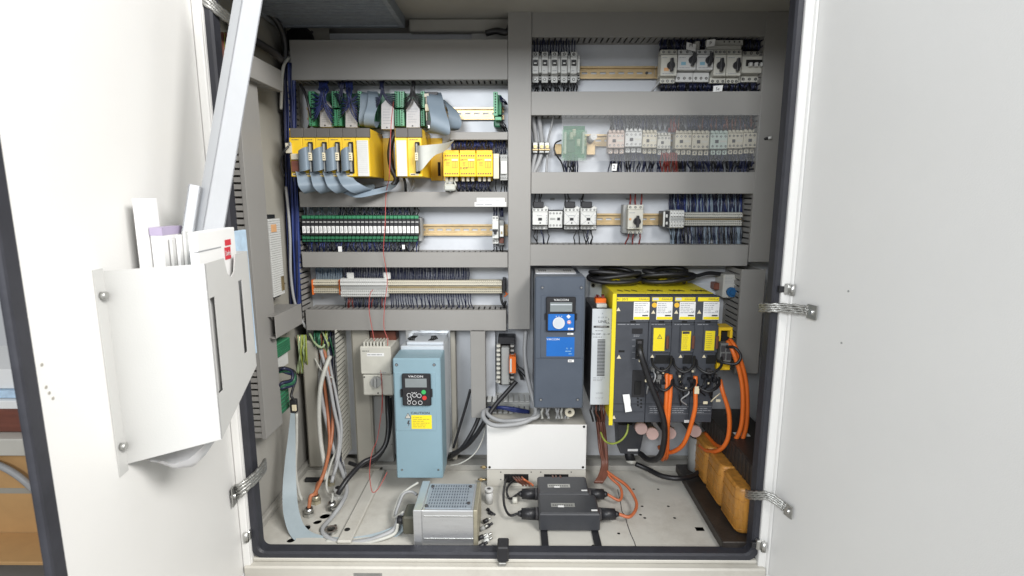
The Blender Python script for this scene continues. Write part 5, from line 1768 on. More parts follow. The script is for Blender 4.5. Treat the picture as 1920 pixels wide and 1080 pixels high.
for i in range(4):
    x0, x1 = edges[i], edges[i + 1]
    q = P((x0 + x1) / 2, 793, YP)
    o = thing('servo_amplifier', amp_lab[i], 'amplifier', (q.x, q.y, q.z), 'yellow-topped servo amplifiers')
    AMP.append(o)
    a = P(x0 + .3, 555, YA).x
    b = P(x1 - .3, 555, YA).x
    zt_, zb_ = P(x0, 555, YA).z, P(x0, 792, YA).z
    bx('front_cover', 'amp_black', o, a, b, YA, YA + .045, zb_, zt_ - .001, .0015)
    bx('chassis', 'yellow_amp', o, a, b, YA + .0455, YP - .0085, zb_ + .02, zt_, .0015)
    # top lugs and slots
    w = b - a
    for f in (.3,):
        cx = a + w * (.42 if i == 0 else .5)
        bx('mounting_ear', 'yellow_amp', o, cx - .013, cx + .013, YP - .03, YP - .009, zt_, zt_ + .016, .003)
        MB().cyl((cx, YP - .034, zt_ + .006), (cx, YP - .029, zt_ + .006), .006, 12).build('ear_bolt', 'dark', o)
    for k in range(3):
        u = a + w * (.2 + .22 * k)
        MB().hexa([(u, YA + .09, zt_ + .0004), (u + .012, YA + .07, zt_ + .0004), (u + .016, YA + .075, zt_ + .0004), (u + .004, YA + .095, zt_ + .0004),
                   (u, YA + .09, zt_ + .001), (u + .012, YA + .07, zt_ + .001), (u + .016, YA + .075, zt_ + .001), (u + .004, YA + .095, zt_ + .001)]).build('top_slot', 'hole', o)
    # yellow header, white label
    hb = pbox(o, 'header_band', 'label_yellow', x0 + (2 if i == 0 else 4), 557.5, x1 - 1, 564.8, YA - .0008, YA + .0005, 0)
    ptext(hb, 'FANUC', x1 - 11, 561.2, YA - .0008, 3.4, 'brass', 1.25, bold=.006)
    if i == 0:
        ptext(hb, 'A1 20/2', x0 + 12, 561.2, YA - .0008, 4.2, 'print_dark', 1.1)
    elif i < 3:
        pbox(hb, 'sticker', 'device', x0 + 5.5, 558.3, x0 + 16, 563, YA - .0014, YA - .0007, 0)
    lx0 = x1 - 31
    lb_ = pbox(o, 'rating_label', 'paper', lx0, 566, x1 - 1.2, 599.5, YA - .0008, YA + .0005, 0)
    pbox(lb_, 'yellow_strip', 'label_yellow', lx0 + .3, 594, x1 - 1.6, 599, YA - .0012, YA - .0007, 0)
    lineprint(lb_, lx0 + 2, 567.5, x1 - 4, 588, YA - .001, 6, 'print_grey', .3, 20 + i)
    ptext(lb_, 'CE', x1 - 6, 584.5, YA - .0009, 3.2, 'print_dark', 1.0)
    pbox(lb_, 'bar_code', 'print_dark', x1 - 15, 590.5, x1 - 4, 593, YA - .0011, YA - .0007, 0)
    def tri(x, y, s=.006):
        q = P(x, y, YA)
        MB().prism([(q.x - s, YA - .0006, q.z - s * .8), (q.x + s, YA - .0006, q.z - s * .8), (q.x, YA - .0006, q.z + s)], (0, .001, 0)).build('warning_triangle', 'label_cream', o)
    tri(x0 + (4.5 if i == 0 else 6), 580 if i == 0 else 585, .0055)
    pbox(o, 'seam', 'hole', x0 + 1, 604.5, x1 - 1, 605.2, YA - .0005, YA + .0005, 0)
    pbox(o, 'latch_notch', 'hole', (x0 + x1) / 2 - 5, 602, (x0 + x1) / 2 + 5, 605.5, YA - .0015, YA + .0005, 0)
    lineprint(o, x0 + 3, 607, x1 - 6, 609.5, YA - .0003, 1, 'print_grey', .5, 40 + i)
    pbox(o, 'lower_seam', 'hole', ebot[i] + 1, 757, ebot[i + 1] - 1, 757.7, YA - .0005, YA + .0005, 0)
    if i:
        lineprint(o, ebot[i] + 8, 764, ebot[i + 1] - 4, 775, YA - .0003, 3, 'print_grey', .35, 50 + i)
        a_, b_, c_, d_ = rect(ebot[i] + 6, 762, ebot[i + 1] - 3, 776, YA - .0003)
        m = MB()
        m.box(a_, b_, YA - .0003, YA, d_ - .0006, d_)
        m.box(a_, b_, YA - .0003, YA, c_, c_ + .0006)
        m.build('print_frame', 'print_grey', o)
# yellow left side sheet and top sheet, part of the wide amplifier
a0 = P(1155, 600, YA).x
zt_, zb_ = P(1155, 553, YA).z, P(1155, 796, YA).z
bx('side_sheet', 'yellow_amp', AMP[0], a0 - .004, a0 - .001, YA - .004, YP - .0085, zb_, zt_, .001)
bx('side_flange', 'yellow_amp', AMP[0], a0 - .012, a0 - .001, YA - .006, YA - .004, zb_, zt_ + .004, .0005)
# round orange stickers
for i, x in ((1, 1227), (2, 1269)):
    q = P(x, 572, YA)
    st_ = MB().cyl((q.x, YA - .0012, q.z), (q.x, YA, q.z), .0068, 20).build('round_sticker', 'tag_amber', AMP[i])
# wide amplifier front
w0 = AMP[0]
pbox(w0, 'display_window', 'black', 1185, 616, 1205, 626, YA - .001, YA + .0005, .0005)
lineprint(w0, 1188, 627, 1204, 632, YA - .0003, 2, 'print_grey', .35, 61)
pbox(w0, 'connector_bay', 'hole', 1192, 636, 1206, 673, YA - .001, YA + .0005, 0)
pbox(w0, 'connector', 'dark', 1195, 640, 1203, 668, YA - .008, YA - .001, .001)
for k in range(4):
    pbox(w0, 'bracket_print', 'print_grey', 1185, 637 + 11.5 * k, 1191, 637.7 + 11.5 * k, YA - .0004, YA + .0004, 0)
pbox(w0, 'side_notch', 'hole', 1160, 657, 1171, 660.5, YA - .0012, YA + .0004, 0)
q = P(1160.5, 669, YA)
MB().prism([(q.x - .006, YA - .0006, q.z - .005), (q.x + .006, YA - .0006, q.z - .005), (q.x, YA - .0006, q.z + .006)], (0, .001, 0)).build('warning_triangle', 'label_cream', w0)
q = P(1151, 782, YA)
MB().prism([(q.x - .005, YA - .0006, q.z - .005), (q.x + .005, YA - .0006, q.z - .005), (q.x, YA - .0006, q.z + .006)], (0, .001, 0)).build('warning_triangle', 'label_cream', w0)
pbox(w0, 'lower_bay', 'black', 1185, 694, 1210, 745, YA - .0012, YA + .0005, .0005)
pbox(w0, 'lower_connector', 'hole', 1190, 715, 1202, 740, YA - .004, YA - .001, .0005)
dots(w0, [(1199 + (k % 2) * 6 - 3, 747 + k * 3.2) for k in range(6)], YA, .0028, 'hole', 'check_pins')
pbox(w0, 'lower_step', 'amp_black', 1147.5, 772, 1209, 772.8, YA - .002, YA + .0005, 0)
ft = dev('paper_flag', 'white paper flag stuck low on the wide amplifier', 'tag', 1176, 773, Y=YA - .003)
A = [P(1167.5, 740, YA - .003), P(1169, 750, YA - .006), P(1171, 760, YA - .005), P(1172.5, 773, YA - .010)]
B = [P(1180, 739, YA - .003), P(1182, 750, YA - .006), P(1182, 760, YA - .005), P(1185, 771, YA - .010)]
MB().strip(A, B, .0005).build('flag', 'paper', ft)
# yellow warning labels on doors of the narrow amplifiers
for i, (x0, y0, x1, y1) in ((1, (1225, 615, 1246.5, 658)), (2, (1278, 621, 1295, 657.5)), (3, (1322, 620.5, 1340, 657))):
    t = AMP[i]
    door = pbox(t, 'terminal_door', 'amp_black', x0 - 3, 610, edges[i + 1] - 3, 662, YA - .006, YA + .0005, .002)
    lb_ = pbox(t, 'warning_label', 'label_yellow', x0, y0, x1, y1, YA - .0070, YA - .0058, 0)
    if i == 1:
        q = P(1237, 631, YA - .007)
        MB().prism([(q.x - .007, q.y - .0003, q.z - .006), (q.x + .007, q.y - .0003, q.z - .006), (q.x, q.y - .0003, q.z + .007)], (0, .0004, 0)).build('triangle_print', 'print_dark', t)
        MB().prism([(q.x - .0045, q.y - .0006, q.z - .0045), (q.x + .0045, q.y - .0006, q.z - .0045), (q.x, q.y - .0006, q.z + .0045)], (0, .0003, 0)).build('triangle_inner', 'label_yellow', t)
        ptext(t, '!', 1237, 632, YA - .0077, 4.5, 'print_dark')
    else:
        lineprint(t, x0 + 2, y0 + 3, x1 - 2, y1 - 3, YA - .0071, 8, 'print_olive', .3, 70 + i)
        if i == 2:
            pbox(t, 'torn_print', 'print_dark', x0 + 2, y0 + .6, x1 - 2, y0 + 5, YA - .0073, YA - .0068, 0)
    pbox(t, 'inner_fuse', 'brown_wire', x1 + 3, 630, x1 + 8, 655, YA - .012, YA - .0059, .002)
    # connector bank
    cx0, cx1 = x0 + 1, edges[i + 1] - 4 - 5
    for r_ in range(2):
        pbox(t, 'connector_bay', 'hole', cx0 + 3 - r_ * 2, 666 + r_ * 5, cx1 + 2, 680 + r_ * 2, YA - .001 - .0006 * r_, YA + .0004, 0)
    rg = random.Random(300 + i)
    for r_ in range(4):
        for c_ in range(3):
            if rg.random() < .22:
                continue
            xx = cx0 - 6 + c_ * 11 + rg.uniform(-2, 2)
            yy = 691 + r_ * 10.5 + rg.uniform(-2.5, 2.5)
            w_, h_ = rg.uniform(5, 9), rg.uniform(5, 9.5)
            Yq = YA - rg.uniform(.006, .024)
            pbox(t, 'plug', rg.choice(['black', 'dark', 'device_grey3', 'dark', 'amp_black']), xx, yy, xx + w_, yy + h_, Yq, YA + .0004, .001)
            if rg.random() < .5:
                wire(t, [P(xx + w_ / 2, yy + h_ * .6, Yq), P(xx + w_ / 2 + rg.uniform(-5, 5), yy + h_ + 8, Yq - .014), P(xx + rg.uniform(-8, 14), yy + h_ + 20, Yq - .008), P(xx + rg.uniform(-8, 14), yy + h_ + 30, YA - .004)], .0022, rg.choice(['black_wire', 'black_wire', 'dark', 'grey_cable']), 'lead')
            if rg.random() < .3:
                pbox(t, 'lead_marker', 'label_cream', xx + 1, yy + h_ * .5, xx + 4.5, yy + h_ * .5 + 4, Yq - .003, Yq - .0005, .0004)
    tri_x = x0 - 2
    q = P(tri_x, 668, YA)
    MB().prism([(q.x - .005, YA - .0006, q.z - .004), (q.x + .005, YA - .0006, q.z - .004), (q.x, YA - .0006, q.z + .005)], (0, .001, 0)).build('warning_triangle', 'label_cream', t)
pbox(AMP[2], 'white_sticker', 'paper', 1283, 787.5, 1292, 792.5, YA - .0008, YA + .0004, 0)
# daisy-chain leads between the amplifiers
for k, (xa, xb, y, dip) in enumerate(((1222, 1262, 672, 24), (1262, 1305, 672, 26), (1305, 1356, 674, 26), (1228, 1263, 712, 20), (1262, 1306, 712, 20), (1306, 1352, 712, 22))):
    xm = (xa + xb) / 2
    cable('jumper_lead', 'black jumper lead looping %s the %s' % (['below the label of', 'below the connectors of'][k // 3], ['first narrow amplifier', 'second narrow amplifier', 'rightmost amplifier'][k % 3]),
          [P(xa, y, YA - .008), P(xa + 4, y + dip * .6, YA - .03), P(xm, y + dip, YA - .045), P(xb - 5, y + dip * .55, YA - .035), P(xb - 3, y - 4, YA - .012)], .0036, 'black_wire', 'lead', 'black jumper leads')
for k, (x0, y0, tl) in enumerate(((1198, 664, .0), (1302, 724, 0), (1318, 752, .3), (1209, 711, -.4), (1342, 748, .8))):
    a_, b_ = P(x0, y0, YA - .03), P(x0 + 8, y0 + 14 if tl == 0 else y0 + 5, YA - .03)
    o = thing('cable_tag', ['cream tag on the black cable leaving the wide amplifier', 'cream tag on the orange cable under the second narrow amplifier', 'cream tag lying flat under the rightmost amplifier', 'pale tag at the foot of the wide amplifier connector', 'slim cream tag standing askew under the rightmost amplifier'][k], 'tag', a_)
    MB().box(min(a_.x, b_.x), max(a_.x, b_.x), a_.y - .004, a_.y - .001, min(a_.z, b_.z), max(a_.z, b_.z), .0008).build('sleeve', 'label_cream', o)
cable('tie_strip', 'cream cable tie end sticking out under the rightmost amplifier', [P(1333, 753, YA - .02), P(1341, 745, YA - .026), P(1350, 738, YA - .02)], .0018, 'label_cream', 'cable tie')
# thick black cable
cable('black_cable', 'thick black cable slanting down from the wide amplifier', [P(1198, 648, YA - .01), P(1200, 660, YA - .028), P(1208, 685, YA - .035), P(1222, 725, YA - .038), P(1238, 765, YA - .038), P(1246, 800, YA - .03), P(1244, 835, 1.42), P(1235, 858, 1.45), P(1216, 862, 1.50), P(1200, 850, 1.54)], .0085, 'black_wire')
OC = 'orange_cable'
og = 'orange motor cables'
cable(OC, 'left orange cable dropping from the first narrow amplifier', [P(1250, 700, YA - .012), P(1250, 735, YA - .025), P(1248, 770, YA - .03), P(1249, 800, YA - .02), P(1246, 850, 1.45), P(1242, 862, 1.49)], .006, OC, 'cable', og)
cable(OC, 'right orange cable dropping from the first narrow amplifier', [P(1257, 702, YA - .012), P(1257, 735, YA - .024), P(1254, 772, YA - .03), P(1252, 800, YA - .02), P(1251, 850, 1.46), P(1248, 860, 1.50)], .006, OC, 'cable', og)
cable(OC, 'orange cable curving left from the second narrow amplifier', [P(1304, 705, YA - .012), P(1304, 735, YA - .026), P(1302, 772, YA - .03), P(1284, 828, 1.40), P(1262, 847, 1.44), P(1243, 846, 1.50), P(1236, 838, 1.55)], .0062, OC, 'cable', og)
cable(OC, 'orange cable curving left from the rightmost amplifier', [P(1350, 712, YA - .012), P(1355, 734, YA - .026), P(1367, 776, 1.375), P(1365, 821, 1.38), P(1350, 843, 1.40), P(1328, 846, 1.46), P(1312, 835, 1.53)], .0062, OC, 'cable', og)
cable(OC, 'inner one of the two long orange loops on the right', [P(1364, 640, YA + .01), P(1374, 658, YA - .012), P(1388, 702, 1.39), P(1393, 747, 1.385), P(1389, 802, 1.385), P(1371, 832, 1.40), P(1346, 836, 1.46), P(1322, 812, 1.56)], .0062, OC, 'cable', og)
cable(OC, 'outer one of the two long orange loops on the right', [P(1368, 636, YA + .015), P(1381, 656, YA - .008), P(1396, 702, 1.395), P(1401, 747, 1.39), P(1398, 805, 1.39), P(1380, 840, 1.40), P(1352, 846, 1.46), P(1330, 828, 1.56)], .0062, OC, 'cable', og)
o = dev('side_connector', 'yellow bracketed connector block on the right of the amplifiers', 'connector', 1362, 690, Y=1.47)
for x0, y0, x1, y1 in ((1347, 614, 1374, 620), (1347, 620, 1352, 640), (1369, 620, 1374, 634), (1344, 681, 1369, 694)):
    pbox(o, 'yellow_bracket', 'yellow', x0, y0, x1, y1, YA + .002, YA + .05, .001)
pbox(o, 'plug_body', 'device_grey3', 1351, 644, 1372, 680, YA - .004, YA + .05, .002)
pbox(o, 'plug_well', 'hole', 1352.5, 621, 1368, 642, YA + .02, YA + .05, .001)
for k in range(4):
    pbox(o, 'plug_cell', 'dark', 1352.5 + (k % 2) * 10, 648 + (k // 2) * 15, 1360 + (k % 2) * 10, 660 + (k // 2) * 15, YA - .006, YA - .0035, .0008)
cable('jumper_lead', 'black lead looping over the orange cables at the right', [P(1362, 650, YA - .01), P(1378, 652, YA - .03), P(1389, 668, YA - .04), P(1380, 682, YA - .04), P(1358, 680, YA - .03), P(1345, 676, YA - .012)], .0038, 'black_wire', 'lead', 'black jumper leads')

# things hanging below the amplifiers
o = dev('black_ballast', 'black angular box hanging under the wide amplifier', 'box', 1182, 852, Y=1.60)
pts = [P(1160, 797, 1.56), P(1210, 797, 1.56), P(1199, 852, 1.56), P(1163, 850, 1.56)]
MB().prism(pts[::-1], (0, .085, 0)).build('case', 'filter_black', o)
pbox(o, 'label', 'paper', 1177, 842, 1196, 846, 1.5592, 1.5605, 0)
for k, (x, y) in enumerate(((1202, 803), (1223, 813), (1256, 812), (1303, 808))):
    o = dev('round_cap', ['pinkish round cap below the wide amplifier', 'pinkish round cap just left of the thick black cable', 'pinkish round cap behind the left orange cables', 'pinkish round cap right of the curving orange cable'][k], 'cap', x, y, 'pinkish round caps', Y=1.52)
    q = P(x, y, 1.50)
    MB().cyl((q.x, 1.50, q.z), (q.x, 1.60, q.z - .004), .0165, 20).build('barrel', 'dark', o)
    MB().cyl((q.x, 1.494, q.z), (q.x, 1.512, q.z), .0175, 20, .0185).build('cap', 'pink_cap', o)
o = dev('grey_canister', 'dull grey cylinder standing behind the orange cables', 'canister', 1291, 872, Y=1.58)
q = PZ(1291, 873)
MB().cyl((q.x, 1.57, .0185), (q.x, 1.57, .135), .026, 24).build('barrel', 'device_grey', o)
MB().cyl((q.x, 1.57, .1352), (q.x, 1.57, .142), .022, 24).build('lid', 'dark', o)
# two coils of black cable above the amplifiers
for k, xc in enumerate((1153, 1250)):
    q = P(xc, 512, 1.58)
    o = thing('cable_coil', ['left coil of black cable above the yellow amplifiers', 'right coil of black cable above the yellow amplifiers'][k], 'cable coil', q)
    for j in range(4):
        rx, ry = .078 - .009 * j, .040 - .005 * j
        zz = q.z - .016 + .006 * j
        pts = [(q.x + rx * math.cos(t_ / 24 * 2 * math.pi) + .012 * math.sin(2.4 * j + k), 1.592 + ry * math.sin(t_ / 24 * 2 * math.pi), zz + .009 * math.sin(t_ / 24 * 2 * math.pi + 1.9 * j + k)) for t_ in range(24)]
        MB().tube(pts, .0065, 8, True).build('loop', 'black_wire', o)
cable('black_cable', 'black cable leaving the coils towards the right duct', [P(1270, 512, 1.58), P(1300, 518, 1.59), P(1330, 512, 1.60), P(1362, 516, 1.62)], .006, 'black_wire')
o = dev('thermostat', 'small grey thermostat with blue knob right of the amplifiers', 'thermostat', 1369, 560)
pbox(o, 'case', 'device_grey2', 1356, 515, 1383, 559, 1.58, YP - .001, .003)
lineprint(o, 1360, 518, 1380, 532, 1.5799, 5, 'print_grey', .3, 81)
q = P(1370, 547, 1.58)
MB().cyl((q.x, 1.568, q.z), (q.x, 1.581, q.z), .0145, 22).build('dial', 'knob_blue', o)
MB().cyl((q.x, 1.562, q.z), (q.x, 1.568, q.z), .008, 16).build('dial_grip', 'knob_blue', o)
o = dev('red_lamp', 'dark red indicator beside the small thermostat', 'indicator', 1346, 537)
pbox(o, 'body', 'wood_dark', 1339, 531, 1353, 544, 1.61, YP - .001, .003)

# ------------------------------------------------------------------ big cream junction box and its neighbours
YB = 1.505
o = dev('junction_box', 'large plain cream steel box standing below the dark blue drive', 'box', 1005, 912, Y=1.56)
a, b, z0, z1 = rect(913, 796, 1099, 912, YB)
zc_ = P(1000, 881, YB).z
bx('cover_sheet', 'paint', o, a, b, YB, YB + .003, zc_ + .001, z1, .0015)
bx('case', 'plinth', o, a + .001, b - .001, YB + .0032, YP - .012, .0, z1 - .002, .001)
c1, c2 = rect(945, 884, 991, 902, YB)[:2], rect(1020, 884, 1066, 902, YB)[:2]
zw0, zw1 = P(0, 902, YB).z, P(0, 885, YB).z
m = MB()
for u0, u1 in ((a, c1[0]), (c1[1], c2[0]), (c2[1], b)):
    m.box(u0, u1, YB + .0005, YB + .003, 0.001, zc_)
for u0, u1 in (c1, c2):
    m.box(u0, u1, YB + .0005, YB + .003, 0.001, zw0)
    m.box(u0, u1, YB + .0005, YB + .003, zw1, zc_)
m.build('gland_strip', 'plinth', o)
for u0, u1 in (c1, c2):
    bx('cable_opening', 'hole', o, u0, u1, YB + .0031, YB + .0036, zw0, zw1, 0)
for x, y in ((918, 876), (1093, 876), (1095, 800)):
    dots(o, [(x, y)], YB, .0038, 'hole', 'cover_screw', 12)
dots(o, [(939, 885), (939, 899), (996, 885), (1014, 885), (1071, 885)], YB + .0005, .0018, 'hole', 'rivet_holes')
for k, (x, y) in enumerate(((907, 876), (902, 899))):
    q = P(x, y, YB + .01)
    o2 = dev('brass_stud', ['upper brass stud on the left of the cream box', 'lower brass stud on the left of the cream box'][k], 'stud', x, y, Y=YB + .01)
    MB().cyl((q.x - .01, YB + .01, q.z), (a + .001, YB + .01, q.z), .003, 8).build('rod', 'brass', o2)
    MB().cyl((q.x - .004, YB + .01, q.z), (q.x + .004, YB + .01, q.z), .006, 6, smooth=False).build('nut', 'brass', o2)
wires('brown and orange leads coming out of the left opening of the cream box', [962, 967, 972, 978], 894, YB + .002, 911, 1.44, 'brown_wire', .003, .004, 2, 2, midshift=10, mats=['brown_wire', 'orange_dull'])
wires('brown leads coming out of the right opening of the cream box', [1036, 1042, 1050], 892, YB + .002, 903, 1.465, 'brown_wire', .003, .004, 2, 2, midshift=4)

# line filters on the floor
def flatfilter(label, xl, xr, ytop, Y0, Y1, h, ptx):
    q0 = P(xl, ytop, Y0)
    x0, x1 = q0.x, P(xr, ytop, Y0).x
    o = thing('line_filter', label, 'filter', ((x0 + x1) / 2, (Y0 + Y1) / 2, .006), 'black line filters on the floor')
    bx('case', 'filter_black', o, x0, x1, Y0, Y1, .0065, h, .003)
    bx('lid_step', 'filter_black', o, x0 + .004, x1 - .004, Y0 + .003, Y1 - .003, h, h + .002, .001)
    xm = x0 + (x1 - x0) * .32
    bx('name_plate', 'steel_dull', o, xm - .018, xm + .046, Y0 + .030, Y0 + .048, h + .0021, h + .0025, 0)
    bx('white_tab', 'paper', o, xm + .0, xm + .016, Y0 + .028, Y0 + .036, h + .0026, h + .003, 0)
    bx('side_tab', 'paper', o, x1 - .022, x1 - .006, Y0 + .012, Y0 + .018, h + .0021, h + .0026, 0)
    m = MB()
    rg = random.Random(int(xl))
    for k in range(9):
        u = xm - .014 + k * .0062
        m.box(u, u + .004, Y0 + .036, Y0 + .040, h + .0026, h + .0028)
    m.build('plate_print', 'print_dark', o)
    yc = (Y0 + Y1) / 2 - .005
    for sg, xe in ((-1, x0), (1, x1)):
        zc = .030
        MB().cyl((xe, yc, zc), (xe + sg * .008, yc, zc), .017, 16).build('collar', 'dark', o)
        MB().cyl((xe + sg * .006, yc, zc), (xe + sg * .046, yc, zc), .0165, 16, .0145).build('plug', 'black', o)
        MB().cyl((xe + sg * .046, yc, zc), (xe + sg * .056, yc, zc), .010, 12, .006).build('plug_nose', 'black', o)
    return x0, x1, yc


fa0, fa1, fay = flatfilter('rear black line filter lying in front of the cream box', 1009.5, 1106, 930, 1.372, 1.465, .055, 0)
fb0, fb1, fby = flatfilter('front black line filter lying nearest the sill', 1011, 1126, 967, 1.275, 1.367, .055, 0)
rb = bx('filter_rails', 'black', None, fb0 + .004, fb0 + .022, 1.205, 1.47, .0003, .006, .001)
tag(rb, 'black support rail under the left side of the line filters', 'rail')
rb.name = 'support_rail'
rb = bx('support_rail', 'black', None, fb1 - .022, fb1 - .004, 1.205, 1.47, .0003, .006, .001)
tag(rb, 'black support rail under the right side of the line filters', 'rail')
cable('black_cable', 'black cable from the cream box to the front line filter plug', [P(952, 895, YB), P(947, 905, 1.47), P(944, 930, 1.40), P(947, 952, 1.35), P(956, 966, 1.32), Vector((fb0 - .056, fby, .030))], .0035, 'black_wire')
cable('black_cable', 'black cable from the cream box to the rear line filter plug', [P(975, 897, YB), P(957, 906, 1.47), P(950, 920, 1.44), P(956, 935, 1.43), Vector((fa0 - .056, fay, .030))], .0035, 'black_wire')
cable('orange_cable', 'dull orange cable arching to the rear line filter plug', [Vector((fa1 + .056, fay, .030)), P(1160, 938, 1.40), P(1166, 928, 1.42), P(1162, 912, 1.45), P(1148, 899, 1.47), P(1136, 885, 1.49)], .004, 'orange_dull', group='dull orange filter cables')
cable('orange_cable', 'dull orange cable arching wide to the front line filter plug', [Vector((fb1 + .056, fby, .030)), P(1180, 969, 1.31), P(1192, 955, 1.345), P(1192, 938, 1.38), P(1176, 912, 1.43), P(1150, 893, 1.47), P(1138, 884, 1.49)], .0045, 'orange_dull', group='dull orange filter cables')
o = dev('cable_nut', 'pale round nut on the rear left plug of the line filters', 'nut', 966, 938, Y=1.42)
MB().cyl(P(961, 938, 1.415), P(970, 938, 1.415), .0095, 12).build('ring', 'device_cream2', o)
q = dev('wire_bundle', 'brown wire bundle hanging right of the cream box', 'wires', 1130, 780, Y=1.55)
for k in range(12):
    dx = RW.uniform(-7, 7)
    wire(q, [P(1122 + dx, 770, 1.56), P(1127 + dx, 800, 1.545 + RW.uniform(-.01, .01)), P(1131 + dx, 840, 1.53 + RW.uniform(-.01, .01)), P(1134 + dx * .7, 868, 1.51), P(1131 + dx, 890, 1.48), P(1122 + dx, 905, 1.455)], .0036, 'brown_wire', sub=5, n=6)
cable('earth_lead', 'green and yellow earth lead curving under the wide amplifier', [P(1178, 795, 1.48), P(1175, 812, 1.47), P(1164, 826, 1.47), P(1148, 832, 1.48), P(1134, 826, 1.50), P(1126, 810, 1.52)], .003, 'earth_wire')
o = dev('cable_plug', 'black plug with white ring lying behind on the floor', 'plug', 1183, 872, Y=1.56)
q = PZ(1183, 874)
MB().cyl((q.x, q.y, .016), (q.x - .01, q.y + .02, .055), .015, 14).build('shell', 'black', o)
MB().ring((q.x, q.y - .002, .010), (q.x, q.y + .002, .018), .014, .018, 16).build('ring', 'device_cream2', o)
cable('black_cable', 'black cable lying across the rear floor to the coils', [P(1192, 870, 1.56), P(1215, 880, 1.54), P(1240, 892, 1.50), P(1270, 897, 1.48), P(1296, 893, 1.50), P(1310, 886, 1.52)], .008, 'black_wire')
cable('thin_wire', 'thin dark wire lying like a crack across the floor', [PZ(1158, 918, .001), PZ(1164, 945, .001), PZ(1166, 958, .001), PZ(1172, 968, .001), PZ(1177, 985, .001), PZ(1183, 1002, .001), PZ(1189, 1015, .001), PZ(1194, 1031, .001)], .0009, 'dark')

# ------------------------------------------------------------------ transformer with amber coils on the right
o = thing('power_transformer', 'heavy transformer with three amber taped coils along the right wall', 'transformer', (.62, 1.40, 0))
bx('base_yoke', 'core_iron', o, .515, .735, 1.205, 1.60, .001, .026, .002)
bx('top_yoke', 'core_iron', o, .590, .715, 1.225, 1.60, .152, .215, .003)
m = MB()
for k in range(16):
    y = 1.23 + k * .0228
    m.box(.5885, .590, y, y + .012, .155, .213)
m.build('laminations', 'core_iron', o)['kind'] = 'stuff'
for k, yc in enumerate((1.288, 1.402, 1.516)):
    # rounded rectangular coil
    m = MB()
    rr = .020
    prof_ = []
    for cx, cy, a0 in ((.705 - rr, yc + .055 - rr, 0), (.558 + rr, yc + .055 - rr, 90), (.558 + rr, yc - .055 + rr, 180), (.705 - rr, yc - .055 + rr, 270)):
        for j in range(6):
            an = R(a0 + 18 * j)
            prof_.append((cx + rr * math.cos(an), cy + rr * math.sin(an)))
    lv = [(.028, .93), (.034, .985), (.06, 1.0), (.09, 1.012), (.12, 1.0), (.146, .985), (.151, .93)]
    vs, fs = [], []
    n = len(prof_)
    for z, s_ in lv:
        for (x, y) in prof_:
            vs.append((.6315 + (x - .6315) * s_, yc + (y - yc) * s_, z))
    for i in range(len(lv) - 1):
        for j in range(n):
            fs.append((i * n + j, i * n + (j + 1) % n, (i + 1) * n + (j + 1) % n, (i + 1) * n + j))
    m.add(vs, fs, True)
    m.f += [tuple(range(n))[::-1], tuple(range((len(lv) - 1) * n, len(lv) * n))]
    m.sm += [False, False]
    co_ = m.build('coil', 'coil_tape', o)
    for j in range(5):
        zz = .040 + j * .026
        MB().tube([(.6315 + (x - .6315) * 1.012, yc + (y - yc) * 1.008, zz + .002 * math.sin(q_ * 1.7 + j)) for q_, (x, y) in enumerate(prof_)], .0011, 5, True).build('tape_edge', 'coil_tape', co_)
    bx('core_leg', 'core_iron', o, .61, .67, yc - .018, yc + .018, .0265, .1515, .001)
bx('rating_plate', 'paper', o, .615, .655, 1.40, 1.425, .2152, .2158, 0)
for yy in (1.26, 1.56):
    MB().cyl((.655, yy, .215), (.655, yy, .232), .009, 6, smooth=False).build('yoke_bolt', 'steel_dull', o)
wires('brown leads lying on the transformer top', [1385, 1390, 1396, 1402], 840, 1.42, 880, 1.38, 'brown_wire', .003, .004, 4, 6)

# ------------------------------------------------------------------ pale blue drive
YS = 1.42
o = dev('frequency_drive', 'pale sky-blue frequency drive with caution label and black keypad', 'drive', 788, 897, Y=YP)
a, b, z0, z1 = rect(740, 672, 828, 897, YS)
bx('cover', 'sky_blue', o, a, b, YS, YS + .09, z0, z1, .003)
bx('body', 'alu_soft', o, a + .004, b - .002, YS + .0905, YP - .03, z0 + .006, z1 + .010, .002)
bx('back_plate', 'alu', o, a - .004, b + .012, YP - .03, YP - .002, z0 - .02, z1 + .05, .001)
top = bx('fan_grille', 'alu_soft', o, a + .02, b - .004, YS + .10, YP - .032, z1 + .0102, z1 + .020, .002)
for k in range(2):
    for j in range(4):
        xc = a + .035 if k == 0 else b - .045
        MB().tube([(xc + (.004 * j - .005) * (1 if k else -1), YS + .115, z1 + .0202), (xc + (.006 * j) * (1 if k else -1), YS + .135, z1 + .0206), (xc + (.004 * j - .004) * (1 if k else -1), YS + .165, z1 + .0202)], .0020, 5).build('vent_slot', 'hole', o)
pbox(o, 'panel_outline', 'sky_blue', 741, 698, 817.5, 808, YS - .0012, YS + .001, .0008)
for x, y in ((743.5, 684), (814, 684), (754, 880.5), (822, 880.5)):
    q = P(x, y, YS)
    MB().cyl((q.x, YS - .0006, q.z), (q.x, YS + .0005, q.z), .0045, 12).build('screw_well', 'slate', o) if y < 700 else None
    MB().cyl((q.x, YS - .002, q.z), (q.x, YS + .0005, q.z), .0026, 10).build('screw', 'steel', o)
kp = pbox(o, 'keypad', 'black', 753.5, 701.5, 807.5, 761.5, YS - .011, YS - .001, .003)
pbox(kp, 'display', 'lcd', 759.5, 710, 800, 726.5, YS - .0118, YS - .0108, .0003)
ptext(kp, 'VACON', 779.5, 706, YS - .0112, 3.8, 'print_white', 1.4, bold=.006)
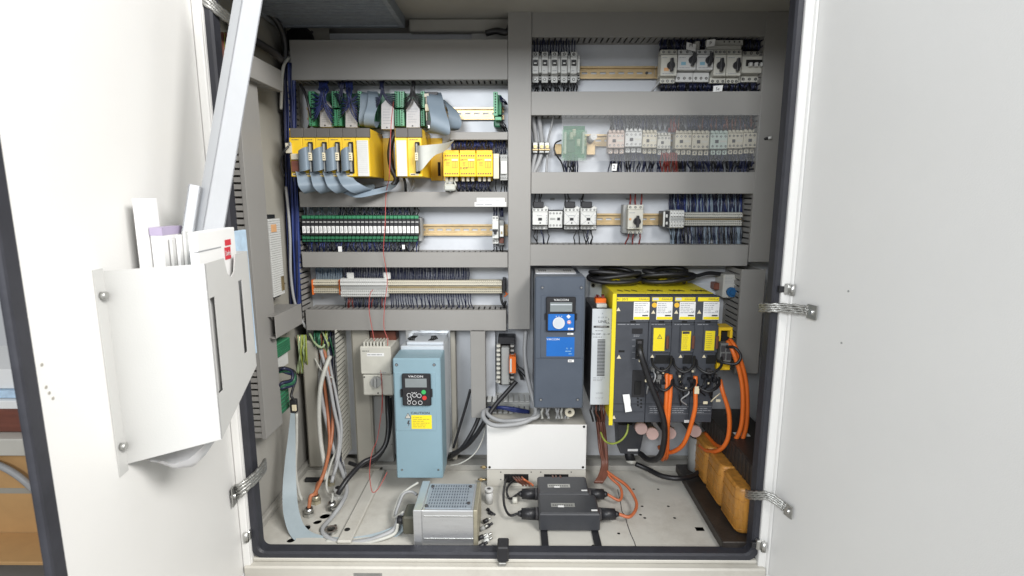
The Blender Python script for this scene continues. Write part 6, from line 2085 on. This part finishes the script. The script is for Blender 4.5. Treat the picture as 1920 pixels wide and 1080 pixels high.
for x, y, m_ in ((794.5, 735, 'btn_green'), (796, 745.8, 'btn_red')):
    q = P(x, y, YS - .011)
    MB().cyl((q.x, q.y - .002, q.z), (q.x, q.y, q.z), .0062, 16).build('button', m_, kp)
for k in range(3):
    q = P(772.5 + 4 * k, 736, YS - .011)
    MB().cyl((q.x, q.y - .0008, q.z), (q.x, q.y, q.z), .0012, 8).build('led', 'print_white', kp)
for x, y, r_ in ((767, 741, .0062), (777, 741, .0062), (786, 742, .0062), (768, 748, .0062), (767, 755, .005), (777, 755, .006), (788, 755, .006)):
    q = P(x, y, YS - .011)
    MB().ring((q.x, q.y - .0006, q.z), (q.x, q.y, q.z), r_ * .82, r_, 16).build('key_ring', 'print_white', kp)
for x in (752, 809):
    pbox(o, 'keypad_wing', 'black', x - 1.5, 730, x + 1.5, 745, YS - .007, YS - .001, .001)
ptext(o, 'CAUTION', 788, 774.5, YS - .0014, 4.2, 'print_dark', 1.25, bold=.006)
lb_ = pbox(o, 'caution_label', 'label_yellow', 771.5, 778.5, 809.5, 804, YS - .0018, YS - .0008, 0)
lineprint(lb_, 774, 781, 806, 802, YS - .0019, 6, 'print_olive', .35, 91)
q = P(765, 779.5, YS - .0014)
MB().prism([(q.x - .0095, q.y - .0002, q.z - .008), (q.x + .0095, q.y - .0002, q.z - .008), (q.x, q.y - .0002, q.z + .009)], (0, .0004, 0)).build('triangle_print', 'print_dark', o)
MB().prism([(q.x - .0072, q.y - .0006, q.z - .0066), (q.x + .0072, q.y - .0006, q.z - .0066), (q.x, q.y - .0006, q.z + .0065)], (0, .0004, 0)).build('triangle_inner', 'device_cream2', o)
ptext(o, '!', 765, 780, YS - .0022, 4.4, 'print_dark', bold=.006)
q = P(766, 794, YS - .0014)
MB().prism([(q.x - .001, q.y - .0003, q.z + .009), (q.x + .004, q.y - .0003, q.z + .009), (q.x + .001, q.y - .0003, q.z + .0015), (q.x + .004, q.y - .0003, q.z + .0015), (q.x - .001, q.y - .0003, q.z - .009), (q.x, q.y - .0003, q.z - .001), (q.x - .004, q.y - .0003, q.z - .001)], (0, .0004, 0)).build('bolt_print', 'print_dark', o)
lineprint(o, 760, 800, 769, 802, YS - .0013, 1, 'print_grey', .4, 92)

# white inverter with rotary switch
o = dev('small_inverter', 'off-white inverter box with grey rotary switch left of the pale blue drive', 'inverter', 706, 742)
YI = 1.525
pbox(o, 'upper_case', 'device_cream2', 675, 650, 733, 702, YI, YP - .002, .003)
for k in range(7):
    x = 681 + k * 6.2
    pbox(o, 'cooling_fin', 'device_cream2', x, 641, x + 3.4, 650.5, YI + .004, YI + .05, .0006)
pbox(o, 'lower_case', 'device_cream2', 680, 702.5, 737, 742, YI + .004, YP - .002, .004)
pbox(o, 'label_strip', 'paper', 688, 662, 720, 668, YI - .0006, YI + .001, 0)
lineprint(o, 689, 663, 719, 667, YI - .0007, 1, 'print_grey', .4, 95)
lineprint(o, 679, 656.5, 699, 660, YI - .0002, 1, 'print_dark', .35, 96)
lineprint(o, 711, 697, 731, 700, YI - .0002, 1, 'print_grey', .4, 97)
q = P(706, 715, YI + .004)
MB().cyl((q.x, q.y - .008, q.z), (q.x, q.y + .001, q.z), .0165, 24).build('switch_disc', 'device_grey', o)
bx('switch_grip', 'device_grey', o, q.x - .0035, q.x + .0035, q.y - .018, q.y - .008, q.z - .015, q.z + .015, .001)
for x, y in ((683, 707), (709, 737)):
    dots(o, [(x, y)], YI + .004, .0024, 'hole', 'screw')
pbox(o, 'lower_board', 'device_grey', 684, 742.5, 736, 866, YP - .03, YP - .002, .002)
dots(o, [(705, 833), (735, 833)], YP - .03, .002, 'dark', 'board_screws')
pbox(o, 'back_hood', 'wood_dark', 694, 621, 742, 648, 1.60, YP - .002, .003)
cable('black_cable', 'thick black cable running from the white inverter down to the floor gland', [P(726, 742, 1.56), P(727, 770, 1.53), P(728, 805, 1.51), P(722, 835, 1.49), P(704, 856, 1.47), P(680, 868, 1.45), P(654, 895, 1.40), P(640, 915, 1.375), P(634, 926, 1.37)], .0075, 'black_wire')
cable('black_cable', 'second black cable curving left above the raised floor channel', [P(731, 746, 1.57), P(732, 785, 1.55), P(726, 826, 1.53), P(708, 858, 1.51), P(680, 874, 1.51), P(655, 868, 1.53)], .0065, 'black_wire')

# small transformer with orange terminals
o = dev('small_transformer', 'small control transformer with orange terminals beside the dark blue drive', 'transformer', 948, 725)
pbox(o, 'core', 'core_iron', 936, 648, 963, 722, 1.60, YP - .002, .002)
pbox(o, 'coil', 'device_grey', 940, 652, 955, 722, 1.575, 1.60, .003)
for k in range(9):
    for sx in (931, 957):
        y = 647 + k * 8.4
        pbox(o, 'terminal_tab', 'device_cream2' if sx == 931 else 'steel_dull', sx, y, sx + 7, y + 4.2, 1.585, 1.605, .0008)
pbox(o, 'orange_terminal', 'orange_plastic', 955, 669, 967.5, 700, 1.56, 1.60, .001)
pbox(o, 'white_marker', 'device', 956, 673, 959.5, 698, 1.5585, 1.561, .0004)
pbox(o, 'black_hood', 'black', 934, 632, 966, 646, 1.60, YP - .002, .002)
for x in (932, 954):
    q = P(x, 713, 1.585)
    MB().cyl((q.x, 1.578, q.z), (q.x, 1.60, q.z), .0045, 10).build('bolt', 'steel', o)
wires('black wires looping right of the orange transformer terminals', [966, 967, 966, 967, 966, 965], 680, 1.575, 712, 1.62, 'black_wire', .0024, .012, 5, 8, midshift=9)
cable('grey_cable', 'thick grey cable hanging between the small transformer and the dark blue drive', [P(986, 620, 1.60), P(984, 660, 1.58), P(988, 700, 1.56), P(996, 735, 1.53), P(1003, 760, 1.51), P(1003, 778, 1.50), P(985, 791, 1.475), P(955, 797, 1.47), P(925, 797, 1.475), P(908, 785, 1.50), P(907, 772, 1.53), P(916, 768, 1.57)], .0068, 'grey_cable')
cable('grey_cable', 'second grey cable sagging over the cream box', [P(1010, 768, 1.52), P(1006, 782, 1.49), P(975, 788, 1.485), P(940, 789, 1.50), P(918, 780, 1.52), P(910, 768, 1.55)], .006, 'grey_cable')
cable('black_cable', 'black cable slanting from the small transformer to the lower left', [P(968, 715, 1.58), P(955, 730, 1.57), P(930, 758, 1.55), P(912, 785, 1.53), P(893, 815, 1.53), P(872, 838, 1.54), P(846, 852, 1.56)], .007, 'black_wire')
cable('black_cable', 'lower black cable slanting from the narrow duct to the pale blue drive', [P(898, 782, 1.57), P(888, 805, 1.55), P(872, 832, 1.54), P(858, 848, 1.55), P(843, 858, 1.57)], .0065, 'black_wire')
cable('black_cable', 'thin black cable slanting down left of the narrow duct', [P(882, 730, 1.60), P(874, 760, 1.59), P(862, 800, 1.58), P(850, 840, 1.57)], .0042, 'black_wire')
cable('pale_lead', 'thin pale lead arching between narrow duct and floor', [P(910, 790, 1.56), P(906, 820, 1.54), P(890, 850, 1.53), P(865, 868, 1.53), P(842, 873, 1.54)], .0022, 'pale_cable')
o, rr_ = hduct('short slotted duct with blue cables under the small transformer', 912, 752, 994, 776, 1.575, 'device', lid=False)
for k in range(9):
    dx = RW.uniform(-2, 2)
    wire(o, [P(912, 766 + dx, 1.60), P(940, 764 + dx, 1.565 + RW.uniform(-.01, .01)), P(965, 768 + dx * 2, 1.56), P(992, 772 + dx, 1.58)], .0042, 'blue_wire', 'wire', 5, 6)
# galvanised upright behind
o = dev('steel_upright', 'bright galvanised upright behind the small transformer', 'upright', 920, 780)
pbox(o, 'web', 'galvanised', 911, 620, 929, 744, 1.62, YP - .001, .001)
o = dev('steel_upright', 'cream upright just right of the pale blue drive', 'upright', 848, 860)
pbox(o, 'web', 'duct_old', 846, 621, 855, 862, 1.61, YP - .001, .002)

# ------------------------------------------------------------------ resistor box on the floor
o = dev('resistor_box', 'aluminium resistor box with slotted blue-grey lid on the floor near the sill', 'resistor', 836, 1027, Y=1.28)
x0, x1 = P(783, 985, 1.22).x, P(892, 985, 1.22).x
Z1 = .097
bx('case', 'alu', o, x0, x1, 1.222, 1.352, .001, Z1, .002)
bx('front_groove', 'steel_dull', o, x0 + .016, x1 - .006, 1.2205, 1.222, Z1 - .017, Z1 - .014, .0003)
bx('front_groove', 'steel_dull', o, x0 + .016, x1 - .006, 1.2205, 1.222, .018, .021, .0003)
bx('end_plate', 'alu', o, x0 - .010, x0 + .012, 1.216, 1.358, .0012, Z1 + .004, .0015)
bx('end_plate', 'brass_dull', o, x1 - .006, x1 + .005, 1.218, 1.356, .0012, Z1 + .003, .0015)
bx('lid', 'lid_blue', o, x0 + .017, x1 - .011, 1.228, 1.346, Z1 + .0002, Z1 + .002, .0006)
nsl = 0
for r_ in range(8):
    for c_ in range(15):
        u = x0 + .024 + c_ * ((x1 - x0 - .045) / 15)
        y = 1.234 + r_ * .0138
        m = MB().box(u, u + .0026, y, y + .0075, Z1 + .0018, Z1 + .0024) if nsl == 0 else None
        if m:
            sl0 = m.build('lid_slot', 'slate', o)
            u0_, y0_ = u, y
        else:
            c = sl0.copy()
            C.objects.link(c)
            c.parent = o
            c.location.x += u - u0_
            c.location.y += y - y0_
        nsl += 1
for (u, y) in ((x0 + .02, 1.238), (x0 + .022, 1.33), (x1 - .02, 1.25), (x1 - .022, 1.33)):
    MB().cyl((u, y, Z1 + .002), (u, y, Z1 + .006), .004, 8).build('lid_screw', 'dark', o)
bx('plug_box', 'dark_olive', o, x0 - .042, x0 - .0105, 1.235, 1.30, .02, .070, .004)
MB().cyl((x0 - .042, 1.262, .045), (x0 - .060, 1.262, .045), .011, 12).build('plug_gland', 'black', o)
xe = x0 - .058
cable('grey_cable', 'pair partner grey cable sweeping along the sill to the resistor box', [Vector((xe, 1.262, .047)), P(738, 993, 1.26), P(715, 1005, 1.245), P(685, 1014, 1.24), P(645, 1017, 1.24), P(615, 1008, 1.25), P(605, 992, 1.28), P(622, 970, 1.33), P(640, 945, 1.37), P(650, 920, 1.42), P(644, 890, 1.46), P(628, 850, 1.51), P(612, 790, 1.55), P(600, 720, 1.57), P(606, 660, 1.59), P(612, 620, 1.60)], .0062, 'grey_cable')
cable('grey_cable', 'thinner grey cable lying beside it along the sill', [Vector((xe, 1.256, .040)), P(740, 1000, 1.25), P(712, 1012, 1.235), P(680, 1019, 1.235), P(640, 1021, 1.235), P(612, 1014, 1.24)], .0045, 'pale_cable')
cable('grey_cable', 'grey cable rising from the resistor plug to the pale blue drive', [Vector((xe + .012, 1.27, .056)), P(742, 968, 1.30), P(750, 940, 1.34), P(758, 925, 1.36), P(772, 922, 1.37), P(782, 928, 1.36)], .004, 'grey_cable')
cable('grey_cable', 'second grey cable rising beside it from the resistor plug', [Vector((xe + .010, 1.275, .058)), P(738, 970, 1.305), P(744, 945, 1.345), P(752, 928, 1.37), P(768, 915, 1.39), P(784, 905, 1.41)], .0035, 'pale_cable')
# black bolts and knobs on the right of it
for k, (x, y) in enumerate(((912, 975), (906, 989), (915, 985), (903, 1006), (913, 1004), (905, 1021), (914, 1012))):
    q = PZ(x, y, .012)
    o = thing('loose_fitting', 'small %s fitting on the floor, number %s from the back beside the resistor box' % (['black', 'grey', 'black', 'black', 'white', 'black', 'white'][k], 'one two three four five six seven'.split()[k]), 'fitting', (q.x, q.y, 0), 'loose fittings beside the resistor box')
    MB().cyl((q.x - .008, q.y, .006), (q.x + .004, q.y + .002, .012), .0058, 8).build('head', ['black', 'device_grey', 'black', 'black', 'device', 'black', 'device'][k], o)
    MB().cyl((q.x + .003, q.y + .002, .011), (q.x + .012, q.y + .004, .016), .0035, 8).build('shank', ['steel_dull', 'steel_dull', 'black', 'steel_dull', 'steel', 'black', 'steel_dull'][k], o)
for k, (xa, ya, xb, yb) in enumerate(((914, 955, 928, 965), (917, 961, 923, 965))):
    o = thing('loose_screw', ['longer black screw lying on the floor beside the resistor box', 'shorter black screw lying on the floor beside the resistor box'][k], 'screw', PZ(xa, ya, 0))
    MB().cyl(PZ(xa, ya, .004), PZ(xb, yb, .004), .0026, 8).build('shank', 'black', o)
    MB().cyl(PZ(xa, ya, .004), PZ(xa + 2, ya + 1.5, .004), .005, 8).build('head', 'black', o)
o = thing('white_spool', 'small white spool standing on the floor beside the cream box', 'spool', PZ(917, 945, 0))
q = PZ(917, 943, 0)
MB().cyl((q.x, q.y, .0), (q.x, q.y, .036), .0105, 20, .0115).build('barrel', 'white', o)
MB().cyl((q.x, q.y, .036), (q.x, q.y, .045), .0125, 20).build('flange', 'white', o)
MB().cyl((q.x, q.y, .045), (q.x, q.y, .0456), .0055, 14).build('bore', 'dark', o)

# ------------------------------------------------------------------ left side wall
def wallbox(parent, name, mat, X0, X1, Y0, Y1, z0, z1, c=.0008):
    return bx(name, mat, parent, X0, X1, Y0, Y1, z0, z1, c)


bx('side_mounting_panel', 'duct_old', cab, WL + .0005, WL + .003, 1.262, 1.60, .27, 1.33, .0005)


def sduct_v(label, Y0, Y1, Xf, z0, z1, pitch=.0165):
    o = thing('wire_duct', label, 'wire duct', (WL, (Y0 + Y1) / 2, z0), 'wire ducts')
    for yy in (Y0, Y1 - .0016):
        m = MB()
        m.box(WL + .003, WL + .014, yy, yy + .0016, z0, z1)
        k = int((z1 - z0) / pitch)
        for i in range(k):
            m.box(WL + .014, Xf - .002, yy, yy + .0016, z0 + i * pitch + .0025, z0 + (i + 1) * pitch - .0025)
        m.build('slotted_wall', 'duct', o)
    m = MB()
    m.box(Xf - .002, Xf, Y0, Y1, z0, z1, .0006)
    m.box(Xf - .010, Xf - .0021, Y0 - .001, Y0 - .0001, z0, z1)
    m.build('lid', 'duct', o)
    return o


def sduct_h(label, Y0, Y1, Xf, z0, z1, mat='duct'):
    o = thing('wire_duct', label, 'wire duct', (WL, (Y0 + Y1) / 2, z0), 'wire ducts')
    for zz in (z0, z1 - .0016):
        m = MB()
        m.box(WL + .003, WL + .014, Y0, Y1, zz, zz + .0016)
        k = int((Y1 - Y0) / .0165)
        for i in range(k):
            m.box(WL + .014, Xf - .002, Y0 + i * .0165 + .0025, Y0 + (i + 1) * .0165 - .0025, zz, zz + .0016)
        m.build('slotted_wall', mat, o)
    m = MB()
    m.box(Xf - .002, Xf, Y0, Y1, z0 - .0005, z1 + .0005, .0006)
    m.box(Xf - .012, Xf - .0021, Y0, Y1, z0 - .0012, z0 - .0001)
    m.build('lid', mat, o)
    return o


XD = -.640
sduct_v('tall vertical grey duct on the left side wall behind the pocket', 1.275, 1.372, XD, .262, 1.21)
zq0, zq1 = PX(500, 158, -.62).z, PX(500, 118, -.62).z
sduct_h('short grey duct at the top of the left side wall', 1.285, 1.472, -.62, zq0, zq1)
zq0, zq1 = PX(535, 625, -.62).z, PX(535, 584, -.62).z
sduct_h('short grey duct low on the left side wall above the green plugs', 1.33, 1.50, -.62, zq0, zq1)
# vertical marker strip on the side wall
o = thing('terminal_strip', 'tall white terminal strip with black ends on the left side wall', 'terminal strip', (WL, 1.44, .8), 'terminal strips')
zt_, zb_ = PX(500, 403, -.66).z, PX(516, 560, -.66).z
bx('base', 'black', o, WL + .003, -.662, 1.380, 1.466, zb_, zt_, .001)
nT = 34
first = None
for i in range(nT):
    z = zb_ + .010 + (zt_ - zb_ - .020) * i / nT
    if first is None:
        first = bx('terminal', 'device', o, -.6615, -.645, 1.390, 1.456, z, z + (zt_ - zb_ - .02) / nT - .0007, .0008)
        zf = z
    else:
        c = first.copy()
        C.objects.link(c)
        c.parent = o
        c.location.z += z - zf
bx('brass_mark', 'brass', o, -.6445, -.643, 1.436, 1.452, zb_ + .02, zb_ + .06, .0004)
bx('red_mark', 'tag_orange', o, -.6448, -.644, 1.40, 1.43, zt_ - .045, zt_ - .025, 0)
cable('thin_cable', 'thin dark lead beside the side wall terminal strip', [PX(522, 508, -.655), PX(530, 512, -.65), PX(527, 525, -.655), PX(534, 532, -.65)], .002, 'black_wire')
# green plugs low on the wall
def plugbox(name, label, mat, px0, py0, px1, py1, X, depth=.04, extra=True):
    a, b = PX(px0, (py0 + py1) / 2, X), PX(px1, (py0 + py1) / 2, X)
    ym = (a.y + b.y) / 2
    z1_, z0_ = P((px0 + px1) / 2, py0, ym).z, P((px0 + px1) / 2, py1, ym).z
    o = thing(name, label, 'plug', (X, ym, z0_))
    bx('housing', mat, o, WL + .0035, X, a.y, b.y, z0_, z1_, .002)
    if extra:
        k = 6
        for i in range(k):
            z = z0_ + (z1_ - z0_) * (i + .2) / k
            bx('contact', 'green_pcb', o, X, X + .002, a.y + .006, b.y - .006, z, z + (z1_ - z0_) * .55 / k, .0004)
    return o


plugbox('green_plug', 'upper green terminal plug low on the left side wall', 'green', 517, 640, 545, 664, -.645)
plugbox('white_socket', 'white socket between the two green plugs on the left wall', 'device', 516, 664, 541, 690, -.650, extra=False)
plugbox('green_plug', 'lower green terminal plug low on the left side wall', 'green', 522, 728, 543, 772, -.645)
o = thing('wire_bundle', 'black wires looped between the two green plugs on the left wall', 'wires', PX(535, 710, -.63))
for k in range(9):
    dx, dy = RW.uniform(-3, 3), RW.uniform(-5, 5)
    wire(o, [PX(522, 690 + k, -.65), PX(535 + dx, 694 + dy, -.63), PX(550 + dx, 700 + dy, -.62), PX(549 + dx, 716 + dy, -.62), PX(530 + dx, 722 + dy, -.635), PX(522, 730, -.65)], .004, ['navy_wire', 'black_wire', 'green_pcb'][k % 3], sub=5, n=6)
cable('black_cable', 'black lead hooking right from the green plugs', [PX(545, 700, -.63), PX(553, 712, -.62), PX(549, 730, -.62), PX(546, 742, -.62), PX(550, 748, -.615)], .0035, 'black_wire')
o = dev('ribbon_plug', 'black ribbon plug with cream tag at the head of the wide flat cable', 'plug', 547, 775, Y=1.40)
pbox(o, 'shell', 'black', 543, 750, 555, 775, 1.395, 1.41, .002)
pbox(o, 'cable_tag', 'label_cream', 547, 760, 555, 771, 1.391, 1.396, .0008)
ribbon('ribbon_cable', 'wide pale flat cable falling at the left and curving along the sill',
       [P(549, 772, 1.40), P(547, 820, 1.385), P(544, 870, 1.36), P(543, 920, 1.33), P(547, 965, 1.29), P(562, 1000, 1.26), P(595, 1016, 1.245), P(645, 1020, 1.24), P(695, 1014, 1.25), P(735, 1000, 1.265), P(755, 985, 1.275)],
       [V((.005, .002, 0)), V((.009, .004, 0)), V((.013, .006, 0)), V((.016, .008, .002)), V((.016, .010, .004)), V((.013, .012, .008)), V((.006, .012, .010)), V((0, .012, .010)), V((-.004, .012, .010)), V((-.008, .010, .008)), V((-.008, .008, .006))], 'ribbon_ice')
cable('pale_cable', 'pale round cable hanging beside the wide flat cable', [P(556, 775, 1.42), P(556, 830, 1.42), P(554, 880, 1.41), P(560, 920, 1.40), P(566, 938, 1.395)], .0045, 'pale_cable')

# ------------------------------------------------------------------ the blue bundle in the open duct
o = thing('wire_bundle', 'thick blue wire bundle running down the open duct at the left edge', 'wires', P(540, 600, 1.58))
for k in range(46):
    u = RW.random()
    ph = RW.uniform(0, 6.28)
    pts = []
    for j, yy in enumerate((118, 160, 220, 290, 360, 430, 500, 560, 606)):
        xl = 529 + (yy - 150) * .028
        wv = 1.6 * math.sin(ph + j * 1.1)
        pts.append(P(xl + 3 + u * 20 + wv, yy, 1.572 + .03 * ((k * 7) % 10) / 10 + .003 * math.sin(ph * 2 + j)))
    wire(o, pts, .0026, ['blue_wire', 'blue_wire', 'navy_wire', 'blue_wire2'][k % 4], sub=4, n=5)
cable('pale_cable', 'pale cable lying on the blue bundle at the left edge', [P(536, 350, 1.566), P(541, 400, 1.564), P(544, 450, 1.562), P(545, 510, 1.562), P(551, 560, 1.563), P(563, 595, 1.57), P(574, 615, 1.58)], .004, 'grey_cable')
cable('pale_cable', 'pale cable curling at the top of the blue bundle', [P(543, 108, 1.58), P(533, 120, 1.565), P(529, 145, 1.56), P(528, 175, 1.565), P(527, 205, 1.575)], .0045, 'pale_cable')
cable('black_conduit', 'black hose arching down from the roof at the top left', [P(496, 22, 1.50), P(510, 30, 1.52), P(523, 46, 1.54), P(531, 66, 1.56), P(535, 92, 1.575), P(534, 125, 1.58)], .008, 'black')
cable('black_cable', 'dark hose running along the top of the left side wall', [PX(430, 40, -.67), PX(455, 62, -.665), PX(490, 84, -.665), PX(512, 98, -.66), PX(528, 112, -.65)], .010, 'dark')
o = thing('wire_bundle', 'brown and yellow wires in the dark top left corner', 'wires', PX(420, 100, -.665))
for k in range(7):
    u = RW.uniform(0, 1)
    wire(o, [PX(408 + u * 16, 62, -.68), PX(406 + u * 20, 85, -.668), PX(408 + u * 22, 110, -.665), PX(412 + u * 16, 134, -.672)], .003, ['brown_wire', 'earth_wire', 'brown_wire', 'black_wire'][k % 4], sub=5, n=5)

# ------------------------------------------------------------------ raised channel, glands and cables at lower left
xa, xb = PZ(668, 1000).x, PZ(642, 1000).x
rc_ = thing('floor_channel', 'low cream channel running front to back on the floor', 'channel', ((xa + xb) / 2, 1.4, 0))
bx('web', 'paint_floor', rc_, xb, xa, 1.225, 1.585, .0005, .010, .003)
for px_, py_ in ((713, 878), (651, 993)):
    q = PZ((px_), py_, .010)
    MB().cyl((min(max(q.x, xb + .008), xa - .008), q.y, .0102), (min(max(q.x, xb + .008), xa - .008), q.y, .0108), .0075, 16).build('bolt_hole', 'hole', rc_)


def gland(label, px, py, mat, r=.0125, h=.024, plug=None):
    q = PZ(px, py + 3)
    o = thing('cable_gland', label, 'cable gland', (q.x, q.y, 0), 'cable glands in the floor')
    MB().cyl((q.x, q.y, .0), (q.x, q.y, .010), r * 1.15, 6, smooth=False).build('hex_nut', mat, o)
    MB().cyl((q.x, q.y, .010), (q.x, q.y, h), r, 16, r * .85).build('dome_nut', mat, o)
    MB().cyl((q.x, q.y, h), (q.x, q.y, h + .001), r * .62, 14).build('seal', 'black', o)
    return Vector((q.x, q.y, h - .002))


g1 = gland('front steel gland with an orange-brown cable', 580, 964, 'steel')
g2 = gland('steel gland behind it with a second orange-brown cable', 593, 940, 'brass_dull')
g3 = gland('steel gland with a thin grey lead, right of the orange-brown cables', 623, 953, 'steel')
g4 = gland('rear brass gland at the foot of the corner post', 620, 905, 'brass_dull', .012)
g5 = gland('white plastic gland swallowing the black cable', 635, 930, 'device', .014, .032)
q = PZ(621, 998)
o = thing('cable_gland', 'empty chrome gland ring nearest the sill', 'cable gland', (q.x, q.y, 0), 'cable glands in the floor')
MB().ring((q.x, q.y, 0), (q.x, q.y, .010), .0105, .0165, 20).build('ring', 'steel', o)
CB = 'cable'
cable('orange_cable', 'orange-brown cable rising from the front steel gland', [g1, g1 + V((.003, .01, .03)), P(590, 925, 1.37), P(604, 895, 1.43), P(614, 860, 1.48), P(622, 820, 1.52), P(624, 760, 1.56), P(615, 690, 1.58), P(600, 625, 1.60)], .0052, 'orange_brown')
cable('orange_cable', 'orange-brown cable rising from the gland behind the front one', [g2, g2 + V((.003, .01, .03)), P(602, 900, 1.42), P(612, 870, 1.46), P(618, 830, 1.51), P(614, 770, 1.56), P(606, 700, 1.58), P(598, 625, 1.60)], .0052, 'orange_brown')
cable('grey_cable', 'thin grey lead from the steel gland up to the slotted duct', [g3, g3 + V((0, .01, .02)), P(616, 925, 1.42), P(612, 905, 1.45), P(620, 870, 1.49), P(634, 830, 1.52), P(628, 770, 1.55), P(612, 700, 1.57)], .0036, 'pale_cable')
cable('pale_cable', 'thick pale cable bowing out left of the slotted duct', [P(619, 668, 1.575), P(610, 690, 1.55), P(601, 725, 1.53), P(598, 775, 1.515), P(601, 825, 1.50), P(608, 870, 1.48), P(611, 900, 1.46)], .0068, 'pale_cable')
cable('grey_cable', 'grey cable crossing behind the thick pale one', [P(590, 622, 1.60), P(602, 660, 1.58), P(616, 710, 1.56), P(626, 765, 1.54), P(636, 815, 1.52), P(632, 860, 1.49), P(622, 905, 1.45)], .0055, 'grey_cable')
cable('grey_cable', 'grey cable dropping straight behind the corner post cables', [P(612, 622, 1.60), P(618, 680, 1.585), P(630, 740, 1.56), P(640, 800, 1.53), P(636, 850, 1.50), P(626, 890, 1.46), g4], .005, 'grey_cable')
cable('pale_lead', 'thin pale lead zigzagging in front of the slotted duct', [P(580, 625, 1.59), P(592, 645, 1.57), P(606, 650, 1.57), P(614, 622, 1.60)], .0035, 'green_pale')
cable('pale_lead', 'thin pale lead drooping lower in front of the slotted duct', [P(590, 672, 1.58), P(600, 690, 1.56), P(612, 705, 1.56), P(624, 710, 1.57), P(618, 730, 1.57)], .0025, 'pale_cable')
wires('green and yellow earth wires under the lowest left duct', frange(588, 622, 12), 618, 1.60, 668, 1.59, 'earth_wire', .0026, .014, 8, 10, mats=['green_pcb', 'green_pale', 'earth_wire', 'navy_wire'])
wires('yellow-green wires behind the low side wall duct', frange(556, 574, 12), 628, 1.585, 700, 1.59, 'earth_wire', .0024, .02, 6, 6, mats=['earth_wire', 'brass', 'green_pale'])
o = dev('wire_bundle', 'dark cable mass in front of the slotted duct at lower left', 'wires', 628, 860, Y=1.60)
for k in range(10):
    dx = RW.uniform(-6, 6)
    wire(o, [P(622 + dx * .8, 622, 1.61), P(624 + dx, 690, 1.605), P(629 + dx * .9, 760, 1.60), P(634 + dx * .8, 820, 1.59), P(640 + dx * .6, 866, 1.57), P(646 + dx * .5, 890, 1.54)], .004, ['navy_wire', 'black_wire', 'grey_cable'][k % 3], sub=4, n=6)
o = dev('cable_tray_lip', 'black edge strip at the foot of the corner post', 'strip', 585, 905, Y=1.50)
q0, q1 = PZ(566, 912), PZ(606, 905)
bx('strip', 'black', o, q0.x, q1.x, q1.y, q1.y + .012, .0003, .012, .001)
